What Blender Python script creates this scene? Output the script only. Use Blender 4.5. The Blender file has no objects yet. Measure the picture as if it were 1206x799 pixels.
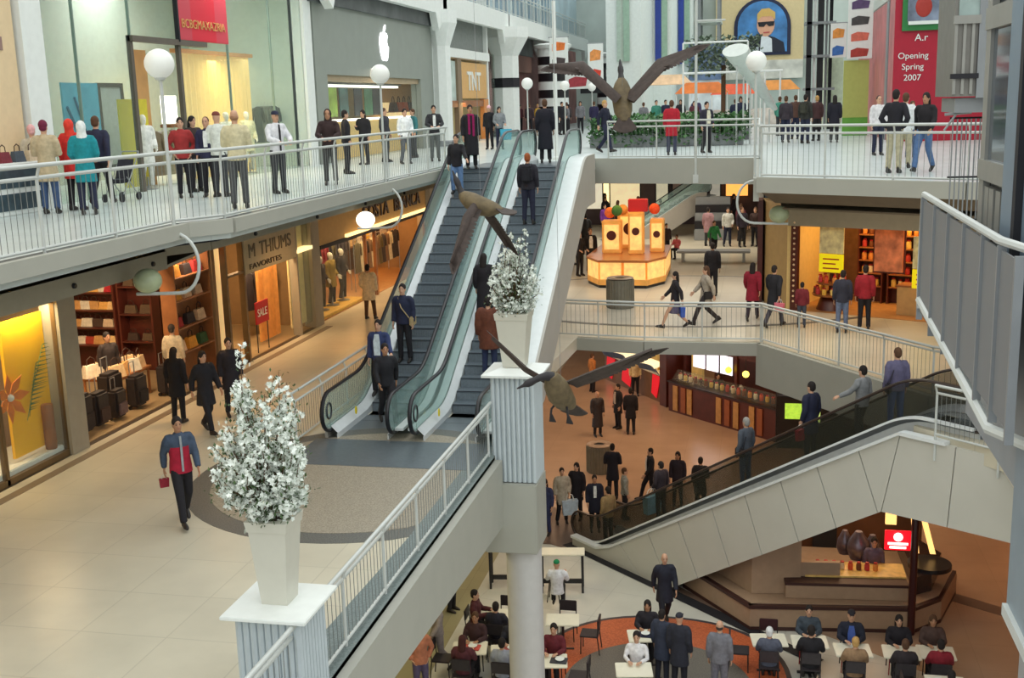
import bpy, bmesh, math, random
from mathutils import Vector, Matrix, noise
random.seed(7)
R = math.radians
scene = bpy.context.scene
COL = scene.collection
ZA, ZB, ZC, ZCAM = 0.0, 5.75, 10.45, 12.2     # food court, main floor, upper floor, eye
YAW, PITCH, ROLL = 12.4, 11.7, 1.7

# ------------------------------------------------------------ materials
MATS = {}
def s2l(c):
    return tuple((v / 255 / 12.92 if v / 255 <= .04045 else ((v / 255 + .055) / 1.055) ** 2.4) for v in c)
def mat(name, rgb, rough=.6, metal=0, var=.06, scale=6, bump=0, emis=0, alpha=1, trans=0, coat=0):
    if name in MATS: return MATS[name]
    m = bpy.data.materials.new(name); m.use_nodes = True
    nt = m.node_tree; b = nt.nodes['Principled BSDF']
    c = s2l(rgb)
    b.inputs['Roughness'].default_value = rough
    b.inputs['Metallic'].default_value = metal
    b.inputs['Coat Weight'].default_value = coat
    if var > 0:
        tc = nt.nodes.new('ShaderNodeTexCoord'); nz = nt.nodes.new('ShaderNodeTexNoise')
        nz.inputs['Scale'].default_value = scale; nz.inputs['Detail'].default_value = 3
        nt.links.new(tc.outputs['Object'], nz.inputs['Vector'])
        rp = nt.nodes.new('ShaderNodeValToRGB')
        rp.color_ramp.elements[0].position = .3; rp.color_ramp.elements[1].position = .7
        rp.color_ramp.elements[0].color = tuple(max(0, v * (1 - var)) for v in c) + (1,)
        rp.color_ramp.elements[1].color = tuple(min(1, v * (1 + var)) for v in c) + (1,)
        nt.links.new(nz.outputs['Fac'], rp.inputs['Fac']); nt.links.new(rp.outputs['Color'], b.inputs['Base Color'])
        if bump:
            bp = nt.nodes.new('ShaderNodeBump'); bp.inputs['Strength'].default_value = bump
            bp.inputs['Distance'].default_value = .02
            nt.links.new(nz.outputs['Fac'], bp.inputs['Height']); nt.links.new(bp.outputs['Normal'], b.inputs['Normal'])
    else:
        b.inputs['Base Color'].default_value = c + (1,)
    if emis:
        b.inputs['Emission Color'].default_value = c + (1,); b.inputs['Emission Strength'].default_value = emis
    if alpha < 1: b.inputs['Alpha'].default_value = alpha
    if trans: b.inputs['Transmission Weight'].default_value = trans
    MATS[name] = m
    return m
def tiles(name, rgb, w, h, grout=.8, var=.05, rough=.35, gw=.012, rot=0, offset=0):
    if name in MATS: return MATS[name]
    m = mat(name, rgb, rough, var=0)
    nt = m.node_tree; b = nt.nodes['Principled BSDF']; c = s2l(rgb)
    tc = nt.nodes.new('ShaderNodeTexCoord'); mp = nt.nodes.new('ShaderNodeMapping')
    mp.inputs['Rotation'].default_value = (0, 0, rot)
    br = nt.nodes.new('ShaderNodeTexBrick'); br.offset = offset
    br.inputs['Scale'].default_value = 1; br.inputs['Brick Width'].default_value = w; br.inputs['Row Height'].default_value = h
    br.inputs['Mortar Size'].default_value = gw; br.inputs['Mortar Smooth'].default_value = .3
    br.inputs['Color1'].default_value = tuple(v * (1 - var) for v in c) + (1,)
    br.inputs['Color2'].default_value = tuple(min(1, v * (1 + var)) for v in c) + (1,)
    br.inputs['Mortar'].default_value = tuple(v * grout for v in c) + (1,)
    nt.links.new(tc.outputs['Object'], mp.inputs['Vector']); nt.links.new(mp.outputs['Vector'], br.inputs['Vector'])
    nz = nt.nodes.new('ShaderNodeTexNoise'); nz.inputs['Scale'].default_value = 1.3; nz.inputs['Detail'].default_value = 5
    nt.links.new(tc.outputs['Object'], nz.inputs['Vector'])
    mx = nt.nodes.new('ShaderNodeMix'); mx.data_type = 'RGBA'; mx.blend_type = 'MULTIPLY'
    mx.inputs['Factor'].default_value = .25
    nt.links.new(br.outputs['Color'], mx.inputs['A']); nt.links.new(nz.outputs['Fac'], mx.inputs['B'])
    nt.links.new(mx.outputs['Result'], b.inputs['Base Color'])
    return m
def speckle(name, rgb, rgb2, scale=60, rough=.4):
    if name in MATS: return MATS[name]
    m = mat(name, rgb, rough, var=.01, scale=scale)
    rp = [n for n in m.node_tree.nodes if n.type == 'VALTORGB'][0]
    rp.color_ramp.elements[0].color = s2l(rgb) + (1,); rp.color_ramp.elements[1].color = s2l(rgb2) + (1,)
    rp.color_ramp.elements[0].position = .4; rp.color_ramp.elements[1].position = .6
    return m
def stripes(name, rgb, rgb2, scale, axis='Z', rough=.5, sharp=True):
    """bands of two colours along an axis, a pattern of the thing itself"""
    if name in MATS: return MATS[name]
    m = mat(name, rgb, rough, var=0); nt = m.node_tree; b = nt.nodes['Principled BSDF']
    tc = nt.nodes.new('ShaderNodeTexCoord'); wv = nt.nodes.new('ShaderNodeTexWave')
    wv.bands_direction = axis; wv.inputs['Scale'].default_value = scale
    rp = nt.nodes.new('ShaderNodeValToRGB')
    rp.color_ramp.elements[0].position = .48 if sharp else .2; rp.color_ramp.elements[1].position = .52 if sharp else .8
    rp.color_ramp.elements[0].color = s2l(rgb) + (1,); rp.color_ramp.elements[1].color = s2l(rgb2) + (1,)
    nt.links.new(tc.outputs['Object'], wv.inputs['Vector']); nt.links.new(wv.outputs['Fac'], rp.inputs['Fac'])
    nt.links.new(rp.outputs['Color'], b.inputs['Base Color'])
    return m
def glass(name, rgb, alpha=.25, rough=.05):
    if name in MATS: return MATS[name]
    m = bpy.data.materials.new(name); m.use_nodes = True; nt = m.node_tree
    for n in list(nt.nodes):
        if n.type != 'OUTPUT_MATERIAL': nt.nodes.remove(n)
    out = [n for n in nt.nodes if n.type == 'OUTPUT_MATERIAL'][0]
    tr = nt.nodes.new('ShaderNodeBsdfTransparent'); tr.inputs['Color'].default_value = tuple(.6 + .4 * v for v in s2l(rgb)) + (1,)
    pb = nt.nodes.new('ShaderNodeBsdfPrincipled'); pb.inputs['Base Color'].default_value = s2l(rgb) + (1,)
    pb.inputs['Roughness'].default_value = rough
    mx = nt.nodes.new('ShaderNodeMixShader'); mx.inputs['Fac'].default_value = alpha
    nt.links.new(tr.outputs[0], mx.inputs[1]); nt.links.new(pb.outputs[0], mx.inputs[2]); nt.links.new(mx.outputs[0], out.inputs['Surface'])
    MATS[name] = m
    return m
def col(rgb, rough=.85):
    n = 'cloth_%d_%d_%d' % rgb
    return mat(n, rgb, rough, var=.15, scale=14, bump=.15)

# ------------------------------------------------------------ mesh builder
class MB:
    def __init__(s): s.v = []; s.f = []; s.m = []; s.cur = 0
    def add(s, vs, fs):
        n = len(s.v); s.v += [tuple(v) for v in vs]
        s.f += [tuple(i + n for i in f) for f in fs]; s.m += [s.cur] * len(fs)
        return s
    def box(s, x0, x1, y0, y1, z0, z1):
        return s.add([(x0,y0,z0),(x1,y0,z0),(x1,y1,z0),(x0,y1,z0),(x0,y0,z1),(x1,y0,z1),(x1,y1,z1),(x0,y1,z1)],
                     [(3,2,1,0),(4,5,6,7),(0,1,5,4),(1,2,6,5),(2,3,7,6),(3,0,4,7)])
    def bev(s, x0, x1, y0, y1, z0, z1, b=.02):
        """box with chamfered edges"""
        bm = bmesh.new(); bmesh.ops.create_cube(bm, size=1)
        for v in bm.verts:
            v.co = Vector(((x0 + x1) / 2 + v.co.x * (x1 - x0), (y0 + y1) / 2 + v.co.y * (y1 - y0), (z0 + z1) / 2 + v.co.z * (z1 - z0)))
        b = min(b, (x1 - x0) * .45, (y1 - y0) * .45, (z1 - z0) * .45)
        bmesh.ops.bevel(bm, geom=list(bm.edges), offset=b, segments=2, affect='EDGES')
        return s.addbm(bm)
    def addbm(s, bm):
        bm.verts.index_update()
        s.add([v.co[:] for v in bm.verts], [tuple(v.index for v in f.verts) for f in bm.faces]); bm.free()
        return s
    def frame(s, d):
        d = Vector(d).normalized(); a = Vector((0, 0, 1)) if abs(d.z) < .9 else Vector((1, 0, 0))
        u = d.cross(a).normalized(); return u, d.cross(u).normalized()
    def tube(s, pts, r, n=8, closed=False, cap=True):
        pts = [Vector(p) for p in pts]; N = len(pts)
        rs = r if isinstance(r, (list, tuple)) else [r] * N
        u = None; vs = []
        for i, p in enumerate(pts):
            a = pts[(i - 1) % N] if (i or closed) else p; b = pts[(i + 1) % N] if (i < N - 1 or closed) else p
            d = (b - a).normalized()
            if u is None: u, w = s.frame(d)
            else:
                u = (u - d * u.dot(d))
                u = u.normalized() if u.length > 1e-6 else s.frame(d)[0]
                w = d.cross(u).normalized()
            rr = rs[i] if isinstance(rs[i], tuple) else (rs[i], rs[i])
            for k in range(n):
                t = 2 * math.pi * k / n
                vs.append(p + u * math.cos(t) * rr[0] + w * math.sin(t) * rr[1])
        fs = []
        for i in range(N if closed else N - 1):
            j = (i + 1) % N
            for k in range(n): l = (k + 1) % n; fs.append((i*n+k, i*n+l, j*n+l, j*n+k))
        if cap and not closed: fs += [tuple(range(n))[::-1], tuple((N-1)*n + k for k in range(n))]
        return s.add(vs, fs)
    def rings(s, rs, n=16):
        """horizontal ellipses (z, cx, cy, rx, ry) lofted"""
        vs = []; N = len(rs)
        for z, cx, cy, rx, ry in rs:
            for k in range(n):
                t = 2 * math.pi * k / n; vs.append((cx + rx * math.cos(t), cy + ry * math.sin(t), z))
        fs = [(i*n+k, i*n+(k+1)%n, (i+1)*n+(k+1)%n, (i+1)*n+k) for i in range(N-1) for k in range(n)]
        fs += [tuple(range(n))[::-1], tuple((N-1)*n + k for k in range(n))]
        return s.add(vs, fs)
    def lathe(s, cx, cy, prof, n=20):
        return s.rings([(z, cx, cy, max(r, .001), max(r, .001)) for r, z in prof], n)
    def sph(s, c, r, n=12, m=8):
        r = r if isinstance(r, tuple) else (r, r, r)
        return s.rings([(c[2] - r[2] * math.cos(math.pi * i / m), c[0], c[1], max(.001, r[0] * math.sin(math.pi * i / m)), max(.001, r[1] * math.sin(math.pi * i / m))) for i in range(m + 1)], n)
    def prism(s, pts, z0, z1):
        n = len(pts)
        a = sum(pts[i][0] * pts[(i+1) % n][1] - pts[(i+1) % n][0] * pts[i][1] for i in range(n))
        if a < 0: pts = pts[::-1]
        vs = [(x, y, z0) for x, y in pts] + [(x, y, z1) for x, y in pts]
        fs = [tuple(range(n))[::-1], tuple(range(n, 2*n))] + [(i, (i+1) % n, n+(i+1) % n, n+i) for i in range(n)]
        return s.add(vs, fs)
    def slab(s, pts, nrm, t):
        """polygon of 3D points thickened along nrm by t"""
        nrm = Vector(nrm).normalized() * t; n = len(pts)
        vs = [Vector(p) for p in pts] + [Vector(p) + nrm for p in pts]
        fs = [tuple(range(n))[::-1], tuple(range(n, 2*n))] + [(i, (i+1) % n, n+(i+1) % n, n+i) for i in range(n)]
        return s.add(vs, fs)
    def strip(s, lo, hi, nrm, t):
        """quads between two 3D polylines thickened along nrm"""
        nrm = Vector(nrm).normalized() * t; n = len(lo)
        vs = [Vector(p) for p in lo] + [Vector(p) for p in hi]; vs += [v + nrm for v in vs]
        fs = []
        for i in range(n - 1):
            fs += [(i, i+1, n+i+1, n+i), (2*n+i, 3*n+i, 3*n+i+1, 2*n+i+1), (i, 2*n+i, 2*n+i+1, i+1), (n+i, n+i+1, 3*n+i+1, 3*n+i)]
        fs += [(0, n, 3*n, 2*n), (n-1, 3*n-1, 4*n-1, 2*n-1)]
        return s.add(vs, fs)
    def xf(s, M):
        s.v = [tuple(M @ Vector(v)) for v in s.v]; return s
    def join(s, o, M=None):
        n = len(s.v); s.v += [tuple(M @ Vector(v)) if M else v for v in o.v]
        s.f += [tuple(i + n for i in f) for f in o.f]; s.m += [k + s.cur for k in o.m]
        return s
    def mesh(s, name, mats, smooth=False):
        me = bpy.data.meshes.new(name); me.from_pydata(s.v, [], s.f)
        for m in (mats if isinstance(mats, (list, tuple)) else [mats]): me.materials.append(m)
        me.polygons.foreach_set('material_index', s.m)
        bm = bmesh.new(); bm.from_mesh(me); bmesh.ops.recalc_face_normals(bm, faces=bm.faces); bm.to_mesh(me); bm.free()
        if smooth:
            me.polygons.foreach_set('use_smooth', [True] * len(me.polygons))
            try: me.set_sharp_from_angle(angle=R(40))
            except Exception: pass
        me.update(); return me
    def build(s, name, mats, parent=None, smooth=False, local=False):
        if parent is not None and not local:
            M = root_matrix(parent).inverted(); s.v = [tuple(M @ Vector(v)) for v in s.v]
        o = bpy.data.objects.new(name, s.mesh(name, mats, smooth)); COL.objects.link(o)
        if parent is not None: o.parent = parent
        return o
def root_matrix(o):
    M = Matrix.Identity(4)
    while o is not None:
        M = Matrix.LocRotScale(o.location, o.rotation_euler, o.scale) @ M; o = o.parent
    return M
def thing(name, label, cat, loc=(0, 0, 0), rz=0, group=None):
    o = bpy.data.objects.new(name, None); COL.objects.link(o); o.empty_display_size = .1
    o.location = loc; o.rotation_euler = (0, 0, rz); o['label'] = label; o['category'] = cat
    if group: o['group'] = group
    return o
def tag(o, label, cat, group=None, kind=None):
    o['label'] = label; o['category'] = cat
    if group: o['group'] = group
    if kind: o['kind'] = kind
    return o
def struct(name, mb, m, smooth=False):
    o = mb.build(name, m, smooth=smooth); o['kind'] = 'structure'; return o
KIDS = {}
def kids(o):
    return list(o.children)
def dup(o, loc=None, rz=None, label=None, scale=None, parent=None, group=None):
    c = o.copy(); COL.objects.link(c)
    if parent is not None: c.parent = parent
    if loc is not None: c.location = loc
    if rz is not None: c.rotation_euler = (0, 0, rz)
    if scale is not None: c.scale = (scale,) * 3 if not isinstance(scale, tuple) else scale
    if label: c['label'] = label
    if group: c['group'] = group
    for ch in kids(o): dup(ch, parent=c)
    return c
def setmat(o, m):
    for s in o.material_slots: s.link = 'OBJECT'; s.material = m
def text(body, size, m, parent=None, loc=(0, 0, 0), rot=(0, 0, 0), ext=.01, name='lettering', align='LEFT', sx=1, bold=0, world=True):
    cu = bpy.data.curves.new(name, 'FONT'); cu.body = body; cu.size = size; cu.extrude = ext; cu.align_x = align; cu.offset = bold
    t = bpy.data.objects.new(name, cu); COL.objects.link(t)
    dg = bpy.context.evaluated_depsgraph_get(); me = bpy.data.meshes.new_from_object(t.evaluated_get(dg))
    bpy.data.objects.remove(t); bpy.data.curves.remove(cu)
    me.materials.clear(); me.materials.append(m)
    M = Matrix.LocRotScale(Vector(loc), __import__('mathutils').Euler(rot), Vector((sx, 1, 1)))
    if parent is not None and world: M = root_matrix(parent).inverted() @ M
    me.transform(M)
    o = bpy.data.objects.new(name, me); COL.objects.link(o)
    if parent is not None: o.parent = parent
    return o
def area(loc, size, power, rgb=(255, 220, 170), rot=(0, 0, 0), sy=None, name='unseen_light_source', spread=None):
    l = bpy.data.lights.new(name, 'AREA'); l.energy = power; l.color = s2l(rgb); l.size = size
    if sy: l.shape = 'RECTANGLE'; l.size_y = sy
    if spread: l.spread = R(spread)
    o = bpy.data.objects.new(name, l); COL.objects.link(o); o.location = loc; o.rotation_euler = rot
    return o
FX = (R(90), 0, R(90))     # lettering that faces +x (left shops), reading along +y
# ------------------------------------------------------------ people
def remeshed(mb, name, mats, voxel, smooth_it=4):
    o = mb.build(name, mats)
    md = o.modifiers.new('r', 'REMESH'); md.mode = 'VOXEL'; md.voxel_size = voxel; md.use_smooth_shade = True
    sm = o.modifiers.new('s', 'SMOOTH'); sm.factor = .5; sm.iterations = smooth_it
    dg = bpy.context.evaluated_depsgraph_get(); dg.update()
    me = bpy.data.meshes.new_from_object(o.evaluated_get(dg)); old = o.data
    bpy.data.objects.remove(o); bpy.data.meshes.remove(old)
    me.name = name
    me.materials.clear()
    for m in (mats if isinstance(mats, (list, tuple)) else [mats]): me.materials.append(m)
    me.polygons.foreach_set('use_smooth', [True] * len(me.polygons))
    return me
def mirror(p): return (-p[0], p[1], p[2])
# per pose: (left elbow, left wrist, right elbow, right wrist, left knee, left ankle, right knee, right ankle), drop, lean
ST = dict(le=(.235,.03,1.15), lw=(.245,-.05,.91), re=(-.235,.03,1.15), rw=(-.245,-.05,.91),
          lk=(.105,-.01,.5), la=(.12,.02,.08), rk=(-.105,-.01,.5), ra=(-.12,.02,.08), drop=0)
def P_(**k): d = dict(ST); d.update(k); return d
POSES = {
 'stand': ST,
 'easy': P_(le=(.26,.04,1.15), lw=(.2,-.14,.98), rk=(-.13,-.06,.5), ra=(-.19,0,.08)),
 'walk': P_(le=(.245,-.07,1.15), lw=(.235,-.24,.95), re=(-.245,.12,1.16), rw=(-.25,.13,.92),
            rk=(-.10,-.2,.53), ra=(-.10,-.31,.1), lk=(.10,.03,.5), la=(.1,.33,.14)),
 'stride': P_(le=(.25,.14,1.16), lw=(.25,.17,.92), re=(-.245,-.1,1.16), rw=(-.22,-.3,.98),
            lk=(.10,-.26,.55), la=(.10,-.42,.14), rk=(-.10,.08,.5), ra=(-.1,.42,.18)),
 'lean': P_(le=(.27,-.13,1.17), lw=(.13,-.36,1.1), re=(-.27,-.13,1.17), rw=(-.13,-.36,1.1)),
 'fold': P_(le=(.25,-.04,1.15), lw=(-.03,-.22,1.16), re=(-.25,-.04,1.15), rw=(.03,-.25,1.12)),
 'phone': P_(re=(-.24,0,1.15), rw=(-.13,-.27,1.24)),
 'carry': P_(le=(.25,.02,1.15), lw=(.2,-.24,1.05), re=(-.25,.02,1.15), rw=(-.2,-.24,1.05)),
 'pocket': P_(le=(.3,.08,1.16), lw=(.19,-.02,.96), re=(-.3,.08,1.16), rw=(-.19,-.02,.96)),
 'rail': P_(le=(.28,-.12,1.2), lw=(.4,-.32,1.08), rk=(-.11,-.12,.55), ra=(-.12,-.06,.2)),
 'sit': P_(le=(.25,-.1,1.2), lw=(.13,-.36,1.24), re=(-.25,-.1,1.2), rw=(-.13,-.36,1.24),
           lk=(.12,-.44,.52), la=(.13,-.4,.08), rk=(-.12,-.44,.52), ra=(-.13,-.4,.08), drop=.45),
 'perch': P_(le=(.27,-.12,1.2), lw=(.2,-.4,1.26), re=(-.27,-.12,1.2), rw=(-.2,-.4,1.26),
           lk=(.13,-.38,.7), la=(.13,-.3,.3), rk=(-.13,-.38,.7), ra=(-.13,-.3,.3), drop=.22),
}
def shift(p, d): return (p[0], p[1], p[2] - d)
def arm_pts(ps, s, k=0):
    d = ps['drop']; e = ps['le' if s > 0 else 're']; w = ps['lw' if s > 0 else 'rw']
    return [(s * .10, 0, 1.425 - d), (s * .175, 0, 1.415 - d), (s*.205, .01, 1.36 - d)], shift(e, d), shift(w, d)
def leg_pts(ps, s):
    d = ps['drop']; kn = ps['lk' if s > 0 else 'rk']; an = ps['la' if s > 0 else 'ra']
    return (s * .09, 0, .93 - d), kn, an
def mid(a, b, t): return tuple(a[i] + (b[i] - a[i]) * t for i in range(3))
def head_parts(mb, d):
    z = 1.635 - d
    prof = [(-.125,.02,.03,-.012),(-.115,.042,.052,-.02),(-.09,.056,.068,-.018),(-.05,.066,.082,-.008),(0,.073,.092,0),(.04,.075,.096,.006),(.075,.066,.086,.01),(.1,.048,.062,.012),(.115,.022,.03,.012)]
    mb.rings([(z + a, 0, cy, rx, ry) for a, rx, ry, cy in prof], 20)
    mb.sph((0, -.098, z - .022), (.013, .02, .022), 8, 6)                  # nose
    for s in (-1, 1): mb.sph((s * .076, .004, z - .01), (.012, .022, .034), 8, 6)   # ears
    mb.tube([(0, .018, 1.44 - d), (0, .006, 1.50 - d), (0, -.002, 1.56 - d)], [.062, .054, .055], 14)
def hand(mb, e, w, s):
    d = (Vector(w) - Vector(e)).normalized(); w = Vector(w)
    side = Vector((0, -1, 0)) if abs(d.y) < .8 else Vector((-s, 0, 0))
    side = (side - d * side.dot(d)).normalized(); nrm = d.cross(side).normalized()
    inw = Vector((-s, 0, 0)) if abs(d.y) < .8 else Vector((0, 0, -1))
    if nrm.dot(inw) < 0: nrm = -nrm
    mb.tube([w - d * .02, w + d * .02, w + d * .06, w + d * .095], [(.026, .02), (.036, .018), (.041, .016), (.036, .013)], 10) if False else None
    pts = []; 
    palm = MB()
    for t, hw, ht in ((-.02, .026, .02), (.025, .034, .018), (.06, .041, .016), (.098, .038, .012)):
        c = w + d * t; pts.append([c + side * hw * math.cos(a) + nrm * ht * math.sin(a) for a in [i * math.pi / 5 for i in range(10)]])
    vs = [p for r in pts for p in r]; fs = [(i*10+k, i*10+(k+1)%10, (i+1)*10+(k+1)%10, (i+1)*10+k) for i in range(3) for k in range(10)]
    mb.add(vs, fs + [tuple(range(10)), tuple(30 + k for k in range(10))])
    for i, (o, L) in enumerate(((.03, .068), (.0105, .08), (-.0105, .076), (-.03, .06))):
        b = w + d * .085 + side * o
        mb.tube([b, b + d * L * .5 + side * o * .08 + nrm * .004, b + d * L * .82 + nrm * .018, b + d * L * .98 + nrm * .034], [.0098, .0092, .0085, .006], 7)
    b = w + d * .03 + side * .028
    mb.tube([b, b + side * .026 + d * .03 + nrm * .008, b + side * .03 + d * .062 + nrm * .02], [.013, .011, .008], 7)
SKIN = mat('skin', (205, 160, 132), .6, var=.05); EYE = mat('eye_dark', (40, 28, 24), .3, var=0); LIP = mat('lips', (160, 90, 82), .5, var=0)
def m_body(pose):
    ps = POSES[pose]; d = ps['drop']; mb = MB()
    mb.rings([(z - d, 0, cy, rx, ry) for z, cy, rx, ry in ((.86,.0,.12,.09),(.92,.0,.155,.11),(1.0,0,.15,.105),(1.1,0,.135,.095),(1.2,0,.15,.105),(1.3,0,.165,.11),(1.38,.005,.165,.1),(1.43,.01,.12,.075),(1.47,.012,.06,.055))], 20)
    head_parts(mb, d)
    for s in (-1, 1):
        a, e, w = arm_pts(ps, s)
        mb.tube(a + [mid(a[2], e, .5), e, mid(e, w, .35), w], [.05, .056, .054, .046, .038, .037, .025], 12)
        h, kn, an = leg_pts(ps, s)
        mb.tube([h, mid(h, kn, .4), kn, mid(kn, an, .35), an], [.088, .08, .056, .054, .036], 14)
    me = remeshed(mb, 'body', [SKIN, EYE, LIP], .016, 2)
    ex = MB()
    for s in (-1, 1):
        a, e, w = arm_pts(ps, s); hand(ex, e, w, s)
    z = 1.635 - d
    ex.cur = 1
    for s in (-1, 1):
        ex.sph((s * .03, -.083, z + .006), (.013, .008, .007), 8, 6)
        ex.tube([(s * .015, -.09, z + .028), (s * .045, -.083, z + .03)], .004, 5)
    ex.cur = 2; ex.sph((0, -.086, z - .058), (.024, .008, .007), 8, 6)
    m2 = ex.mesh('x', [SKIN, EYE, LIP], True)
    bm = bmesh.new(); bm.from_mesh(me); bm.from_mesh(m2); bm.to_mesh(me); bm.free(); bpy.data.meshes.remove(m2)
    me.polygons.foreach_set('use_smooth', [True] * len(me.polygons))
    return me
def m_top(pose, kind):
    ps = POSES[pose]; d = ps['drop']; mb = MB(); th = {'shirt': .008, 'jacket': .022, 'puffer': .045, 'coat': .028, 'longcoat': .03, 'hoodie': .026, 'wrap': .05}[kind]
    hem = {'shirt': .93, 'jacket': .86, 'puffer': .8, 'coat': .62, 'longcoat': .38, 'hoodie': .84, 'wrap': .62}[kind]
    if d: hem = max(hem, .86)
    spread = abs(ps['la'][1] - ps['ra'][1]) / 2 if hem < .8 else 0
    rg = []
    zz = hem
    while zz < .9:
        t = (.95 - zz); rg.append((zz - d, 0, 0, .165 + th + t * .08, .12 + th + t * (.06 + spread * .35))); zz += .07
    rg += [(z - d, 0, cy, rx + th, ry + th) for z, cy, rx, ry in ((.93,0,.16,.115),(1.02,0,.15,.108),(1.1,0,.142,.1),(1.2,0,.155,.11),(1.3,0,.17,.115),(1.38,.005,.168,.1),(1.43,.01,.12,.078),(1.475,.012,.068,.062))]
    mb.rings(rg, 20)
    for s in (-1, 1):
        a, e, w = arm_pts(ps, s)
        mb.tube(a + [mid(a[2], e, .5), e, mid(e, w, .4), mid(e, w, .96)], [.05 + th, .057 + th, .056 + th, .048 + th, .043 + th, .04 + th, .033 + th * .8], 12)
    if kind in ('hoodie', 'wrap'): mb.tube([(0, .03, 1.41 - d), (0, .07, 1.48 - d)], [.1, .09], 14)
    else: mb.tube([(0, .012, 1.43 - d), (0, .008, 1.51 - d)], [.078, .067], 14)
    me = remeshed(mb, kind, [col((40, 40, 48)), SKIN], .019, 3)
    return me
def m_trousers(pose, kind):
    ps = POSES[pose]; d = ps['drop']; mb = MB()
    mb.rings([(z - d, 0, 0, rx, ry) for z, rx, ry in ((.86,.14,.105),(.92,.17,.125),(1.0,.16,.117),(1.05,.15,.11))], 18)
    for s in (-1, 1):
        h, kn, an = leg_pts(ps, s)
        if kind == 'shorts': mb.tube([h, mid(h, kn, .4), mid(h, kn, 1.25)], [.1, .1, .095], 14)
        elif kind == 'skirt': pass
        else: mb.tube([h, mid(h, kn, .4), kn, mid(kn, an, .5), mid(kn, an, .97)], [.1, .094, .076, .066, .063], 14)
    if kind == 'skirt': mb.rings([(z - d, 0, 0, rx, ry) for z, rx, ry in ((.5,.23,.22),(.7,.2,.17),(.9,.17,.125))], 18)
    return remeshed(mb, 'trousers', [col((40, 44, 60))], .019, 3)
def m_shoe(pose, s):
    ps = POSES[pose]; an = ps['la' if s > 0 else 'ra']; kn = ps['lk' if s > 0 else 'rk']; mb = MB()
    up = (Vector(kn) - Vector(an)).normalized(); tilt = math.atan2(up.y, up.z) * -.55 if ps['drop'] == 0 else 0
    for k, (x0, x1, z0, z1, y0, y1) in enumerate(((-.04,.04,-.08,-.05,-.17,.09),)):
        pr = [(-.205,.02,.022),(-.17,.04,.035),(-.1,.046,.045),(-.03,.04,.06),(.03,.036,.075),(.07,.034,.07),(.085,.02,.05)]
        vs = []; n = 12
        for y, hw, hh in pr:
            for i in range(n):
                t = 2 * math.pi * i / n; zz = math.sin(t) * hh
                vs.append((math.cos(t) * hw * (1.08 if zz < 0 else .9), y, -.078 + hh + max(zz, -hh * .98)))
        N = len(pr)
        mb.add(vs, [(i*n+q, i*n+(q+1)%n, (i+1)*n+(q+1)%n, (i+1)*n+q) for i in range(N-1) for q in range(n)] + [tuple(range(n)), tuple((N-1)*n+q for q in range(n))])
    mb.xf(Matrix.Translation(Vector(an)) @ Matrix.Rotation(tilt, 4, 'X'))
    return mb.mesh('shoe', [mat('shoe_dark', (38, 32, 30), .45)], True)
def m_hair(kind, d):
    mb = MB(); z = 1.65 - d
    if kind == 'short': mb.sph((0, .012, z + .018), (.086, .097, .1), 16, 10); mb.sph((0, .035, z - .03), (.08, .072, .08), 14, 8)
    elif kind == 'long':
        mb.sph((0, .012, z + .014), (.09, .1, .104), 16, 10)
        mb.rings([(z - .25, 0, .085, .06, .03), (z - .2, 0, .082, .09, .045), (z - .1, 0, .06, .095, .06), (z, 0, .04, .09, .075)], 16)
    elif kind == 'bun':
        mb.sph((0, .02, z + .008), (.084, .095, .105), 16, 10); mb.sph((0, .11, z + .05), .04, 12, 8)
    elif kind == 'bald': mb.sph((0, .03, z - .035), (.08, .075, .055), 16, 10)
    elif kind == 'beanie':
        mb.rings([(z + a, 0, .012, r, r * 1.12) for a, r in ((.0,.082),(.02,.092),(.05,.09),(.09,.076),(.12,.045),(.135,.01))], 18)
        mb.sph((0, .035, z - .03), (.078, .07, .06), 16, 10)
    elif kind == 'cap':
        mb.rings([(z + a, 0, .008, r, r * 1.14) for a, r in ((.02,.086),(.06,.084),(.095,.062),(.11,.02))], 18)
        mb.slab([(-.06, -.08, z + .03), (.06, -.08, z + .03), (.045, -.155, z + .02), (-.045, -.155, z + .02)], (0, 0, 1), .01)
    elif kind == 'scarf':
        mb.sph((0, .035, z - .005), (.1, .105, .125), 16, 10)
        mb.rings([(z - .25, 0, .01, .15, .11), (z - .19, 0, .01, .12, .1), (z - .12, 0, .025, .09, .085), (z - .05, 0, .04, .09, .08)], 16)
    elif kind == 'hood':
        mb.sph((0, .03, z + .0), (.1, .108, .122), 16, 10)
        mb.rings([(z - .22, 0, .03, .13, .1), (z - .14, 0, .035, .1, .09), (z - .05, 0, .04, .09, .08)], 16)
    return remeshed(mb, 'hair', [col((30, 24, 22))], .014, 2)
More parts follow.
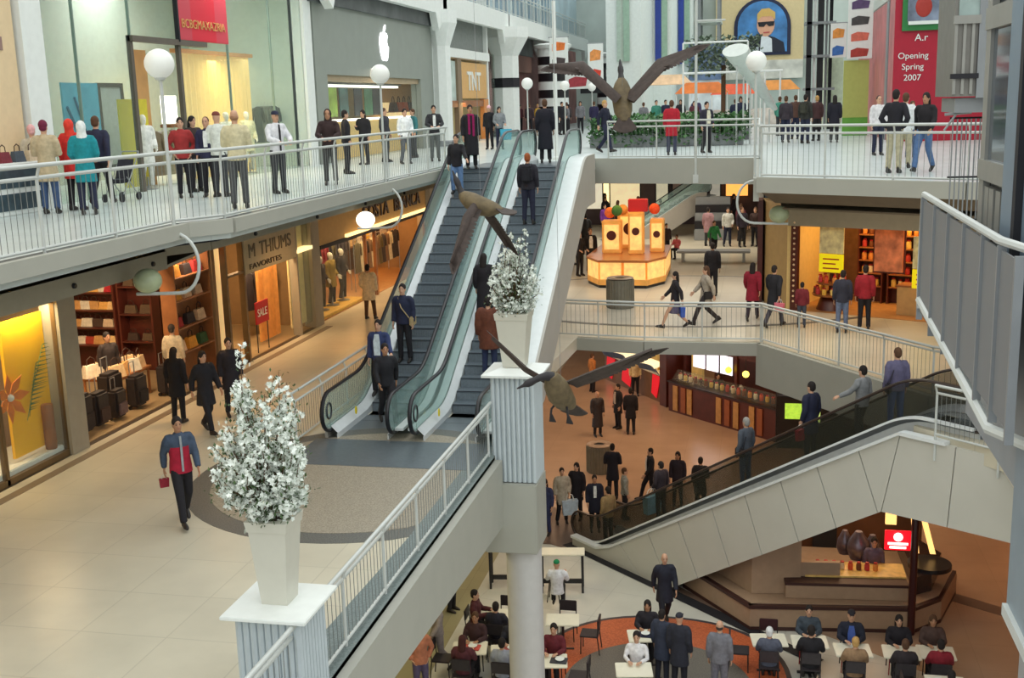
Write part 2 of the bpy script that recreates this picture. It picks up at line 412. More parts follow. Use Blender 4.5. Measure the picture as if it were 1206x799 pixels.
def m_extra(kind, d):
    mb = MB()
    if kind == 'backpack':
        mb.bev(-.14, .14, .13, .27, 1.05 - d, 1.44 - d, .05); mb.bev(-.11, .11, .26, .31, 1.08 - d, 1.25 - d, .03)
        for s in (-1, 1): mb.tube([(s*.09, .15, 1.43 - d), (s*.11, .04, 1.49 - d), (s*.12, -.1, 1.42 - d), (s*.13, -.12, 1.25 - d), (s*.15, .05, 1.1 - d), (s*.12, .15, 1.1 - d)], .018, 6)
    elif kind == 'scarf':
        mb.tube([(math.cos(t)*.085, math.sin(t)*.085, 1.48 - d) for t in [i*math.pi/6 for i in range(12)]], .032, 8, closed=True)
        mb.bev(-.1, -.03, -.165, -.13, .95 - d, 1.47 - d, .015); mb.bev(.03, .1, -.165, -.13, .9 - d, 1.47 - d, .015)
    elif kind == 'shirtfront':
        mb.slab([(-.045, -.138, 1.1 - d), (.045, -.138, 1.1 - d), (.05, -.142, 1.3 - d), (.045, -.115, 1.45 - d), (-.045, -.115, 1.45 - d), (-.05, -.142, 1.3 - d)], (0, -1, 0), .012)
    elif kind == 'openfront':
        mb.slab([(-.075, -.14, 1.0 - d), (.075, -.14, 1.0 - d), (.08, -.146, 1.3 - d), (.05, -.118, 1.46 - d), (-.05, -.118, 1.46 - d), (-.08, -.146, 1.3 - d)], (0, -1, 0), .014)
    elif kind == 'panel':                                             # coloured body of a two-tone jacket
        mb.rings([(z - d, 0, cy, rx + .03, ry + .03) for z, cy, rx, ry in ((.86,0,.165,.12),(.95,0,.16,.115),(1.1,0,.142,.1),(1.2,0,.15,.108),(1.29,0,.155,.112))], 24)
    elif kind == 'zip':
        mb.slab([(-.018, -.15, .9 - d), (.018, -.15, .9 - d), (.018, -.158, 1.3 - d), (.018, -.13, 1.47 - d), (-.018, -.13, 1.47 - d), (-.018, -.158, 1.3 - d)], (0, -1, 0), .012)
    elif kind == 'satchel':
        mb.bev(.17, .27, -.14, .16, .82 - d, 1.04 - d, .03); mb.tube([(.21, .1, 1.03 - d), (.12, .1, 1.3 - d), (.0, .06, 1.47 - d), (-.1, -.05, 1.45 - d), (.0, -.16, 1.25 - d), (.17, -.12, 1.02 - d)], .012, 6)
    return mb.mesh(kind, [col((30, 28, 30))], True)
CACHE = {}
def cached(fn, *a):
    k = (fn.__name__,) + a
    if k not in CACHE: CACHE[k] = fn(*a)
    return CACHE[k]
def part(name, me, parent, m=None):
    o = bpy.data.objects.new(name, me); COL.objects.link(o); o.parent = parent
    if m: setmat(o, m)
    return o
SKINS = {'l': (214, 170, 142), 'm': (184, 136, 104), 'd': (112, 76, 56), 'p': (228, 186, 164)}
TOPN = {'shirt': 'shirt', 'jacket': 'jacket', 'puffer': 'padded_jacket', 'coat': 'coat', 'longcoat': 'long_coat', 'hoodie': 'hooded_top', 'wrap': 'shawl'}
HAIRN = {'short': 'hair', 'long': 'hair', 'bun': 'hair', 'bald': 'hair', 'beanie': 'knitted_hat', 'cap': 'cap', 'scarf': 'headscarf', 'hood': 'hood'}
def person(x, y, z, rz, sc, pose, top, tc, bot, bc, hair, hc, label, skin='l', extra=None, ec=None, group=None, shoes=(38, 32, 30)):
    p = thing('person', label, 'person', (x, y, z), rz, group); p.scale = (sc * .93, sc * .97, sc)
    d = POSES[pose]['drop']
    b = part('body', cached(m_body, pose), p)
    if skin != 'l':
        b.material_slots[0].link = 'OBJECT'; b.material_slots[0].material = mat('skin_' + skin, SKINS[skin], .6, var=.05)
    part(TOPN[top], cached(m_top, pose, top), p, col(tc))
    part({'jeans': 'jeans', 'trousers': 'trousers', 'shorts': 'shorts', 'skirt': 'skirt'}[bot], cached(m_trousers, pose, 'shorts' if bot == 'shorts' else 'skirt' if bot == 'skirt' else 'long'), p, col(bc))
    for s in (-1, 1): part('shoe', cached(m_shoe, pose, s), p, col(shoes, .5))
    part(HAIRN[hair], cached(m_hair, hair, d), p, col(hc))
    for e_, c_ in ([(extra, ec)] if isinstance(extra, str) else (extra or [])):
        part({'backpack': 'backpack', 'scarf': 'scarf', 'shirtfront': 'shirt', 'openfront': 'shirt', 'panel': 'jacket_body', 'zip': 'zip', 'satchel': 'shoulder_bag'}[e_], cached(m_extra, e_, d), p, col(c_))
    return p
def bag_mesh():
    mb = MB()
    a, b = (.17, .07), (.15, .055)
    vs = [(s*b[0], t*b[1], -.36) for s, t in ((-1,-1),(1,-1),(1,1),(-1,1))] + [(s*a[0], t*a[1], -.04) for s, t in ((-1,-1),(1,-1),(1,1),(-1,1))]
    mb.add(vs, [(3,2,1,0),(4,5,6,7),(0,1,5,4),(1,2,6,5),(2,3,7,6),(3,0,4,7)])
    return mb
def bag(x, y, z, rz, rgb, label, sc=1):
    p = thing('shopping_bag', label, 'bag', (x, y, z), rz, 'bags carried by shoppers'); p.scale = (sc,) * 3
    part('bag_body', cached(lambda: 0) if False else CACHE.setdefault('bagm', bag_mesh().mesh('bag_body', [col((200, 200, 200))])), p, col(rgb, .6))
    if 'bagh' not in CACHE:
        mb = MB()
        for t in (-1, 1): mb.tube([(-.08, t*.06, -.04), (-.06, t*.03, .06), (0, t*.01, .09), (.06, t*.03, .06), (.08, t*.06, -.04)], .006, 6)
        CACHE['bagh'] = mb.mesh('handle', [col((230, 230, 225))], True)
    part('handle', CACHE['bagh'], p)
    return p
# ------------------------------------------------------------ camera, sky light
cam = bpy.data.cameras.new('camera'); cam.sensor_width = 36; cam.lens = 1340 / 1206 * 36; cam.clip_end = 400; cam.clip_start = .1
co = bpy.data.objects.new('camera', cam); COL.objects.link(co); scene.camera = co
def cam_matrix():
    y, p, r = R(YAW), R(PITCH), R(ROLL)
    fw = Vector((-math.sin(y) * math.cos(p), math.cos(y) * math.cos(p), -math.sin(p)))
    r0 = Vector((math.cos(y), math.sin(y), 0)); u0 = r0.cross(fw)
    RR = r0 * math.cos(r) - u0 * math.sin(r); U = r0 * math.sin(r) + u0 * math.cos(r)
    M = Matrix((RR, U, -fw)).transposed().to_4x4(); M.translation = Vector((0, 0, ZCAM)); return M
co.matrix_world = cam_matrix()
w = bpy.data.worlds.new('daylight'); scene.world = w; w.use_nodes = True
wn = w.node_tree; bg = wn.nodes['Background']; bg.inputs['Strength'].default_value = 1.15
tc = wn.nodes.new('ShaderNodeTexCoord'); sp = wn.nodes.new('ShaderNodeSeparateXYZ'); rp = wn.nodes.new('ShaderNodeValToRGB')
wn.links.new(tc.outputs['Generated'], sp.inputs[0]); wn.links.new(sp.outputs['Z'], rp.inputs['Fac']); wn.links.new(rp.outputs['Color'], bg.inputs['Color'])
rp.color_ramp.elements[0].position = 0; rp.color_ramp.elements[0].color = (.3, .31, .31, 1)
rp.color_ramp.elements[1].position = .5; rp.color_ramp.elements[1].color = (.96, 1, .985, 1)
scene.view_settings.view_transform = 'Standard'; scene.view_settings.look = 'None'
scene.view_settings.gamma = 1; scene.view_settings.use_curve_mapping = False; scene.view_settings.exposure = .58
scene.cycles.max_bounces = 6; scene.cycles.transparent_max_bounces = 24; scene.cycles.diffuse_bounces = 4

# ------------------------------------------------------------ shared materials
WHITE = mat('white_paint', (232, 236, 232), .45, var=.03)
CONC = mat('pale_concrete', (190, 196, 188), .7, var=.04, scale=3)
FASC = mat('fascia_panel', (168, 168, 158), .6, var=.03, scale=2)
CLAD = mat('escalator_cladding', (176, 172, 164), .55, var=.03, scale=2)
RAILM = mat('rail_white', (196, 200, 196), .35, var=.03)
BARM = mat('baluster_grey', (124, 128, 126), .5, metal=.1, var=.05)
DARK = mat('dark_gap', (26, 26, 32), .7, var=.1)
BROWN = mat('soffit_brown', (120, 104, 84), .7, var=.05)
HEADER = mat('header_beige', (150, 142, 122), .6, var=.04)
GREY = mat('grey_metal', (140, 144, 146), .45, metal=.3, var=.05)
STEEL = mat('steel', (165, 168, 170), .3, metal=.7, var=.05)
BLACK = mat('black_rubber', (24, 24, 30), .35, var=.05)
CREAM = tiles('cream_tiles', (214, 206, 184), 1.2, 1.2, .86, .03, .3, .012)
CTILE = tiles('upper_tiles', (214, 224, 222), .9, .9, .86, .03, .28, .012)
ATILE = tiles('court_tiles', (222, 220, 208), 1.5, 1.5, .85, .03, .35, .012, rot=R(12))
ORNG = tiles('terracotta_tiles', (190, 160, 134), 1.2, 1.2, .9, .03, .25, .01)
TAUPE = speckle('taupe_terrazzo', (136, 128, 112), (168, 158, 140), 45)
DGREY = speckle('dark_terrazzo', (84, 84, 80), (112, 112, 106), 45)
SLATE = speckle('slate_border', (104, 116, 116), (126, 138, 136), 40)
WOOD = mat('warm_wood', (150, 96, 56), .45, var=.2, scale=3)
DWOOD = mat('dark_red_wood', (84, 36, 26), .4, var=.2, scale=3)
YEL = mat('shop_yellow', (252, 190, 4), .6, var=.06, scale=2)
GL = glass('shop_glass', (235, 240, 236), .04)
GLG = glass('green_glass', (222, 234, 228), .06)
FLU = mat('lit_warm', (255, 222, 160), .6, var=.05, emis=1.0)
LITW = mat('lit_white', (255, 252, 240), .5, var=0, emis=1.3)

# ------------------------------------------------------------ the shell
DECK = mat('deck_white', (222, 226, 226), .35, var=.03)
struct('floor', MB().prism([(-16, 4), (16, 4), (16, 72), (-16, 72)], -.3, 0), ATILE)
struct('floor', MB().prism([(-9, 31.2), (-4.4, 29.6), (-3.6, 29.0), (5.1, 22.6), (16, 15), (16, 72), (-9, 72)], 0, .006), ORNG)
struct('trim_1', MB().prism([(-5.6, 29.7), (-4.2, 28.9), (-.1, 25.1), (.15, 25.35), (-3.4, 28.9), (-3.6, 31.2), (-4.6, 32.2), (-9, 33.6), (-9, 29.6)], .006, .01), mat('brown_inlay', (112, 92, 80), .4, var=.06))
struct('trim_2', MB().prism([(4.1, 27.9), (6.6, 26.2), (6.8, 26.6), (4.2, 28.4)], .006, .012), mat('brown_inlay', (112, 92, 80)))
def disc(r, cx, cy, sx=1, sy=1, n=56, p=2.0):
    out = []
    for i in range(n):
        t = 2 * math.pi * i / n; c, s = math.cos(t), math.sin(t)
        out.append((cx + r * sx * math.copysign(abs(c) ** (2 / p), c), cy + r * sy * math.copysign(abs(s) ** (2 / p), s)))
    return out
struct('trim_3', MB().prism(disc(2.85, -2.0, 22.65, 1, 1.03, p=2.2), .006, .012), mat('ring_dark', (66, 62, 66), .4, var=.05))
struct('trim_4', MB().prism(disc(2.74, -2.0, 22.65, 1, 1.03, p=2.2), .012, .018), speckle('orange_terrazzo', (178, 84, 48), (204, 108, 66), 30))
struct('trim_5', MB().prism(disc(2.0, -1.95, 22.2), .018, .024), speckle('grey_terrazzo', (96, 92, 86), (122, 116, 106), 40))
BP = [(-18, 5), (-4.75, 5), (-4.75, 22.6), (-5.3, 22.9), (-4.9, 30.9), (-3, 30.5), (.1, 30.5), (3.75, 25.3), (4.7, 24.6), (3.05, 22.75), (4.4, 21.1), (4.4, 5), (16, 5), (16, 72), (-18, 72)]
struct('floor', MB().prism(BP, ZB - .35, ZB), CREAM)
CP = [(-18, 5), (-9, 5), (-9, 16.7), (-8.55, 17.4), (-8.55, 33), (-4.9, 33), (-4.9, 35), (0, 33.6), (0, 25.5), (3.9, 23.2), (16, 19.5), (16, 102), (-18, 102)]
struct('floor', MB().prism(CP, ZC - .3, ZC), CTILE)
# mosaic round on the main floor, and the slate border along the atrium edge
RC = (-6.75, 18.35)
def clip(pts, x1): return [(min(x, x1), y) for x, y in pts]
struct('trim_6', MB().prism(clip(disc(3.12, *RC), -5.15), ZB, ZB + .006), DGREY)
struct('trim_7', MB().prism(clip(disc(2.72, RC[0], RC[1]), -5.15), ZB + .006, ZB + .012), TAUPE)
struct('trim_8', MB().prism([(-5.5, 6), (-4.75, 6), (-4.75, 22.5), (-5.15, 22.5), (-5.15, 15.6)], ZB, ZB + .014), SLATE)
struct('trim_9', MB().box(-12.75, -12.55, 6, 31.9, ZB, ZB + .008), mat('stripe_brown', (128, 112, 92), .4, var=.05))
struct('trim_10', MB().box(-13.1, -12.98, 6, 31.9, ZB, ZB + .01), mat('threshold_dark', (70, 58, 46), .4, var=.05))
struct('trim_11', MB().box(-8.55, -4.95, 18.9, 20.5, ZB + .012, ZB + .02), mat('landing_plate', (112, 122, 128), .35, metal=.4, var=.08, scale=20))
# ring round the seating area on the main floor under the bridge
struct('trim_12', MB().prism(disc(5.2, -2.4, 37.3, 1.35, .95), ZB, ZB + .006), DGREY)
struct('trim_13', MB().prism(disc(5.0, -2.4, 37.3, 1.35, .95), ZB + .006, ZB + .012), tiles('pale_ring', (208, 204, 190), 1.2, 1.2, .86))
# edge fascias
def edge(name, pts, z0, z1, m, t=.12):
    """fascia panels along an edge path, thickened outwards (to the right of travel)"""
    mb = MB()
    for (a, b) in zip(pts, pts[1:]):
        d = (Vector(b) - Vector(a)).normalized(); n = Vector((d.y, -d.x, 0)) if len(d) > 2 else Vector((d.y, -d.x))
        mb.slab([(a[0], a[1], z0), (b[0], b[1], z0), (b[0], b[1], z1), (a[0], a[1], z1)], (n[0], n[1], 0), t)
    return struct(name, mb, m)
def beam(name, pts, z0, z1, w, m): return edge(name, pts, z0, z1, m, w)
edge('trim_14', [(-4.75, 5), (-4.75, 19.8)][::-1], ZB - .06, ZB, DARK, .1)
mb = MB(); mb.slab([(-4.75, 5, ZB - .06), (-4.75, 19.8, ZB - .06), (-4.75, 19.8, 4.4), (-4.75, 19, 4.46), (-4.75, 5, 5.3)], (1, 0, 0), .14)
struct('wall_atrium_edge', mb, FASC)
edge('trim_15', [(-5, 30.9), (-3, 30.5), (.1, 30.5)], ZB - .36, ZB - .02, FASC, .12)
edge('trim_16', [(.1, 30.5), (3.75, 25.3), (4.6, 24.7)], ZB - 1.15, ZB - .02, FASC, .14)
KERB_SHADE = mat('kerb_shade', (74, 80, 82), .5, var=.08)  # dark floor strip paints in the shade of the recess behind the posts
def lipped(n, pts, z, depth):
    edge('trim_%d' % n, pts, z - depth, z + .03, FASC, .12); edge('trim_%d' % (n + 1), pts, z, z + .012, KERB_SHADE, -.24)
lipped(40, [(-9, 5), (-9, 16.7), (-8.55, 17.4), (-8.55, 33)], ZC, .2)
lipped(43, [(-4.9, 35), (0, 33.6)], ZC, .72)
lipped(46, [(0, 25.5), (3.9, 23.2), (16, 19.5)], ZC, .3)
edge('trim_49', [(0, 33.6), (0, 25.5)][::-1], ZC - .5, ZC, FASC, -.12)
struct('ceiling', MB().strip([(.05, 33.5, ZC - .32), (.05, 25.6, ZC - .32), (3.95, 23.3, ZC - .32), (16, 19.6, ZC - .32)], [(.35, 33.5, ZC - .58), (.35, 26.0, ZC - .58), (4.1, 23.75, ZC - .58), (16, 20.1, ZC - .58)], (0, 0, 1), .03), BROWN)
# soffits and beams below the upper floor on the left, tapering brown underside
struct('ceiling', MB().prism([(-9.15, 5), (-9.15, 16.6), (-8.75, 17.3), (-8.75, 33), (-13, 33), (-13, 5)], ZC - .34, ZC - .3), DARK)  # near-black colour stands in for shade in the recess below the fascia
edge('trim_22', [(-10.0, 5), (-10.0, 17.8)], 9.58, 9.88, HEADER, .04)
edge('trim_30', [(-10.0, 17.8), (-9.55, 18.6), (-9.55, 44)], 9.8, 9.96, HEADER, .04)
struct('ceiling', MB().strip([(-10.0, 5, 9.58), (-10.0, 17.8, 9.58), (-9.55, 18.8, 9.82), (-9.55, 44, 9.82)], [(-13.0, 5, 9.0), (-13.0, 17.8, 9.0), (-13.0, 18.6, 9.0), (-13.0, 44, 9.0)], (0, 0, 1), .05), HEADER)
sp_ = thing('soffit_spotlight', 'small dark round spotlights dotted along the beige beam under the upper walkway', 'light', (-10.0, 10, 9.73), 0, 'spotlights under the upper walkway')
MB().tube([(-9.99, 10.0, 9.73), (-9.94, 10.0, 9.73)], .04, 10).build('housing', DARK, sp_)
MB().tube([(-9.94, 10.0, 9.73), (-9.93, 10.0, 9.73)], .028, 10).build('lens', mat('lens', (90, 80, 66), .2), sp_)
for y in (12.6, 15.0, 17.3): dup(sp_, (-9.98, y, 9.73))
for y in (20.4, 23.6, 26.8, 30): dup(sp_, (-9.53, y, 9.88))
# underside of bridge and right slabs
struct('ceiling', MB().prism([(-4.9, 35.05), (.5, 33.7), (.5, 26.1), (4.2, 23.9), (16, 20.3), (16, 72), (-13, 72), (-13, 44), (-8.7, 33.2), (-4.9, 33.2)], ZC - .74, ZC - .7), BROWN)
struct('ceiling', MB().prism([(-5, 31.2), (-3, 30.7), (.2, 30.7), (3.9, 25.6), (5, 24.9), (16, 20), (16, 72), (-13, 72), (-13, 5), (-5, 5)], ZB - .42, ZB - .36), mat('court_soffit', (140, 118, 92), .7, var=.05))
# outer walls of the building, far enough out to close the view
struct('wall_left', MB().box(-18.2, -18, 5, 102, ZB, 24), mat('shop_back', (150, 132, 100), .8, var=.05))
struct('wall_right', MB().box(12, 12.2, 19, 102, -.3, 24), CONC)
struct('wall_food_court', MB().box(-13.2, 12, 60, 60.2, 0, ZB - .36), mat('court_wall', (150, 100, 66), .7, var=.1))
struct('wall_food_court_left', MB().box(-8.9, -8.7, 5, 34, 0, ZB - .42), mat('court_olive', (172, 164, 124), .7, var=.05))
struct('trim_23', MB().box(-8.7, -6.9, 14, 30, 0, .004), tiles('court_aisle', (172, 164, 128), 1.2, 1.2, .86))

# ------------------------------------------------------------ railings
def railing(name, label, pts, z, h=1.1, post=1.7, group='guard railings of the walkways', drop=.3, second=.16, bars=.12, off=0):
    """one continuous guard rail: posts, two rails, foot rail and a panel of thin bars per bay"""
    a, b = Vector((*pts[0], z)), Vector((*pts[-1], z))
    rt = thing(name, label, 'railing', tuple((a + b) / 2), 0, group)
    P = [Vector((*p, z)) for p in pts]
    seg = []
    for p, q in zip(P, P[1:]):
        L = (q - p).length; n = max(1, round(L / post)); seg += [(p.lerp(q, i / n), p.lerp(q, (i + 1) / n)) for i in range(n)]
    up = Vector((0, 0, 1))
    for (p, q) in seg + [(seg[-1][1], seg[-1][1] * 2 - seg[-1][0])]:
        mb = MB(); mb.tube([p - up * drop, p + up * (h - second)], .023, 8)
        d = (q - p).normalized(); nn = Vector((-d.y, d.x, 0))
        mb.tube([p + up * (h - second - .02), p + up * (h - second * .5) + nn * .03, p + up * h + nn * .06], .02, 6)
        mb.build('post', RAILM, rt, True)
    nn = []
    top = [p + up * h for p in P]
    def offs(path, k):
        out = []
        for i, p in enumerate(path):
            d = (path[min(i + 1, len(path) - 1)] - path[max(i - 1, 0)]).normalized(); out.append(p + Vector((-d.y, d.x, 0)) * k)
        return out
    MB().tube(offs(top, .06), .03, 10).build('top_rail', RAILM, rt, True)
    MB().tube([p + up * (h - second) for p in P], .026, 8).build('middle_rail', RAILM, rt, True)
    MB().tube([p + up * .08 for p in P], .022, 8).build('bottom_rail', RAILM, rt, True)
    for p, q in seg:
        L = (q - p).length; n = max(2, int(L / bars)); mb = MB()
        for i in range(1, n):
            c = p.lerp(q, i / n); mb.tube([c + up * .08, c + up * (h - second)], .0048, 5, cap=False)
        mb.build('bar_panel', BARM, rt)
    return rt
railing('guard_railing', 'white railing in the foreground rising past the white column along the main floor edge', [(-4.85, 19.75), (-4.85, 6)], ZB, 1.05, 1.6, None)
railing('guard_railing', 'long white railing along the upper left walkway in front of the shops', [(-8.65, 31.3), (-8.65, 17.45), (-9.1, 16.6), (-9.1, 8)], ZC, 1.15, 1.75, None, drop=.2)
railing('guard_railing', 'white railing on the upper bridge right of the escalators', [(.0, 33.65), (-4.5, 34.9)], ZC, 1.12, 1.55, None)
railing('guard_railing', 'railing of the upper right walkway running away from the camera beside the row of globes', [(0.05, 25.6), (.05, 33.6)], ZC, 1.12, 1.7, None)
railing('guard_railing', 'white railing of the upper right walkway where people stand before the red hoarding', [(6.5, 22.4), (3.9, 23.25), (.05, 25.5)], ZC, 1.12, 1.55, None)
railing('guard_railing', 'thin railing along the middle bridge below the round bin and kiosk', [(.1, 30.55), (-3, 30.55), (-5.6, 30.95)], ZB, 1.05, 1.5, None, second=.1)
railing('guard_railing', 'thin railing slanting down to the right in front of the sweet shop', [(4.4, 24.85), (3.75, 25.35), (.15, 30.5)], ZB, 1.05, 1.55, None, second=.1)
railing('guard_railing', 'short white railing left of the escalators on the main floor', [(-8.85, 20.2), (-8.85, 26)], ZB, 1.0, 1.3, None)
railing('guard_railing', 'dark short railing closing the landing at the head of the food court escalator', [(5.3, 20.25), (3.36, 22.1)], ZB - .05, 1.05, 1.3, None, drop=.45, bars=.1)

# ------------------------------------------------------------ escalators
EGL = glass('escalator_glass', (200, 226, 222), .24, .08)
TREAD = mat('step_tread', (92, 102, 110), .5, metal=.0, var=.12, scale=18)
RISER = mat('step_riser', (118, 128, 136), .5, metal=.0, var=.1, scale=18)
SKIRT = mat('skirt_steel', (218, 222, 224), .3, metal=.1, var=.04)
def escalator(name, label, group, loc, rz, rise, run, f1, f2, w, sides, deck_out, gm, hand, tr=1.15, cladm=CLAD, cap=.0, low_tr=.3, inner=SKIRT):
    """local frame: +y is up the run, x across; returns the root"""
    rt = thing(name, label, 'escalator', loc, rz, group)
    sl = rise / run; y0, y1, y2 = f1, f1 + run, f1 + run + f2
    def nose(y): return 0 if y < y0 else rise if y > y1 else (y - y0) * sl
    def curve(ys, dz): return [(0, y, nose_s(y) + dz) for y in ys]
    def nose_s(y):
        # eased at both bends
        k = .45
        if y < y0 - k: return 0
        if y < y0 + k: t = (y - y0 + k) / (2 * k); return sl * k * t * t
        if y < y1 - k: return (y - y0) * sl
        if y < y1 + k: t = (y1 + k - y) / (2 * k); return rise - sl * k * t * t
        return rise
    ys = [-.15, 0, .3] + [y0 + (i - 3) * .15 for i in range(7)] + [y0 + .6 + i * (run - 1.2) / 6 for i in range(1, 6)] + [y1 + (i - 3) * .15 for i in range(7)] + [y2 - .2, y2, y2 + .15]
    ys = sorted(set(round(y, 3) for y in ys if -.16 <= y <= y2 + .16))
    # steps, each a part
    n = int(round(rise / .2)); st = None
    for i in range(-2, n + 3):
        y = y0 + (i) * (.2 / sl); z = max(0, min(rise, (i + 1) * .2)) if i >= 0 else 0
        if y > y2 - .1 or y < 0: continue
        if st is None:
            a = MB(); a.cur = 0; a.box(-w/2 + .02, w/2 - .02, 0, .2 / sl, -.04, 0)
            a.cur = 1
            q = MB()
            q.box(-w/2 + .02, w/2 - .02, 0, .03, -.22, -.035)
            a.join(q)
            for k in range(24):
                xx = -w/2 + .05 + k * (w - .1) / 23; a.cur = 1; a.box(xx - .007, xx + .007, -.006, 0.002, -.2, -.04)
            a.cur = 2; a.box(-w/2 + .02, w/2 - .02, -.004, .022, -.012, .004)
            st = a.mesh('step', [TREAD, RISER, mat('step_nose', (36, 40, 50), .5, var=0)])
        o = bpy.data.objects.new('step', st); COL.objects.link(o); o.parent = rt; o.location = (0, y, z)
    cb = MB(); cb.box(-w/2, w/2, -1.0, y0 - .3, -.05, .004); cb.build('comb_plate', mat('comb_plate', (120, 128, 134), .35, metal=.5, var=.1, scale=25), rt, local=True)
    cb = MB(); cb.box(-w/2, w/2, y1 + .35, y2 + 1.0, rise - .05, rise + .006); cb.build('comb_plate', MATS['comb_plate'], rt, local=True)
    for s in (-1, 1):
        xi = s * (w / 2)
        # inner skirt and sloping inner deck
        q = MB(); q.strip([(xi, y, nose_s(y) - .25) for y in ys], [(xi, y, nose_s(y) + .1) for y in ys], (s, 0, 0), .03)
        q.build('skirt', SKIRT, rt, local=True)
        q = MB(); q.strip([(xi, y, nose_s(y) + .1) for y in ys], [(xi + s*.14, y, nose_s(y) + .24) for y in ys], (0, .3, 1), .02)
        q.build('inner_deck', inner, rt, local=True)
        # glass
        gx = xi + s * .15; lo, hi = [], []
        nl = [(gx, -.15 - .42 * math.sin(t), .58 - .36 * math.cos(t)) for t in (0.1,)]
        bot = [(gx, y, nose_s(y) + .22) for y in ys]; top = [(gx, y, nose_s(y) + .93) for y in ys]
        q = MB(); q.strip(bot, top, (s, 0, 0), .016)
        for (yy, zz, sg) in ((ys[0], 0, -1), (ys[-1], rise, 1)):
            pts = [(gx, yy, zz + .22)] + [(gx, yy + sg * .38 * math.sin(t), zz + .575 - .355 * math.cos(t)) for t in [math.pi * k / 10 for k in range(11)]]
            q.slab(pts, (s, 0, 0), .016)
        q.build('glass_balustrade', gm, rt, local=True)
        # handrail loop
        hp = [(gx + s*.008, y, nose_s(y) + .97) for y in ys]
        hp += [(gx + s*.008, ys[-1] + .42 * math.sin(t), rise + .57 + .4 * math.cos(t)) for t in [math.pi * k / 10 for k in range(1, 11)]]
        hp = [(gx + s*.008, ys[0] - .42 * math.sin(t), .57 + .4 * math.cos(t)) for t in [math.pi * k / 10 for k in range(10, 0, -1)]] + hp
        q = MB(); q.tube(hp, [(.045, .032)] * len(hp), 8); q.build('handrail', hand, rt, True, local=True)
        # outer deck
        ow = deck_out[0 if s < 0 else 1]
        q = MB(); q.strip([(gx + s*.016, y, nose_s(y) + .2) for y in ys], [(gx + s*(.016 + ow), y, nose_s(y) + .2) for y in ys], (0, 0, 1), .05)
        q.build('outer_deck', DECK, rt, local=True)
        if sides[0 if s < 0 else 1]:
            xo = gx + s * (.016 + ow); lows = [min(nose_s(y) + .2, max(-low_tr, nose_s(y) - tr)) for y in ys]
            q = MB(); q.strip([(xo, y, l) for y, l in zip(ys, lows)], [(xo, y, nose_s(y) + .25) for y in ys], (s, 0, 0), .06)
            q.build('side_cladding', cladm, rt, local=True)
    # underside
    q = MB(); lows = [max(-low_tr, nose_s(y) - tr) for y in ys]; W = w/2 + .2
    q.strip([(-W, y, l - .01) for y, l in zip(ys, lows)], [(W, y, l - .01) for y, l in zip(ys, lows)], (0, 0, -1), .05)
    q.build('underside', cladm, rt, local=True)
    return rt, nose_s
E1X, E2X = -7.62, -5.83
esc1, nose1 = escalator('escalator', 'left escalator of the central pair, people stepping off at its foot', 'escalators', (E1X, 20.75, ZB), 0, ZC - ZB, 8.7, 1.9, 1.7, 1.02, (1, 0), (.06, .17), EGL, BLACK)
esc2, nose2 = escalator('escalator', 'right escalator of the central pair, with broad white deck and beige side', 'escalators', (E2X, 20.75, ZB), 0, ZC - ZB, 8.7, 1.9, 1.7, 1.02, (0, 1), (.17, .42), EGL, BLACK)
for ro, t in ((esc1, '1'), (esc2, '2')):
    q = MB(); q.prism(disc(.07, 0, 0, 1.2, .8), 0, .012); M = Matrix.Translation(Vector((-.51 if ro is esc1 else -.51, .9, .3))) @ Matrix.Rotation(R(90), 4, 'Y')
    q.xf(M); q.build('yellow_notice', mat('notice_yellow', (250, 225, 20), .5, var=0), ro, local=True)
    q = MB(); q.tube([(-.66, -.2 + .13 * math.cos(t_), .58 + .16 * math.sin(t_)) for t_ in [i * math.pi / 8 for i in range(16)]], .02, 6, closed=True); q.build('number_ring', BLACK, ro, local=True)
# long diagonal escalator rising from the food court
dv = Vector((6.92, -6.31)).normalized(); ang = math.atan2(-dv.x, dv.y)
nv = Vector((-dv.y, dv.x)) * -1
if nv.x < 0: nv = -nv
base = Vector((-4.4, 29.25)) + Vector((.66, .75)) * .85 - dv * .45
Ldiag = 9.35
esc3, nose3 = escalator('escalator', 'long diagonal escalator from the food court, behind the pale panelled side', 'escalators', (base.x, base.y, 0), ang, ZB, 9.75, .5, 1.3, 1.0, (0, 0), (.1, .1), glass('smoky_glass', (96, 96, 84), .13), mat('handrail_brown', (52, 40, 34), .35), tr=1.5, cladm=FASC, inner=STEEL)
# its pale cladding on the near side, panels with slanting joints and a white cap
def lpt(y, x, z): return Vector((base.x, base.y, 0)) + Vector((dv.x, dv.y, 0)) * (y + .45) + Vector((-(-dv.y), -dv.x, 0)) * 0 + Vector((dv.y, -dv.x, 0)) * x + Vector((0, 0, z))
nside = lpt(0, 1, 0) - lpt(0, 0, 0); XS = .78 if (Vector((0, 0, 0)) - Vector((base.x, base.y, 0))).dot(nside) > 0 else -.78
outw = nside * (1 if XS > 0 else -1)
cl = thing('escalator_cladding', 'pale folded side wall under the diagonal escalator, with slanting panel joints and white cap', 'wall panel', tuple(lpt(3, XS, 0)), 0)
capl = [(-.75, .24), (.35, .24), (.9, .44), (9.77, ZB - .17), (10.8, ZB - .15), (14.2, ZB - .05)]
botl = [(-.75, 0), (.35, 0), (3.1, 0), (9.4, 3.88), (10.2, 3.94), (14.2, 4.2)]
CLM = mat('pale_cladding', (196, 194, 184), .5, var=.02, scale=2)
def ip(prof, y):
    for (a, za), (b, zb) in zip(prof, prof[1:]):
        if a <= y <= b: return za + (zb - za) * (y - a) / (b - a)
    return prof[-1][1]
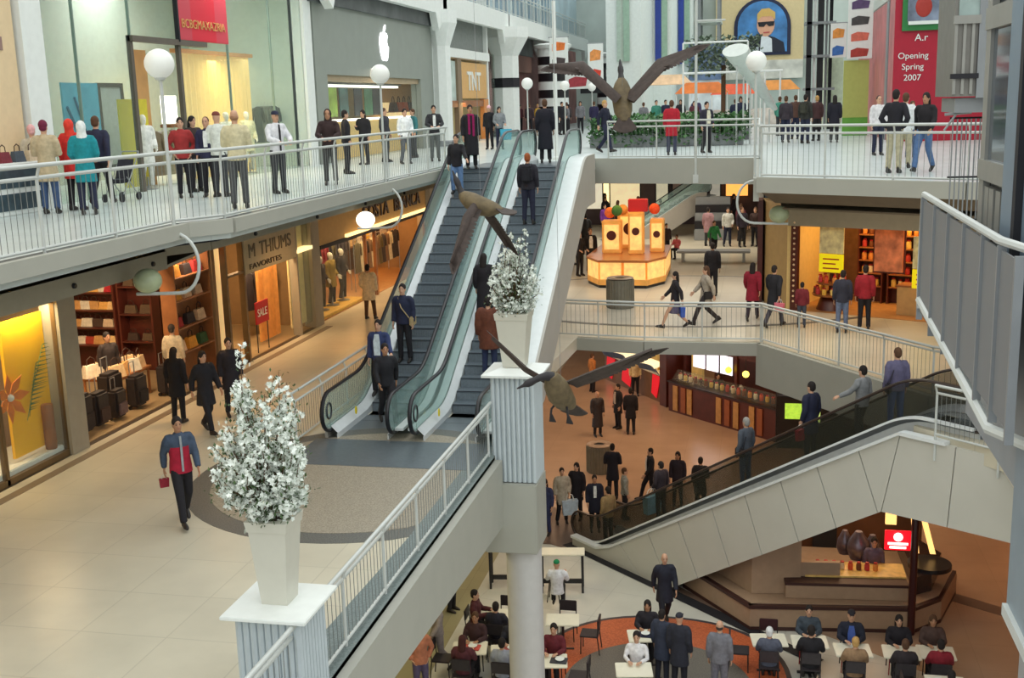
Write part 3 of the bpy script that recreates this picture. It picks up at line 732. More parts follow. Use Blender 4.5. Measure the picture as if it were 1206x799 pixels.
joints = [(-.75, -.75), (1.3, 2.1), (2.4, 3.2), (3.5, 4.2), (4.65, 5.25), (5.7, 6.25), (6.75, 7.3), (7.75, 8.3), (8.8, 9.32), (9.77, 9.4), (11.0, 10.9), (12.6, 12.5), (14.2, 14.2)]
g = .012
for (t0, b0), (t1, b1) in zip(joints, joints[1:]):
    tops = [t0 + g] + [a for a, _ in capl if t0 + g < a < t1 - g] + [t1 - g]
    bots = [b1 - g] + [a for a, _ in reversed(botl) if b0 + g < a < b1 - g] + [b0 + g]
    pts = [lpt(t, XS, ip(capl, t)) for t in tops] + [lpt(b, XS, ip(botl, b)) for b in bots]
    MB().slab(pts, outw, .1).build('panel', CLM, cl)
MB().strip([lpt(y, XS - .06 * (1 if XS > 0 else -1), z) for y, z in capl[:-1]], [lpt(y, XS + .16 * (1 if XS > 0 else -1), z) for y, z in capl[:-1]], (0, 0, 1), .07).build('cap', DECK, cl)
MB().slab([lpt(y, XS - .04 * (1 if XS > 0 else -1), z) for y, z in [(a, b - .02) for a, b in capl] + [(a, b + .02) for a, b in reversed(botl)]], outw, .04).build('backing', DARK, cl)
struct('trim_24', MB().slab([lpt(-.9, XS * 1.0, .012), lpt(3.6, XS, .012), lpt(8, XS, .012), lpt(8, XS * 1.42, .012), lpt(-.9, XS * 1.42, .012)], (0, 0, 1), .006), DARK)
# ------------------------------------------------------------ pedestals, column, blossom trees
PED = mat('pedestal_grey', (186, 196, 200), .55, var=.03)
def fluted(mb, x0, x1, y0, y1, z0, z1, n=9, r=.045):
    mb.box(x0 + r, x1 - r, y0 + r, y1 - r, z0, z1)
    for i in range(n):
        t = (i + .5) / n
        for c in ((x0 + (x1 - x0) * t, y0 + r), (x0 + (x1 - x0) * t, y1 - r), (x0 + r, y0 + (y1 - y0) * t), (x1 - r, y0 + (y1 - y0) * t)):
            mb.tube([(c[0], c[1], z0), (c[0], c[1], z1)], r, 8)
def pedestal(label, cx, cy, w, cw, z0, z1):
    t = thing('pedestal', label, 'pedestal', (cx, cy, z0), 0, 'fluted planter pedestals')
    m = MB(); fluted(m, cx - w/2, cx + w/2, cy - w/2, cy + w/2, z0, z1); m.build('fluted_shaft', PED, t, True)
    m = MB(); m.bev(cx - cw/2, cx + cw/2, cy - cw/2, cy + cw/2, z1, z1 + .045, .008); m.build('cap_slab', WHITE, t)
    m = MB(); k = cw / 2
    m.add([(cx-k,cy-k,z1+.045),(cx+k,cy-k,z1+.045),(cx+k,cy+k,z1+.045),(cx-k,cy+k,z1+.045),(cx-k*.5,cy-k*.5,z1+.12),(cx+k*.5,cy-k*.5,z1+.12),(cx+k*.5,cy+k*.5,z1+.12),(cx-k*.5,cy+k*.5,z1+.12)],
          [(0,1,5,4),(1,2,6,5),(2,3,7,6),(3,0,4,7),(4,5,6,7)])
    if cy > 15: m.build('cap_slope', WHITE, t)
    return t
pedestal('white fluted pedestal at bottom left carrying the nearest vase of blossom', -5.12, 10.92, .76, .98, 4.9, 6.84)
pedestal('white fluted pedestal on the tall round column beside the escalators', -4.39, 20.25, .84, 1.1, 5.25, 7.28)
ct = thing('support_column', 'tall pale round column standing in the food court with square block on top', 'column', (-4.34, 20.25, 0))
m = MB(); m.lathe(-4.34, 20.25, [(.345, 0), (.345, 3.9)], 32)
m.build('shaft', mat('column_pale', (196, 194, 192), .6, var=.03), ct, True)
m = MB(); m.bev(-5.0, -3.97, 19.75, 20.75, 3.86, 5.23, .02); m.build('block', FASC, ct)
m = MB(); m.lathe(-4.34, 20.25, [(.46, 0), (.46, .1), (.41, .14)], 32); m.build('base_ring', GREY, ct, True)
def vase(label, cx, cy, z, h, wb, wt):
    t = thing('planter', label, 'planter', (cx, cy, z), 0, 'tall square planters')
    def frustum(m, r0, r1, z0, z1):
        m.add([(cx+s*r0, cy+q*r0, z0) for s, q in ((-1,-1),(1,-1),(1,1),(-1,1))] + [(cx+s*r1, cy+q*r1, z1) for s, q in ((-1,-1),(1,-1),(1,1),(-1,1))], [(3,2,1,0),(4,5,6,7),(0,1,5,4),(1,2,6,5),(2,3,7,6),(3,0,4,7)])
    VM = mat('vase_ivory', (206, 204, 190), .5, var=.02)
    m = MB(); frustum(m, wb, wt, z, z + h - .12); m.build('body', VM, t)
    m = MB(); frustum(m, wt + .012, wt + .03, z + h - .12, z + h); m.build('rim', VM, t)
    m = MB(); m.sph((cx, cy, z + h - .01), (wt * .9, wt * .9, .04), 12, 6); m.build('soil', mat('soil', (60, 48, 36), .9, var=.3, scale=30, bump=.5), t, True)
    return t
vase('tall ivory square planter on the nearest pedestal at bottom left', -5.13, 10.95, 6.886, .98, .15, .215)
vase('tall ivory square planter on the pedestal above the round column', -4.4, 20.25, 7.41, 1.02, .2, .29)
def blossom(label, cx, cy, z, H, W, n, seed, spill=0):
    rnd = random.Random(seed)
    t = thing('blossom_tree', label, 'plant', (cx, cy, z), 0, 'white blossom arrangements')
    m = MB(); tips = []
    for i in range(72):
        a = rnd.uniform(0, 2 * math.pi); el = rnd.uniform(-.98, 1.0); rr = W * math.sqrt(max(0, 1 - el * el)) * rnd.uniform(.75, 1.0); hh = H * (.43 + .43 * el) * rnd.uniform(.92, 1.05)
        if i < 8: rr = W * rnd.uniform(.1, .8); hh = H * rnd.uniform(.9, 1.25)
        p0 = Vector((cx + math.cos(a) * .05, cy + math.sin(a) * .05, z - .03)); p3 = Vector((cx + math.cos(a) * rr, cy + math.sin(a) * rr, z + hh))
        p1 = p0.lerp(p3, .35) + Vector((rnd.uniform(-.06, .06), rnd.uniform(-.06, .06), .06)); p2 = p0.lerp(p3, .7) + Vector((rnd.uniform(-.07, .07), rnd.uniform(-.07, .07), .03))
        m.tube([p0, p1, p2, p3], [.014, .011, .007, .003], 5); tips.append((p0, p1, p2, p3))
    m.build('branches', mat('bark', (92, 66, 44), .8, var=.2, scale=30), t, True)
    fl = MB(); lf = MB()
    def flower(c, r):
        nrm = Vector((rnd.gauss(0, 1), rnd.gauss(0, 1), rnd.gauss(.35, 1))).normalized(); u, w = fl.frame(nrm)
        a0 = rnd.uniform(0, 1)
        for k in range(5):
            a = a0 + k * 2 * math.pi / 5; d = u * math.cos(a) + w * math.sin(a); e = u * math.cos(a + 1.57) + w * math.sin(a + 1.57)
            fl.cur = 0; fl.add([c, c + d * r * .55 + e * r * .36 + nrm * r * .18, c + d * r + nrm * r * .3, c + d * r * .55 - e * r * .36 + nrm * r * .18], [(0, 1, 2, 3)])
    for i in range(n):
        b = tips[rnd.randrange(len(tips))]; s = rnd.uniform(.2, 1.0) ** .62
        k = min(2, int(s * 3)); q = b[k].lerp(b[k + 1], s * 3 - k)
        thin = 1.0 if s < .8 else .45
        c0 = q + Vector((rnd.gauss(0, .06), rnd.gauss(0, .06), rnd.gauss(0, .06))) * thin
        for j in range(rnd.choice((2, 3, 4))):
            flower(c0 + Vector((rnd.gauss(0, .022), rnd.gauss(0, .022), rnd.gauss(0, .022))), rnd.uniform(.021, .036))
    for i in range(int(n * 2.4)):
        b = tips[rnd.randrange(len(tips))]; s = rnd.uniform(.1, .97) ** .7; k = min(2, int(s * 3)); q = b[k].lerp(b[k + 1], s * 3 - k)
        c = q + Vector((rnd.gauss(0, .07), rnd.gauss(0, .07), rnd.gauss(0, .06))); d = Vector((rnd.gauss(0, 1), rnd.gauss(0, 1), rnd.gauss(.3, 1))).normalized(); u, w = lf.frame(d)
        L = rnd.uniform(.035, .07); lf.add([c, c + d * L * .5 + u * L * .22, c + d * L, c + d * L * .5 - u * L * .22], [(0, 1, 2, 3)])
    fo = fl.build('blossoms', mat('petal_white', (238, 244, 236), .6, var=.05, scale=9), t); fo['kind'] = 'stuff'
    lo = lf.build('leaves', mat('leaf_green', (62, 88, 44), .6, var=.3, scale=9), t); lo['kind'] = 'stuff'
    return t
blossom('big bush of white blossom in the nearest planter, bottom left', -5.19, 10.95, 7.83, 1.62, .6, 1600, 3)
blossom('smaller looking bush of white blossom in the planter above the round column', -4.38, 20.25, 8.4, 1.35, .52, 1100, 5)

# ------------------------------------------------------------ flying goose sculptures on wires
def goose(label, loc, heading, pitch, wings, neck, sc=1, feet=False, roll=0):
    """body flies along local -y; wings: two lists of (x right, y forward, z up, chord) in metres in the un-pitched heading frame"""
    t = thing('goose_sculpture', label, 'sculpture', loc, 0, 'plain flying goose sculptures hung on wires')
    t.rotation_euler = (pitch, roll, heading)
    Mp = Matrix.Rotation(-pitch, 3, 'X')
    BM = mat('goose_brown', (98, 84, 58), .7, var=.3, scale=12, bump=.3); WM = mat('goose_wing', (62, 50, 44), .75, var=.25, scale=16, bump=.3)
    HM = mat('goose_black', (34, 30, 32), .6, var=.1)
    m = MB(); m.tube([(0, -.36 * sc, .0), (0, -.3 * sc, -.005), (0, -.18 * sc, -.02), (0, 0, -.03), (0, .18 * sc, -.01), (0, .3 * sc, .02), (0, .38 * sc, .03)], [(a * sc, b * sc) for a, b in ((.06, .06), (.1, .09), (.145, .13), (.155, .145), (.14, .12), (.1, .07), (.05, .03))], 18)
    m.build('body', BM, t, True, local=True)
    nk = [Vector(p) * sc for p in neck]
    m = MB(); m.tube(nk, [r_ * sc for r_ in (.075, .055, .042, .038)], 12); d = (nk[-1] - nk[-2]).normalized(); h = nk[-1] + d * .04; m.tube([nk[-1] - d * .02, h, h + d * .05, h + d * .085], [r_ * sc for r_ in (.036, .047, .042, .02)], 12)
    m.build('neck_and_head', HM, t, True, local=True)
    m = MB(); m.tube([h + d * .075, h + d * .12, h + d * .16], [(.022, .018), (.016, .012), (.008, .006)], 8); m.build('beak', HM, t, True, local=True)
    m = MB(); m.slab([(-.06, .3 * sc, .03), (.06, .3 * sc, .03), (.16, .5 * sc, .035), (.08, .56 * sc, .035), (0, .58 * sc, .035), (-.08, .56 * sc, .035), (-.16, .5 * sc, .035)], (0, 0, 1), .014); m.build('tail', WM, t, local=True)
    ch = Mp @ Vector((0, .8, -.25)).normalized(); ch = (ch * .6 + Vector((0, 1, 0)) * .4).normalized()
    for wg in wings:
        P = [(Mp @ Vector(p[:3]), p[3]) for p in wg]; N = len(P); n = 10; vs = []
        for i, (p, c) in enumerate(P):
            sp_ = (P[min(i + 1, N - 1)][0] - P[max(i - 1, 0)][0]).normalized(); cc = (ch - sp_ * ch.dot(sp_)).normalized(); up = sp_.cross(cc).normalized()
            for k in range(n):
                a = 2 * math.pi * k / n; vs.append(p + cc * c * .5 * (1 - math.cos(a)) + up * (math.sin(a) * (.028 * c / .3 + .006) + .03 * math.sin(math.pi * (1 - math.cos(a)) / 2)))
        m = MB(); m.add(vs, [(i*n+k, i*n+(k+1)%n, (i+1)*n+(k+1)%n, (i+1)*n+k) for i in range(N-1) for k in range(n)] + [tuple(range(n)), tuple((N-1)*n+k for k in range(n))])
        w_ = m.build('wing', WM, t, True, local=True)
        f = MB()
        for i in range(26):
            s = .12 + .88 * i / 25; q = s * (N - 1); k = min(N - 2, int(q)); r_ = q - k; p = P[k][0].lerp(P[k + 1][0], r_); c = P[k][1] * (1 - r_) + P[k + 1][1] * r_
            sp_ = (P[k + 1][0] - P[k][0]).normalized(); cc = (ch - sp_ * ch.dot(sp_)).normalized(); up = sp_.cross(cc).normalized()
            L = .07 + .1 * s; o = p + cc * c * .72; d2 = (cc * (1 - .6 * s ** 2) + sp_ * (.25 + .8 * s ** 2)).normalized(); e = d2.cross(up).normalized() * .024
            f.slab([o - e, o + e, o + e * .8 + d2 * L * .85, o + d2 * L, o - e * .8 + d2 * L * .85], up, .004)
        f.build('flight_feathers', WM, w_, local=True)
    if feet:
        for s in (-1, 1):
            m = MB(); m.tube([(s*.06, .1, -.08), (s*.09, .1, -.15), (s*.1, .15, -.2)], .012, 6); m.slab([(s*.1-.01, .14, -.19), (s*.1+.01, .14, -.19), (s*.1+.04, .24, -.23), (s*.1-.04, .24, -.23)], (0, 0, 1), .01); m.build('foot', HM, t, local=True)
    m = MB(); u = t.rotation_euler.to_matrix().inverted() @ Vector((0, 0, 1)); m.tube([(0, 0, 0), u * 12], .0025, 4); m.build('hanging_wire', STEEL, t, local=True)
    return t
def W4(s, root, elbow, tip, c=.3):
    r, e, t_ = Vector(root), Vector(elbow), Vector(tip); out = []
    for k in (0, .33, .66, 1): p = r.lerp(e, k); out.append((s * p.x, p.y, p.z, c * (.9 + .1 * k)))
    for k in (.3, .6, .85, 1): p = e.lerp(t_, k); out.append((s * p.x, p.y, p.z, c * (1 - .85 * k ** 1.4)))
    return out
SN = [(0, -.3, 0), (0, -.42, .02), (0, -.53, .05), (0, -.62, .06)]
YR = R(YAW)
g1 = goose('topmost goose sculpture flying away above the upper bridge, wings spread wide', (-1.73, 14.9, 12.2), R(180) + YR, R(-62),
    [W4(1, (.02, 0, .04), (.5, -.05, .5), (.95, .1, .46), .3), W4(-1, (.02, 0, .04), (.45, -.05, .5), (.95, .1, .66), .3)], [(0, -.3, 0), (0, -.36, .0), (0, -.42, .0), (0, -.46, 0)], .84)
g2 = goose('middle goose sculpture seen over the steps of the left escalator, wings hanging down', (-3.08, 12.57, 11.1), R(-122) + YR, R(-20),
    [W4(1, (.05, -.08, .02), (.3, -.05, -.12), (.72, .05, -.58), .12), W4(-1, (.05, -.08, .02), (.24, -.1, -.16), (.55, .0, -.55), .1)], [(0, -.3, 0), (0, -.36, .03), (0, -.4, .07), (0, -.43, .1)], .78, feet=False)
g3 = goose('lowest goose sculpture in front of the round column, wings raised and feet hanging', (-2.0, 11.4, 9.22), R(-28) + YR, R(-48),
    [W4(1, (.08, -.05, .12), (.42, -.05, .28), (.98, .1, .5), .26), W4(-1, (.08, -.05, .12), (.4, -.05, .26), (.85, .1, .52), .2)], [(0, -.3, 0), (-.05, -.37, -.03), (-.11, -.4, -.08), (-.16, -.41, -.13)], .88, feet=True)

# ------------------------------------------------------------ globe lamps on curled poles
GLB = mat('globe_frosted', (226, 228, 222), .3, var=.02, emis=.12)
def globe_lamp(label, x, y, zf, flip=1, lit=False, lower=True, rail=1.1, gm=None, h=2.5):
    t = thing('globe_lamp', label, 'lamp', (x, y, zf + rail), 0, 'globe lamps on the railings')
    MB().sph((x, y, zf + h), .225, 24, 16).build('globe', gm or GLB, t, True)
    MB().lathe(x, y, [(.08, zf + h - .24), (.09, zf + h - .2), (.04, zf + h - .26)][::-1], 14).build('collar', RAILM, t, True)
    pts = [(x, y, zf + h - .25), (x, y, zf - .1)]
    if lower:
        for a in range(0, 181, 15):
            pts.append((x + flip * (.42 * math.sin(R(a)) ** 1.0 * .9 + .0), y, zf - .1 - .95 * (1 - math.cos(R(a))) / 2))
        pts += [(x - flip * .3, y, zf - 1.06), (x - flip * .75, y, zf - 1.07)]
    MB().tube(pts, .028, 8).build('curled_pole', RAILM, t, True)
    if lower:
        MB().sph((x - flip * .55, y + .02, zf - .86), (.225, .225, .2), 20, 12).build('lower_globe', mat('globe_lit', (255, 245, 225), .4, var=0, emis=1.4) if lit else mat('globe_dim', (176, 186, 150), .3, var=.1, emis=.0), t, True)
    return t
globe_lamp('globe lamp with a curled pole in front of the red shop sign', -8.98, 16.35, ZC)
globe_lamp('globe lamp in front of the grey stone shopfront, its lower globe lit', -8.6, 25.75, ZC, lit=True)
for y, l in ((45, 'third'), (54, 'fourth'), (63, 'fifth')): globe_lamp('%s globe lamp of the left row, near the striped column' % l, -8.98, y, ZC, lower=False)
globe_lamp('nearest globe lamp of the right row, with curled pole below the bridge corner', -.1, 26.2, ZC, flip=-1)
cnp = thing('sloping_canopy', 'long white translucent sloping canopy on thin posts, right of the white pergola', 'canopy', (-.2, 45, ZC))
m = MB(); m.tube([(-.9, 43, 13.85), (-.55, 43.6, 13.3), (.1, 45, 12.3), (.55, 46, 11.7)], [(.55, .3), (.42, .24), (.26, .16), (.12, .08)], 14); m.build('cover', mat('canopy_pale', (214, 220, 214), .5, var=.05), cnp, True)
for k in range(6):
    x = -.85 + k * .24; MB().tube([(x, 43.3 + k * .45, ZC), (x, 43.3 + k * .45, 13.5 - k * .36)], .035, 6).build('post', RAILM, cnp, True)
pl = thing('pole', 'thin white vertical pole rising in front of the upper bridge', 'pole', (-1.82, 35.0, ZC - .7))
MB().tube([(-1.82, 34.0, ZC - .7), (-1.82, 34.0, 15.2)], .04, 8).build('shaft', RAILM, pl, True); MB().tube([(-1.82, 34.0, 14.35), (-1.0, 34.0, 14.35)], .03, 6).build('arm', RAILM, pl, True)
MB().box(-1.9, -1.74, 33.95, 34.2, ZC - .7, ZC - .45).build('bracket', RAILM, pl)
pl = thing('pole', 'thick white pole standing at the head of the escalators', 'pole', (-4.75, 33.6, ZC))
MB().tube([(-6.15, 35.2, ZC), (-6.15, 35.2, 15.2)], .06, 10).build('shaft', WHITE, pl, True); MB().lathe(-6.15, 35.2, [(.13, ZC), (.13, ZC + .08), (.06, ZC + .1)], 14).build('foot_plate', WHITE, pl, True)
# ------------------------------------------------------------ small goods, built once and copied
def handbag_proto():
    t = thing('handbag', 'x', 'bag', (0, 0, 0))
    m = MB(); m.add([(-.16,-.07,0),(.16,-.07,0),(.16,.07,0),(-.16,.07,0),(-.13,-.04,.2),(.13,-.04,.2),(.13,.04,.2),(-.13,.04,.2)], [(3,2,1,0),(4,5,6,7),(0,1,5,4),(1,2,6,5),(2,3,7,6),(3,0,4,7)])
    m.build('bag_body', col((150, 90, 60)), t, local=True)
    m = MB(); m.tube([(-.08, 0, .19), (-.07, 0, .29), (0, 0, .33), (.07, 0, .29), (.08, 0, .19)], .01, 6); m.build('handle', col((60, 40, 30)), t, True, local=True)
    return t
def suitcase_proto():
    t = thing('suitcase', 'x', 'suitcase', (0, 0, 0))
    m = MB(); m.bev(-.22, .22, -.13, .13, .06, .7, .05); m.build('shell', col((46, 38, 36), .6), t, True, local=True)
    m = MB(); m.bev(-.17, .17, -.165, -.12, .12, .4, .02); m.build('front_pocket', col((46, 38, 36), .6), t, True, local=True)
    m = MB(); m.tube([(-.09, .08, .68), (-.09, .08, .95), (.09, .08, .95), (.09, .08, .68)], .012, 6); m.build('pull_handle', STEEL, t, True, local=True)
    for s in (-1, 1):
        m = MB(); m.tube([(s*.17-.02, .08, .04), (s*.17+.02, .08, .04)], .04, 12); m.build('wheel', BLACK, t, True, local=True)
    return t
def garment_proto(long=True):
    t = thing('hanging_garment', 'x', 'garment', (0, 0, 0))
    L = 1.1 if long else .7
    m = MB(); m.rings([(-L, 0, 0, .05 if 0 else .24, .05), (-L * .6, 0, 0, .18, .045), (-.3, 0, 0, .17, .05), (-.08, 0, 0, .2, .045), (-.02, 0, 0, .07, .03)], 14)
    for s in (-1, 1): m.tube([(s*.17, 0, -.08), (s*.25, 0, -.3), (s*.27, 0, -.5)], [.05, .045, .035], 8)
    m.build('cloth', col((120, 100, 60)), t, True, local=True)
    m = MB(); m.tube([(-.17, 0, -.06), (0, 0, 0), (.17, 0, -.06)], .008, 5); m.tube([(0, 0, 0), (0, 0, .06), (.03, 0, .09), (0, 0, .115)], .005, 5); m.build('hanger', STEEL, t, True, local=True)
    return t
def shoe_proto():
    t = thing('shoe', 'x', 'shoe', (0, 0, 0))
    m = MB(); m.tube([(0, -.13, .03), (0, -.09, .04), (0, 0, .045), (0, .07, .05), (0, .11, .045)], [(.025, .025), (.042, .035), (.04, .04), (.034, .05), (.02, .04)], 10); m.build('upper', col((60, 40, 30)), t, True, local=True)
    m = MB(); m.box(-.04, .04, -.15, .12, 0, .015); m.box(-.03, .03, .06, .12, -.0, .03); m.build('sole', BLACK, t, local=True)
    return t
def jar_proto():
    t = thing('packet', 'x', 'goods', (0, 0, 0))
    m = MB(); m.lathe(0, 0, [(.05, 0), (.06, .02), (.06, .14), (.04, .17)], 12); m.build('container', col((200, 150, 60), .5), t, True, local=True)
    m = MB(); m.lathe(0, 0, [(.045, .17), (.045, .2), (.03, .205)], 12); m.build('lid', col((180, 40, 40), .5), t, True, local=True)
    return t
PROTO = {}
def item(kind, loc, rz, rgb, label, group, cat=None, sc=1, sub=None):
    if kind not in PROTO:
        p = {'handbag': handbag_proto, 'suitcase': suitcase_proto, 'garment': garment_proto, 'shoe': shoe_proto, 'jar': jar_proto}[kind]()
        PROTO[kind] = p; o = p
    else: o = dup(PROTO[kind])
    o.location = loc; o.rotation_euler = (0, 0, rz); o.scale = (sc,) * 3; o['label'] = label; o['group'] = group
    if cat: o['category'] = cat
    setmat(o.children[0], col(rgb, .7))
    return o
rn = random.Random(11)
def shelf_unit(label, x, y0, y1, z0, z1, depth, levels, m, facing=1, goods=None, group=None, gl=None, palette=None, step=.4, along='y', gsc=1):
    """shelving with its back at x (or y when along='x') and goods on every board"""
    t = thing('shelf_unit', label, 'shelf', ((x, (y0 + y1) / 2, z0) if along == 'y' else ((y0 + y1) / 2, x, z0)), 0, group)
    def B(a0, a1, b0, b1, c0, c1):
        q = MB()
        if along == 'y': q.box(min(a0, a1), max(a0, a1), b0, b1, c0, c1)
        else: q.box(b0, b1, min(a0, a1), max(a0, a1), c0, c1)
        return q
    B(x, x + facing * .03, y0, y1, z0, z1).build('back_panel', m, t)
    for s in (y0, y1 - .05): B(x, x + facing * depth, s, s + .05, z0, z1).build('side_panel', m, t)
    for z in levels:
        B(x + facing * .03, x + facing * depth, y0 + .05, y1 - .05, z - .035, z).build('shelf', m, t)
        if goods:
            y = y0 + .05 + step / 2
            while y < y1 - step * .4:
                px, py = x + facing * depth * .55, y
                if along == 'x': px, py = py, px
                item(goods, (px, py, z), (R(90) if along == 'y' else 0) * facing, rn.choice(palette), gl, gl, sc=gsc * rn.uniform(.85, 1.1)); y += step * rn.uniform(.9, 1.15)
    return t
def glass_pane(name, label, mb, m=None, cat='window'):
    o = mb.build(name, m or GL); tag(o, label, cat); return o

# ------------------------------------------------------------ left shops, main floor
FX0 = -13.0
PIL = mat('pillar_taupe', (158, 150, 132), .6, var=.04)
for i, y in enumerate((12.4, 19.2, 31.95, 44.0)):
    struct('wall_pillar_%d' % (i + 1), MB().box(-13.35, -12.95, y - .28, y + .28, ZB, ZC - .9), PIL)
struct('wall_header', MB().box(-13.3, -13.0, 5, 19, 8.88, ZC - 1.0), HEADER)
struct('wall_header.001', MB().box(-13.3, -13.0, 19, 31.9, 9.0, ZC - 1.0), HEADER)
for i, y in enumerate((19.3, 26.0, 31.95, 44.2)): struct('wall_partition_%d' % (i + 1), MB().box(-17.9, -13.3, y - .08, y + .08, ZB, ZC - .3), mat('partition', (150, 120, 84), .8, var=.05))
struct('ceiling', MB().box(-18, -13.3, 5, 44.2, ZC - .6, ZC - .5), mat('shop_ceiling', (190, 176, 140), .8, var=.03))
struct('floor', MB().box(-18, -13.12, 5, 31.9, ZB, ZB + .02), tiles('shop_floor', (176, 150, 112), .6, .6, .85))
# yellow window display
dw = thing('window_display', 'bright yellow shop window display with a palm leaf, left edge', 'display', (-13.6, 17.9, ZB))
MB().box(-13.36, -13.3, 17.68, 18.9, ZB + .3, 8.6).build('yellow_panel', YEL, dw)
MB().bev(-14.15, -13.12, 13.2, 18.9, ZB + .02, ZB + .22, .02).build('plinth', WHITE, dw)
def leaf(mb, p0, p1, n=12, w=.28, droop=.15):
    p0, p1 = Vector(p0), Vector(p1); d = (p1 - p0); pts = []
    for i in range(n + 1): t = i / n; pts.append(p0 + d * t + Vector((0, 0, -droop * t * t)))
    mb.tube(pts, .008, 5)
    for i in range(2, n + 1):
        for s in (-1, 1):
            c = pts[i]; side = Vector((.15, s * .5, -.55)); L = w * math.sin(math.pi * i / (n + 1)) + .1
            e = c + (d.normalized() * .6 + side).normalized() * L; q = Vector((.0, .012, .012))
            mb.add([c - q, c + q, e], [(0, 1, 2)])
pm = MB(); leaf(pm, (-13.2, 18.0, ZB + .95), (-13.2, 18.7, ZB + 2.4), 16, .3); leaf(pm, (-13.22, 18.1, ZB + 1.0), (-13.2, 18.45, ZB + 2.1), 14, .24)
po = thing('palm_leaf_arrangement', 'palm leaves in a tall wooden pot before the yellow panel', 'plant', (-13.2, 18.5, ZB + .22))
pm.build('leaves', mat('palm_green', (92, 120, 60), .6, var=.2), po); m = MB(); m.lathe(-13.2, 18.62, [(.1, ZB + .22), (.11, ZB + .26), (.11, ZB + 1.05), (.1, ZB + 1.1)], 18); m.build('pot', WOOD, po, True)
fo = thing('paper_flower', 'orange and white paper flower hanging at the left edge of the yellow display', 'decoration', (-13.2, 17.6, ZB + 1.3))
m = MB()
for k in range(7):
    a = k * 2 * math.pi / 7; c = Vector((-13.2, 17.55, ZB + 1.5)); d = Vector((.2, math.cos(a), math.sin(a))).normalized(); e = Vector((0, -math.sin(a), math.cos(a))) * .1
    m.slab([c, c + d * .25 + e, c + d * .48, c + d * .25 - e], (1, 0, 0), .01)
m.build('petals', mat('paper_orange', (240, 130, 30), .6, var=.2), fo); m = MB(); m.sph((-13.17, 17.55, ZB + 1.5), .07); m.build('centre', WHITE, fo, True)
wn_ = thing('shop_window', 'tall window of the yellow display in a bronze frame', 'window', (-13.05, 16.2, ZB))
for y in (13.0, 17.05, 18.95):
    MB().box(-13.12, -13.02, y - .04, y + .04, ZB, 8.88).build('frame_post', mat('bronze', (120, 96, 64), .4, metal=.4, var=.05), wn_)
MB().box(-13.12, -13.02, 13, 18.95, ZB, ZB + .12).build('frame_sill', MATS['bronze'], wn_); MB().box(-13.08, -13.06, 13, 18.95, ZB + .1, 8.88).build('glass', GL, wn_)
area((-13.18, 18.2, 8.75), .14, 22, (255, 232, 190), sy=1.3); area((-13.9, 16.6, ZC - 1.3), 1.2, 60, (255, 220, 170))
# luggage shop
LP = [(230, 190, 130), (200, 150, 90), (170, 60, 40), (220, 210, 190), (120, 90, 60), (70, 50, 40), (226, 170, 90), (190, 40, 50), (206, 180, 150)]
shelf_unit('dark wooden wall shelves of handbags deep in the luggage shop', 25.85, -17.7, -15.75, ZB, 9.3, .5, (6.5, 6.95, 7.4, 7.85, 8.3, 8.7), DWOOD, -1, 'handbag', 'luggage shop shelving', 'small handbags in rows on the lit shelves of the luggage shop', LP, .27, gsc=1.05, along='x')
shelf_unit('second dark shelf wall in the luggage shop, with few goods', 25.85, -15.7, -14.75, ZB, 9.3, .45, (6.6, 7.3, 8.0), DWOOD, -1, 'handbag', 'luggage shop shelving', 'dim handbags on the darker shelves of the luggage shop', [(60, 44, 36), (150, 120, 80), (90, 70, 50)], .42, along='x')
shelf_unit('open wooden shelf frame in the front window right of the luggage shop', -13.75, 24.05, 25.85, ZB, 8.95, .42, (6.6, 7.2, 7.85, 8.4), WOOD, 1, 'handbag', None, 'bags displayed in the open wooden shelf frame', [(160, 40, 40), (226, 190, 150), (60, 90, 50), (220, 150, 50), (50, 40, 40)], .55, gsc=1.25)
tb = thing('display_table', 'low table piled with pale patterned bags in the luggage shop', 'table', (-14.3, 22.9, ZB))
MB().bev(-14.8, -13.9, 22.2, 23.7, ZB + .62, ZB + .68, .01).build('table_top', WOOD, tb)
for a, b in ((-14.75, 22.25), (-13.95, 22.25), (-14.75, 23.6), (-13.95, 23.6)): MB().tube([(a, b, ZB), (a, b, ZB + .62)], .03, 6).build('leg', WOOD, tb, True)
for i in range(12): item('handbag', (-14.65 + .3 * (i % 3), 22.4 + .33 * (i // 3), ZB + .68), R(70 + 30 * (i % 2)), rn.choice([(236, 200, 150), (214, 150, 120), (226, 214, 190), (240, 180, 110)]), 'pale patterned bags piled on the low table of the luggage shop', 'bags piled on the low table', sc=1.4)
for i, (x, y, c, s, l) in enumerate(((-13.5, 20.1, (44, 34, 32), 1.25, 'leftmost dark suitcase by the pillar of the luggage shop'), (-13.5, 20.75, (64, 46, 40), 1.1, 'tall brown suitcase second from the pillar'),
    (-13.45, 21.4, (104, 84, 84), .95, 'mauve grey small suitcase in the luggage shop doorway'), (-13.5, 22.3, (30, 26, 28), 1.1, 'black suitcase in the middle of the luggage shop doorway'),
    (-13.45, 23.5, (24, 22, 26), 1.05, 'black suitcase nearest the wooden shelf frame'), (-13.9, 21.9, (34, 28, 28), 1.3, 'large black suitcase behind the small mauve one'))):
    item('suitcase', (x, y, ZB + .02), R(90), c, l, 'suitcases in the shop doorway', sc=s)
st = thing('handrail_post', 'slim tan wooden rail leaning by the luggage shelves', 'post', (-13.9, 20.4, ZB))
MB().tube([(-13.6, 20.5, ZB), (-14.0, 20.2, ZB + 2.1)], .05, 8).build('shaft', WOOD, st, True); MB().sph((-14.0, 20.2, ZB + 2.13), .07).build('tip', WOOD, st, True)
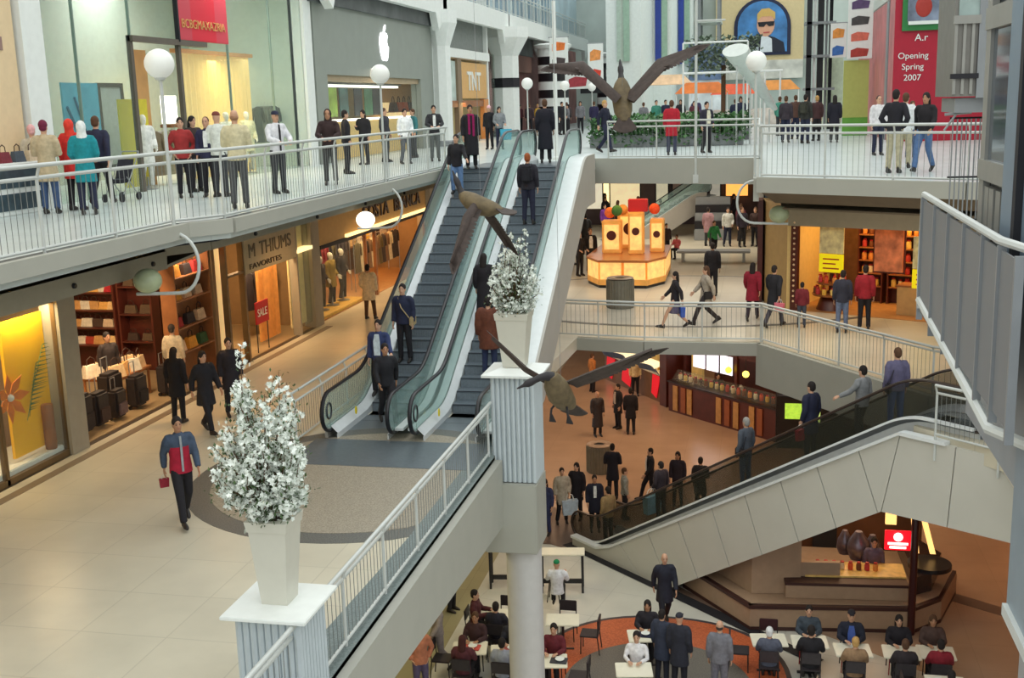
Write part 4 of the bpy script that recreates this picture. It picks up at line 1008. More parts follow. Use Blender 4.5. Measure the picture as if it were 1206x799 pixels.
area((-13.9, 21.5, ZC - 1.3), 1.2, 190, (255, 226, 186), sy=3.6, rot=(0, R(52), 0)); area((-13.5, 24.9, ZC - 1.3), .8, 26, (255, 226, 190), rot=(0, R(40), 0))  # unseen lights added and tilted to brighten the shelves and their goods
# third shop: beige frame with sign, cream window left
cw = thing('shop_window', 'cream lit window bay left of the grey lettered sign', 'window', (-13.1, 26.6, ZB))
MB().box(-13.6, -13.55, 26.1, 27.1, ZB + .1, 9.0).build('lit_panel', mat('cream_lit', (250, 214, 150), .6, var=.06, emis=.25), cw)
for y in (26.1, 27.1): MB().box(-13.15, -13.0, y - .05, y + .05, ZB, 9.02).build('frame_post', MATS['bronze'], cw)
MB().box(-13.15, -13.0, 26.1, 27.1, 8.1, 8.16).build('crossbar', MATS['bronze'], cw)
sg = thing('shop_sign', 'beige fascia sign with large grey letters over the home shop', 'sign', (-13.0, 28.8, 8.9))
MB().bev(-13.1, -12.96, 27.1, 30.45, 8.05, 8.98, .01).build('board', mat('sign_beige', (186, 174, 144), .6, var=.05), sg)
text('M', .52, mat('sign_grey', (112, 104, 88), .6, var=0), sg, (-12.95, 27.3, 8.45), FX, .01, sx=1.15); text('THIUMS', .52, MATS['sign_grey'], sg, (-12.95, 28.0, 8.45), FX, .01, sx=1.15)
text('FAVORITES', .2, mat('sign_dark', (70, 56, 42), .6, var=0), sg, (-12.95, 27.3, 8.15), FX, .01, name='small_lettering', sx=2.1)
cur = thing('curtains', 'warm orange draped curtains in the home shop entrance', 'curtain', (-13.6, 29.4, ZB))
for y0, y1 in ((29.0, 29.7), (29.75, 30.3)):
    m = MB(); n = 14; lo = [(-13.6 + .05 * math.sin(i * 1.9), y0 + (y1 - y0) * i / n, ZB + .1) for i in range(n + 1)]; hi = [(x, y, 8.05) for x, y, _ in lo]; m.strip(lo, hi, (1, 0, 0), .02)
    m.build('drape', mat('drape_orange', (226, 160, 84), .8, var=.1), cur, True)
sl = thing('sale_sign', 'red SALE sign on the stand before the home shop', 'sign', (-13.2, 28.3, ZB))
MB().bev(-13.2, -13.16, 27.95, 28.75, ZB + .8, ZB + 1.4, .005).build('board', mat('sale_red', (190, 22, 32), .5, var=.04), sl)
text('SALE', .3, WHITE, sl, (-13.15, 28.02, ZB + 1.0), FX, .004, sx=.95)
for y in (28.0, 28.7): MB().tube([(-13.2, y, ZB), (-13.2, y, ZB + .85)], .015, 6).build('leg', BLACK, sl, True)
for i, (y, c) in enumerate(((27.5, (40, 34, 40)), (27.8, (60, 50, 50)), (28.35, (36, 34, 42)), (28.7, (30, 30, 36)), (29.0, (90, 70, 50)))):
    item('garment', (-14.2, y + 2.3, ZB + 1.95), R(70), c, 'dark garments hanging inside the home shop behind the SALE sign', 'dark garments behind the SALE sign')
rk = thing('garment_rail', 'clothes rail holding dark garments behind the SALE sign', 'rack', (-14.2, 30.5, ZB))
MB().tube([(-14.2, 29.5, ZB + 2.05), (-14.2, 31.6, ZB + 2.05)], .015, 6).build('bar', STEEL, rk, True)
for y in (29.5, 31.6): MB().tube([(-14.2, y, ZB), (-14.2, y, ZB + 2.05)], .015, 6).build('leg', STEEL, rk, True)
gp = thing('shop_window', 'narrow glass bay with stone surround right of the home shop', 'window', (-13.1, 31.0, ZB))
MB().box(-13.3, -13.25, 30.5, 31.6, ZB + .2, 8.9).build('back_panel', mat('bay_back', (214, 190, 130), .6, var=.1, emis=.1), gp); MB().box(-13.08, -13.06, 30.5, 31.6, ZB + .2, 8.9).build('glass', GLG, gp)
for y in (30.5, 31.65): MB().box(-13.2, -12.96, y - .05, y + .05, ZB, 9.0).build('frame_post', PIL, gp)
MB().box(-13.2, -12.94, 30.5, 31.65, 8.15, 8.25).build('lit_crossbar', FLU, gp)
area((-13.6, 28.8, ZC - 1.5), 1, 120, (255, 216, 164), sy=3, rot=(0, R(30), 0)); area((-13.5, 26.6, ZC - .75), .8, 10, (255, 214, 150))  # first one is unseen, tilted to brighten the back of the shop
# fourth shop
sg = thing('shop_sign', 'beige fascia with dark capital letters over the clothes shop beside the escalator', 'sign', (-13.0, 38, 8.6))
MB().box(-13.15, -12.98, 32.3, 43.7, 8.12, 9.45).build('board', mat('costa_fascia', (196, 158, 96), .6, var=.05), sg)
text('COSTA', .68, mat('costa_letters', (60, 36, 30), .4, var=0), sg, (-12.96, 36.2, 8.5), FX, .03, sx=1.25, bold=.012); text('BLANCA', .68, MATS['costa_letters'], sg, (-12.96, 39.6, 8.5), FX, .03, sx=1.25, bold=.012)
MB().box(-13.15, -12.95, 32.3, 43.7, 8.02, 8.14).build('lower_edge', DARK, sg); MB().box(-13.1, -12.9, 34.5, 43.7, 8.14, 8.24).build('light_strip', mat('strip_warm', (255, 220, 150), .5, var=0, emis=1.1), sg)
w4 = thing('shop_window', 'wide window of the clothes shop left of the escalator', 'window', (-13.05, 38, ZB))
for y in (32.3, 36.6, 37.6, 43.7): MB().box(-13.12, -13.02, y - .06, y + .06, ZB, 8.05).build('frame_post', WOOD, w4)
MB().box(-13.08, -13.06, 32.3, 36.6, ZB + .1, 8.02).build('glass', GL, w4)
MB().bev(-14.0, -13.15, 32.5, 36.5, ZB + .02, ZB + .12, .02).build('display_floor', mat('display_gold', (214, 170, 70), .6, var=.15), w4)
struct('wall_clothes_shop_back', MB().box(-16.5, -16.3, 32.1, 44.1, ZB, ZC - .6), mat('clothes_back', (92, 70, 46), .8, var=.3, scale=2))
shelf_unit('back shelf of the clothes shop seen behind the mannequins', -16.2, 35.5, 44.0, ZB, 9.0, .5, (6.8, 7.5, 8.2), mat('shop_tan', (120, 88, 54), .6, var=.1), 1, 'handbag', None, 'folded goods on the back shelf of the clothes shop', [(236, 214, 170), (214, 60, 70), (120, 90, 40), (40, 34, 40), (220, 170, 60)], .62, gsc=1.3)
for i in range(11): item('garment', (-14.3, 34.6 + i * .33, ZB + 2.0), R(80), rn.choice([(110, 100, 50), (60, 44, 40), (150, 40, 50), (200, 170, 80), (44, 36, 46), (90, 80, 50)]), 'olive and dark garments on display behind the clothes shop window', 'garments in the clothes shop window')
for i in range(8): item('garment', (-14.6, 40.3 + i * .42, ZB + 2.3), R(80), rn.choice([(220, 180, 40), (50, 40, 44), (80, 60, 50), (210, 200, 180)]), 'yellow and dark garments hanging near the escalator in the clothes shop', 'garments near the escalator')
for y0, y1, z in ((34.3, 38.4, ZB + 2.1), (40.0, 43.6, ZB + 2.4)):
    rk = thing('garment_rail', 'clothes rail in the window at left of the clothes shop' if y0 < 36 else 'clothes rail deeper along the clothes shop toward the escalator', 'rack', (-14.4, y0, ZB))
    xx = -14.3 if y0 < 36 else -14.6
    MB().tube([(xx, y0, z + .02), (xx, y1, z + .02)], .015, 6).build('bar', STEEL, rk, True)
    for y in (y0, y1): MB().tube([(xx, y, ZB), (xx, y, z + .02)], .015, 6).build('leg', STEEL, rk, True)
for i in range(10):
    y = 34.2 + (i % 5) * .42; z = ZB + 2.3 + .22 * (i // 5)
    o = MB().sph((-13.8, y, z), (.13, .13, .12), 12, 8).build('hat', col([(240, 220, 200), (250, 230, 180), (226, 150, 130)][i % 3]), None, True); tag(o, 'round pale hats in a bunch at the top of the clothes shop window', 'hat', 'hats in the clothes shop window')
area((-13.6, 36.5, ZC - 1.4), 1.2, 170, (255, 216, 160), sy=7, rot=(0, R(40), 0)); area((-14.6, 41.5, ZC - 1.2), 3, 130, (255, 190, 120), sy=1.4)  # tilted one is unseen, aimed to brighten garments and back wall
# warm downlights over the main walk in front of the shops
for y in (15, 22, 29, 36): area((-11.6, y, ZC - 1.1), .6, 62, (255, 198, 130), spread=140)

# ------------------------------------------------------------ left shops, upper floor
WX = -13.9
def vpil(i, y, hw=.34): struct('wall_upper_pillar_%d' % i, MB().box(WX - .4, WX + .1, y - hw, y + hw, ZC, 22), WHITE)
vpil(1, 20.35, .34); vpil(2, 34.5, .3); vpil(3, 48.65, .16); vpil(4, 58.9, .12)
struct('wall_upper_left_1', MB().box(WX - .3, WX, 5, 19.9, ZC, 22), mat('hoarding_peach', (226, 200, 160), .7, var=.04))
q = thing('sale_poster', 'dark letters on the peach panel at the left edge', 'sign', (WX + .02, 19.3, 13.9)); text('S', 1.1, DARK, q, (WX + .02, 18.55, 13.85), FX, .01); MB().box(WX, WX + .02, 18.6, 19.5, 13.45, 13.7).build('bar', mat('taupe_bar', (150, 120, 110), .6), q)
# glass shop
WG = mat('mullion_green', (120, 140, 128), .5, var=.05)
gs = thing('glass_shopfront', 'tall greenish glass shopfront with a red hanging sign', 'shopfront', (WX, 27.5, ZC))
MB().box(WX - .02, WX, 20.7, 24.1, ZC, 18).build('glass_panel', GLG, gs); MB().box(WX - .02, WX, 26.3, 34.2, ZC, 18).build('glass_panel', GLG, gs); MB().box(WX - .02, WX, 24.1, 26.3, 13.95, 18).build('glass_panel', GLG, gs)
for y in (21.9, 24.1, 29.0, 31.8): MB().box(WX - .04, WX + .02, y - .02, y + .02, ZC, 18).build('mullion', WG, gs)
MB().box(WX - .5, WX + .05, 20.7, 34.2, 17.0, 18).build('top_beam', WG, gs)
df = MB(); df.box(WX - .05, WX + .05, 24.0, 24.12, ZC, 13.95); df.box(WX - .05, WX + .05, 26.22, 26.34, ZC, 13.95); df.box(WX - .05, WX + .12, 24.0, 27.6, 13.82, 13.95); df.build('door_frame', mat('door_frame_brown', (92, 84, 74), .5, var=.06), gs)
struct('wall_upper_shop_back', MB().box(-17.9, -17.7, 20.7, 34.2, ZC, 22), mat('green_grey_wall', (178, 190, 182), .8, var=.04))
struct('wall_upper_shop_side', MB().box(-17.9, WX - .3, 34.2, 34.4, ZC, 22), mat('pale_side', (196, 206, 192), .8, var=.04))
struct('wall_upper_shop_side.001', MB().box(-17.9, WX - .3, 20.3, 20.5, ZC, 22), MATS['pale_side'])
struct('ceiling', MB().box(-18, WX - .02, 20.5, 34.2, 16.3, 16.4), mat('shop_ceiling_pale', (196, 206, 196), .8, var=.03))
rs = thing('shop_sign', 'red banner sign with gold letters high on the glass shopfront', 'sign', (WX, 27.5, 14))
MB().bev(WX + .05, WX + .12, 26.2, 28.85, 13.95, 16.6, .01).build('board', stripes('sign_reds', (206, 22, 48), (196, 58, 74), .12, 'Y'), rs)
MB().box(WX + .03, WX + .14, 26.14, 26.2, 13.9, 16.7).build('edge', DARK, rs)
text('BCBGMAXAZRIA', .3, mat('gold_letters', (206, 150, 90), .5, var=0), rs, (WX + .13, 26.32, 14.25), FX, .01, sx=1.04)
# things in that shop window
def panel(name, label, x, y0, y1, z0, z1, m, cat='panel', frame=None, fw=.06):
    t = thing(name, label, cat, (x, (y0 + y1) / 2, z0)); MB().box(x - .04, x, y0, y1, z0, z1).build('board', m, t)
    if frame:
        q = MB(); q.box(x - .05, x + .03, y0 - fw, y0, z0 - fw, z1 + fw); q.box(x - .05, x + .03, y1, y1 + fw, z0 - fw, z1 + fw); q.box(x - .05, x + .03, y0, y1, z1, z1 + fw); q.box(x - .05, x + .03, y0, y1, z0 - fw, z0); q.build('frame', frame, t)
    return t
pb = panel('painting', 'light blue painted panel with dark stroke in the shop window', WX - .35, 21.8, 23.15, ZC + .55, 12.9, mat('sky_blue', (96, 176, 200), .6, var=.12, scale=3), 'picture')
m = MB(); m.tube([(WX - .33, 21.9, 12.4), (WX - .33, 22.2, 11.9), (WX - .33, 22.35, 11.3)], .03, 6); m.tube([(WX - .33, 22.2, 12.6), (WX - .33, 22.5, 11.9), (WX - .33, 22.75, 11.5)], .025, 6); m.build('brush_strokes', mat('stroke_blue', (50, 110, 140), .6), pb, True)
panel('mirror', 'mirror with ornate grey frame behind the mannequins', WX - 1.2, 24.6, 25.5, ZC + .6, 12.85, mat('mirror_pale', (200, 206, 200), .3, var=.1), 'mirror', mat('frame_umber', (84, 76, 60), .6, var=.2), .1)
panel('panel', 'upright mustard yellow panel behind the white mannequin', WX - .3, 23.85, 25.1, ZC + .1, 12.55, mat('mustard', (206, 190, 50), .6, var=.06), 'panel')
wl = thing('lit_curtain_wall', 'glowing yellow pleated curtain wall inside the glass shop', 'curtain', (WX - 2.5, 28.6, ZC))
m = MB(); n = 60; lo = [(WX - 1.0 + .03 * math.sin(i * 1.7), 28.0 + 4.3 * i / n, ZC) for i in range(n + 1)]; m.strip(lo, [(x, y, 13.75) for x, y, _ in lo], (1, 0, 0), .02); m.build('drape', mat('curtain_gold', (236, 200, 130), .8, var=.06, emis=.25), wl, True)
MB().box(WX - 1.1, WX - .85, 27.9, 32.4, 13.75, 13.85).build('pelmet', mat('pelmet_warm', (226, 160, 100), .6), wl)
md = thing('lit_niche', 'small bright niche with vase behind the globe lamp', 'display', (WX - 2.5, 25.6, ZC + 1.4))
MB().box(WX - 1.0, WX - .95, 27.0, 27.75, ZC + 1.5, ZC + 2.2).build('lit_back', LITW, md); q = MB(); q.box(WX - 1.0, WX - .7, 26.9, 27.85, ZC + 1.4, ZC + 1.48); q.build('shelf', WOOD, md)
ORC = panel('panel', 'orange wooden panel left of the shop door', WX - 1.0, 25.7, 26.5, ZC, 13.75, mat('orange_wood', (214, 160, 100), .6, var=.1, scale=2), 'panel')
for i in range(10): item('garment', (WX - .6 - .2 * (i % 2), 25.9 + i * .24, ZC + 1.35), R(75), rn.choice([(90, 90, 76), (120, 104, 80), (60, 66, 62), (150, 140, 110), (170, 150, 120)]), 'muted garments hanging low inside the glass shop behind the railing', 'garments in the glass shop')
for i in range(6): item('garment', (WX - .9, 32.6 + i * .25, ZC + 1.9), R(75), rn.choice([(70, 74, 66), (50, 54, 56), (120, 120, 104)]), 'dark garments at the right end of the glass shop', 'garments at the right end of the glass shop')
area((WX - 2, 29, 16.0), 6, 260, (255, 252, 246), sy=2); area((WX - .7, 30, 13.6), 4, 60, (255, 220, 150), sy=.5); area((WX - 1.5, 22.5, 16.0), 2, 26, (235, 255, 245))
# grey stone front with the white mark
STN = mat('grey_stone', (142, 148, 140), .6, var=.03, scale=2)
sf = thing('stone_shopfront', 'grey stone shopfront with a glowing white bitten apple mark', 'shopfront', (WX, 41.5, ZC))
MB().box(WX - .3, WX + .12, 34.9, 48.4, 13.3, 15.5).build('stone_panel', STN, sf); MB().box(WX - .3, WX + .12, 34.9, 35.9, ZC, 13.3).build('stone_side', STN, sf); MB().box(WX - .3, WX + .12, 46.5, 48.4, ZC, 13.3).build('stone_side', STN, sf)
MB().box(WX - .35, WX + .02, 35.9, 46.5, 13.1, 13.3).build('lintel', mat('lintel', (170, 150, 120), .5), sf); MB().box(WX - .1, WX - .08, 35.9, 46.5, ZC, 13.1).build('glass', GL, sf)
def apple(sc, cx, cz):
    out = []
    P0 = [(0, -.42), (.14, -.5), (.28, -.46), (.42, -.2), (.47, .0), (.36, .02), (.3, .14), (.31, .26), (.4, .36), (.3, .46), (.18, .48), (.02, .42), (-.14, .48), (-.3, .46), (-.43, .3), (-.47, .05), (-.4, -.25), (-.26, -.46), (-.12, -.5)]
    return [(WX + .13, cx + x * sc, cz + z * sc * 1.0) for x, z in P0]
m = MB(); m.slab(apple(1.05, 41.85, 14.42), (1, 0, 0), .04); q = [(WX + .13, 41.85 + x, 14.42 + z) for x, z in ((.0, .5), (.06, .68), (.22, .8), (.2, .64), (.1, .54))]; m.slab(q, (1, 0, 0), .04); m.build('apple_mark', mat('mark_white', (250, 250, 255), .4, var=0, emis=1.6), sf)
struct('wall_upper_stone_back', MB().box(-17.2, -17.0, 34.5, 48.4, ZC, 16), mat('stone_back', (190, 176, 140), .8, var=.1))
ctn = thing('shop_counter', 'long pale wood counter under a bright strip in the grey stone shop', 'counter', (WX - 1.6, 41.5, ZC)); MB().bev(WX - 1.1, WX - .5, 37, 47.4, ZC, ZC + 1.3, .02).build('body', mat('counter_wood', (216, 180, 110), .5, var=.08, emis=.08), ctn); MB().bev(WX - 1.15, WX - .45, 36.9, 47.5, ZC + 1.3, ZC + 1.37, .01).build('top', LITW, ctn)
st_ = thing('ceiling_strip_light', 'bright long strip light inside the grey stone shop', 'light', (WX - 1, 41, 13.05)); MB().box(WX - .9, WX - .7, 36.4, 46, 12.95, 13.03).build('tube', LITW, st_); MB().box(WX - 1.0, WX - .6, 36.3, 46.1, 13.03, 13.1).build('fitting', GREY, st_)
for i, (y, c) in enumerate(((37.0, (50, 60, 60)), (38.2, (130, 160, 60)), (39.4, (60, 90, 90)), (41.0, (40, 44, 50)), (42.2, (60, 110, 80)), (43.2, (40, 40, 46)))):
    panel('poster', 'dark and green posters along the back of the grey stone shop', WX - 1.4, y + 1.6, y + 2.5, ZC + 1.45, 12.95, mat('poster_%d' % i, c, .5, var=.4, scale=2), 'poster')['group'] = 'posters behind the counter'
area((WX - 1.8, 41, 13.6), 7, 70, (255, 240, 214), sy=1.5)
# orange timber shop
ts = thing('timber_shopfront', 'orange timber shopfront with white letters right of the grey stone one', 'shopfront', (WX, 53.5, ZC))
OW = mat('orange_timber', (214, 140, 76), .5, var=.12, scale=2)
MB().box(WX - .1, WX + .05, 48.85, 49.9, 12.0, 14.3).build('timber_panel', OW, ts); MB().box(WX - .1, WX + .05, 53.3, 58.7, 12.5, 14.2).build('sign_panel', mat('sign_tan', (214, 168, 104), .5, var=.05), ts)
text('TNT', 1.25, WHITE, ts, (WX + .06, 54.6, 12.9), FX, .03, sx=1.1, bold=.02)
MB().box(WX - .1, WX + .02, 49.9, 52.9, 12.4, 14.2).build('upper_window', mat('poster_window', (190, 206, 200), .4, var=.25, scale=1.5), ts)
MB().box(WX - .1, WX + .13, 52.6, 53.3, ZC, 14.3).build('post', mat('post_brown', (130, 112, 90), .6), ts); MB().box(WX - .1, WX + .1, 48.9, 58.7, 12.1, 12.4).build('crossbar', WOOD, ts)
MB().box(WX - .1, WX + .13, 57.72, 58.68, ZC, 12.45).build('side_post', OW, ts); MB().box(WX - 2.4, WX - 2.3, 48.9, 58.7, ZC, 12.4).build('lit_back_wall', mat('lit_shelves', (255, 222, 160), .6, var=.2, scale=3, emis=.5), ts)
struct('wall_upper_partition', MB().box(-17.2, WX - .3, 58.7, 58.9, ZC, 16), MATS['pale_side'])
for z in (11.0, 11.5, 12.0):
    for y in (49.4, 50.2, 51.0, 51.8, 54.2, 55.0): item('shoe' if z < 11.9 else 'handbag', (WX - 2.05, y, z), R(90), rn.choice([(90, 60, 40), (190, 90, 40), (60, 50, 40)]), 'small goods along the lit wall of the timber shop', 'goods in the timber shop', sc=2)
m = MB(); [m.box(WX - 2.3, WX - 1.85, 49.0, 57.5, z - .04, z) for z in (11.0, 11.5, 12.0)]; m.build('shelves', WOOD, ts)
area((WX - 1.2, 53.5, 12.3), 6, 70, (255, 210, 140), sy=1)
MB_ = MB(); MB_.box(WX - .3, WX + .2, 48.85, 58.9, 14.35, 14.75); struct('trim_25', MB_, WHITE)
struct('wall_upper_grey', MB().box(WX - .3, WX - .1, 48.8, 58.9, 14.75, 16.3), mat('grey_upper', (128, 134, 130), .7, var=.1))
struct('wall_upper_teal', MB().box(WX - .3, WX - .1, 58.9, 61.3, ZC, 14.8), GLG)
# big octagonal columns with flared heads and the concrete frame of the next level
def bigcol(i, y, x=-13.55, r=.75, band=None, zt=16.2):
    t = thing('flared_column', 'white column with flared head on the upper level, %s' % i, 'column', (x, y, ZC), 0, 'flared columns of the upper level')
    m = MB(); m.lathe(x, y, [(r, ZC), (r, zt - 1.5), (r * 1.75, zt - .55), (r * 1.75, zt)], 8); m.build('shaft', WHITE, t)
    m = MB(); m.lathe(x, y, [(r * 1.1, ZC), (r * 1.1, ZC + .2), (r, ZC + .25)], 8); m.build('foot', GREY, t)
    if band: m = MB(); m.lathe(x, y, [(r * 1.04, band), (r * 1.04, band + .5)], 8); m.build('band', DARK, t)
bigcol('beside the timber shopfront with a dark band', 61.9, band=13.05); bigcol('at the top corner of the grey stone front', 48.9, r=.45); bigcol('second past the timber shopfront', 76)
for i, (y0, y1) in enumerate(((35.2, 48.0), (49.8, 60.8), (63.0, 75.0), (77, 90))):
    struct('wall_frame_%d' % (i + 1), MB().slab([(WX + .35, y0 - 1.2, 16.2), (WX + .35, y0 + .2, 15.3), (WX + .35, y0 + .6, 16.0), (WX + .35, y1 - .6, 16.0), (WX + .35, y1 - .2, 15.3), (WX + .35, y1 + 1.2, 16.2), (WX + .35, y1 + 1.2, 16.9), (WX + .35, y0 - 1.2, 16.9)], (1, 0, 0), .3), WHITE)
struct('floor', MB().box(-18, WX + .3, 34, 92, 16.2, 16.9), CONC)
struct('wall_upper_fascia_grey', MB().box(WX - .2, WX + .25, 34.6, 48.6, 15.5, 16.2), mat('dark_recess', (96, 100, 100), .7, var=.3, scale=1))
railing('guard_railing', 'railing of the topmost walkway at the top of the picture', [(-13.3, 90), (-13.3, 40)], 16.9, 1.1, 2.6, 'guard railings of the top level', drop=.2, bars=.18)
struct('wall_top_left', MB().box(-15.7, -15.5, 34, 100, 16.9, 24), mat('top_wall', (176, 196, 204), .6, var=.15, scale=.6))
for i in range(10):
    y = 38 + i * 5
    o = thing('upper_window', 'blue grey framed windows along the topmost level', 'window', (-15.45, y, 17.2), 0, 'windows of the top level')
    MB().box(-15.5, -15.46, y, y + 3.6, 17.0, 21).build('pane', mat('pane_blue', (120, 150, 170), .2, var=.2, scale=.8), o); q = MB(); [q.box(-15.5, -15.4, a, a + .12, 17.0, 21) for a in (y - .12, y + 1.2, y + 2.4, y + 3.6)]; q.build('frame', WHITE, o)
# shops and striped columns farther left
struct('wall_upper_left_far', MB().box(-15.2, -15, 61.3, 96, ZC, 16.2), mat('maroon_wall', (140, 96, 92), .7, var=.35, scale=.8))
struct('trim_26', MB().box(-14.95, -14.6, 64.6, 74.8, 14.1, 15.1), mat('dusty_pink', (150, 110, 100), .7, var=.1))
struct('trim_27', MB().box(-14.95, -14.5, 64.6, 74.8, 15.1, 16.2), mat('dark_recess', (96, 100, 100)))
for y, x, l in ((71.5, -12.6, 'black and white striped column left of the topmost goose'), (88, -11.2, 'farther striped column half hidden by the goose wing')):
    t = thing('striped_column', l, 'column', (x, y, ZC)); q = MB()
    for k in range(10): q = MB(); q.lathe(x, y, [(.95, ZC + k * .5), (.95, ZC + k * .5 + .5)], 20); q.build('band', (BLACK, WHITE)[k % 2], t, True)
    q = MB(); q.lathe(x, y, [(1.1, ZC + 5), (1.2, ZC + 5.2), (.9, ZC + 5.3)], 20); q.build('cap', WHITE, t, True)
    for c in range(3): pass
bx = thing('banner', 'black frame sign with pale figures beside the striped column', 'sign', (-11.2, 76, 12.6)); MB().box(-11.6, -9.9, 76, 76.1, 12.7, 14.3).build('board', BLACK, bx); q = MB(); q.prism(disc(.3, 0, 0), 0, .05); q.xf(Matrix.Translation(Vector((-10.75, 76, 13.4))) @ Matrix.Rotation(R(90), 4, 'X')); q.build('emblem', WHITE, bx)
def hang(label, x, y, z0, z1, w, cols, grp=None, legs=False):
    t = thing('hanging_banner', label, 'banner', (x, y, z0), 0, grp); MB().bev(x - w/2, x + w/2, y, y + .05, z0, z1, .01).build('cloth', WHITE, t)
    n = len(cols)
    for i, c in enumerate(cols):
        zz = z1 - (i + .6) * (z1 - z0) / n; q = MB(); h = (z1 - z0) / n * .3
        q.slab([(x - w * .36, y, zz - h), (x + w * .3, y, zz - h * .8), (x + w * .36, y, zz + h * .7), (x - w * .1, y, zz + h), (x - w * .36, y, zz + h * .5)], (0, -1, 0), .012); q.build('motif', mat('motif_%d_%d_%d' % c, c, .6, var=.2), t)
    MB().tube([(x - w/2 - .05, y + .02, z1), (x + w/2 + .05, y + .02, z1)], .03, 6).build('rod', GREY, t, True)
    return t
hang('white banner with orange top above the striped column', -10.6, 62, 14.0, 15.6, 1.0, [(226, 120, 50), (70, 60, 60)]); hang('white banner with a red figure near the goose wing', -8.9, 64, 13.2, 15.3, .85, [(230, 150, 80), (210, 60, 40)])
hang('low white and red shop sign by the striped column', -10.2, 66, 12.9, 13.9, 1.5, [(170, 60, 70)])
# white stepped wall with blue banners, centre distance
struct('wall_centre_far', MB().prism([(-9.6, 74), (-7.4, 74), (-7.0, 78), (-5.8, 78), (-5.8, 84), (-4.9, 84), (-4.9, 99), (-9.6, 99)], ZC, 24), mat('far_white', (222, 230, 226), .6, var=.04))
for i, (x, y, c) in enumerate(((-6.55, 77.9, (40, 64, 150)), (-5.45, 83.9, (44, 70, 160)), (-8.6, 73.9, (170, 190, 176)))):
    t = thing('hanging_banner', ('tall blue banner right of the goose head', 'second tall blue banner farther along the white wall', 'pale green window strip on the white wall')[i], 'banner', (x, y, 14)); MB().box(x - .3, x + .1, y - .06, y, 14.6, 20).build('cloth', mat('banner_%d' % i, c, .6, var=.1), t); MB().box(x + .12, x + .5, y - .06, y, 14.6, 20).build('side_cloth', mat('banner_green', (150, 180, 160), .6, var=.1), t)
fs = thing('steel_gantry', 'dark steel lift tower with platforms beside the arched poster', 'tower', (-3.9, 90, ZC))
for x, y in ((-4.6, 88), (-3.2, 88), (-4.6, 91), (-3.2, 91)): MB().box(x, x + .22, y, y + .22, ZC, 24).build('post', GREY, fs)
for z in (13.5, 15.6, 17.6, 19.6): q = MB(); q.box(-4.75, -2.9, 87.8, 91.3, z, z + .2); q.build('platform', CONC, fs)
# end wall with the arched poster
EW = 100
struct('wall_end', MB().box(-18, 12, EW, EW + .4, ZC, 26), mat('end_wall', (186, 196, 190), .7, var=.15, scale=.4))
struct('wall_end_portal', MB().box(-3.7, 3.4, EW - .6, EW, 14.9, 26), mat('portal_beige', (216, 196, 150), .7, var=.04))
struct('trim_28', MB().box(-3.7, 3.4, EW - .8, EW - .5, 13.6, 15.1), mat('portal_band', (216, 214, 204), .6, var=.25, scale=1))
ap = thing('arched_poster', 'arched poster of a fair haired person in dark glasses on the beige end wall', 'poster', (.08, EW - .7, 15.6))
def arch(w, z0, zt, cx=.08, n=16): return [(cx - w, 0, z0), (cx + w, 0, z0)] + [(cx + w * math.cos(t), 0, zt - w + w * math.sin(t)) for t in [math.pi * k / n for k in range(n + 1)]]
q = MB(); q.slab([(x, EW - .62, z) for x, _, z in arch(2.3, 15.5, 20.1)], (0, -1, 0), .1); q.build('frame', mat('frame_navy', (26, 34, 66), .5), ap)
q = MB(); q.slab([(x, EW - .72, z) for x, _, z in arch(2.0, 15.75, 19.85)], (0, -1, 0), .03); q.build('backdrop', mat('poster_blue', (70, 130, 190), .5, var=.4, scale=.8), ap)
def pl_(pts, c, nm, dy=0): q = MB(); q.slab([(x, EW - .75 - dy, z) for x, z in pts], (0, -1, 0), .02); q.build(nm, mat('poster_' + nm, c, .5, var=.05), ap)
pl_([(-1.75, 15.75), (1.95, 15.75), (1.8, 16.5), (1.1, 16.9), (.2, 17.2), (-.6, 17.1), (-1.3, 16.5)], (28, 32, 50), 'suit'); pl_([(-.1, 15.75), (.9, 15.75), (.85, 16.8), (.3, 17.15), (0, 17.0)], (226, 232, 238), 'collar', .02)
pl_([(.35 + .72 * math.cos(t), 17.95 + .95 * math.sin(t)) for t in [i * math.pi / 10 for i in range(20)]], (226, 170, 140), 'face', .04); pl_([(-.35, 18.2), (-.35, 18.8), (0, 19.2), (.6, 19.25), (1.1, 18.9), (1.1, 18.3), (.8, 18.6), (0, 18.6)], (214, 176, 100), 'fair_hair', .06); pl_([(-.3, 18.15), (1.05, 18.2), (1.0, 17.85), (.6, 17.8), (.4, 18.0), (.2, 17.78), (-.2, 17.8)], (20, 20, 30), 'glasses', .08); pl_([(.15, 17.35), (.7, 17.38), (.65, 17.28), (.2, 17.25)], (190, 80, 80), 'mouth', .08)
pl_([(-1.7, 15.9), (-.2, 15.9), (-.2, 16.2), (-1.7, 16.2)], (214, 226, 236), 'caption_band', .08)
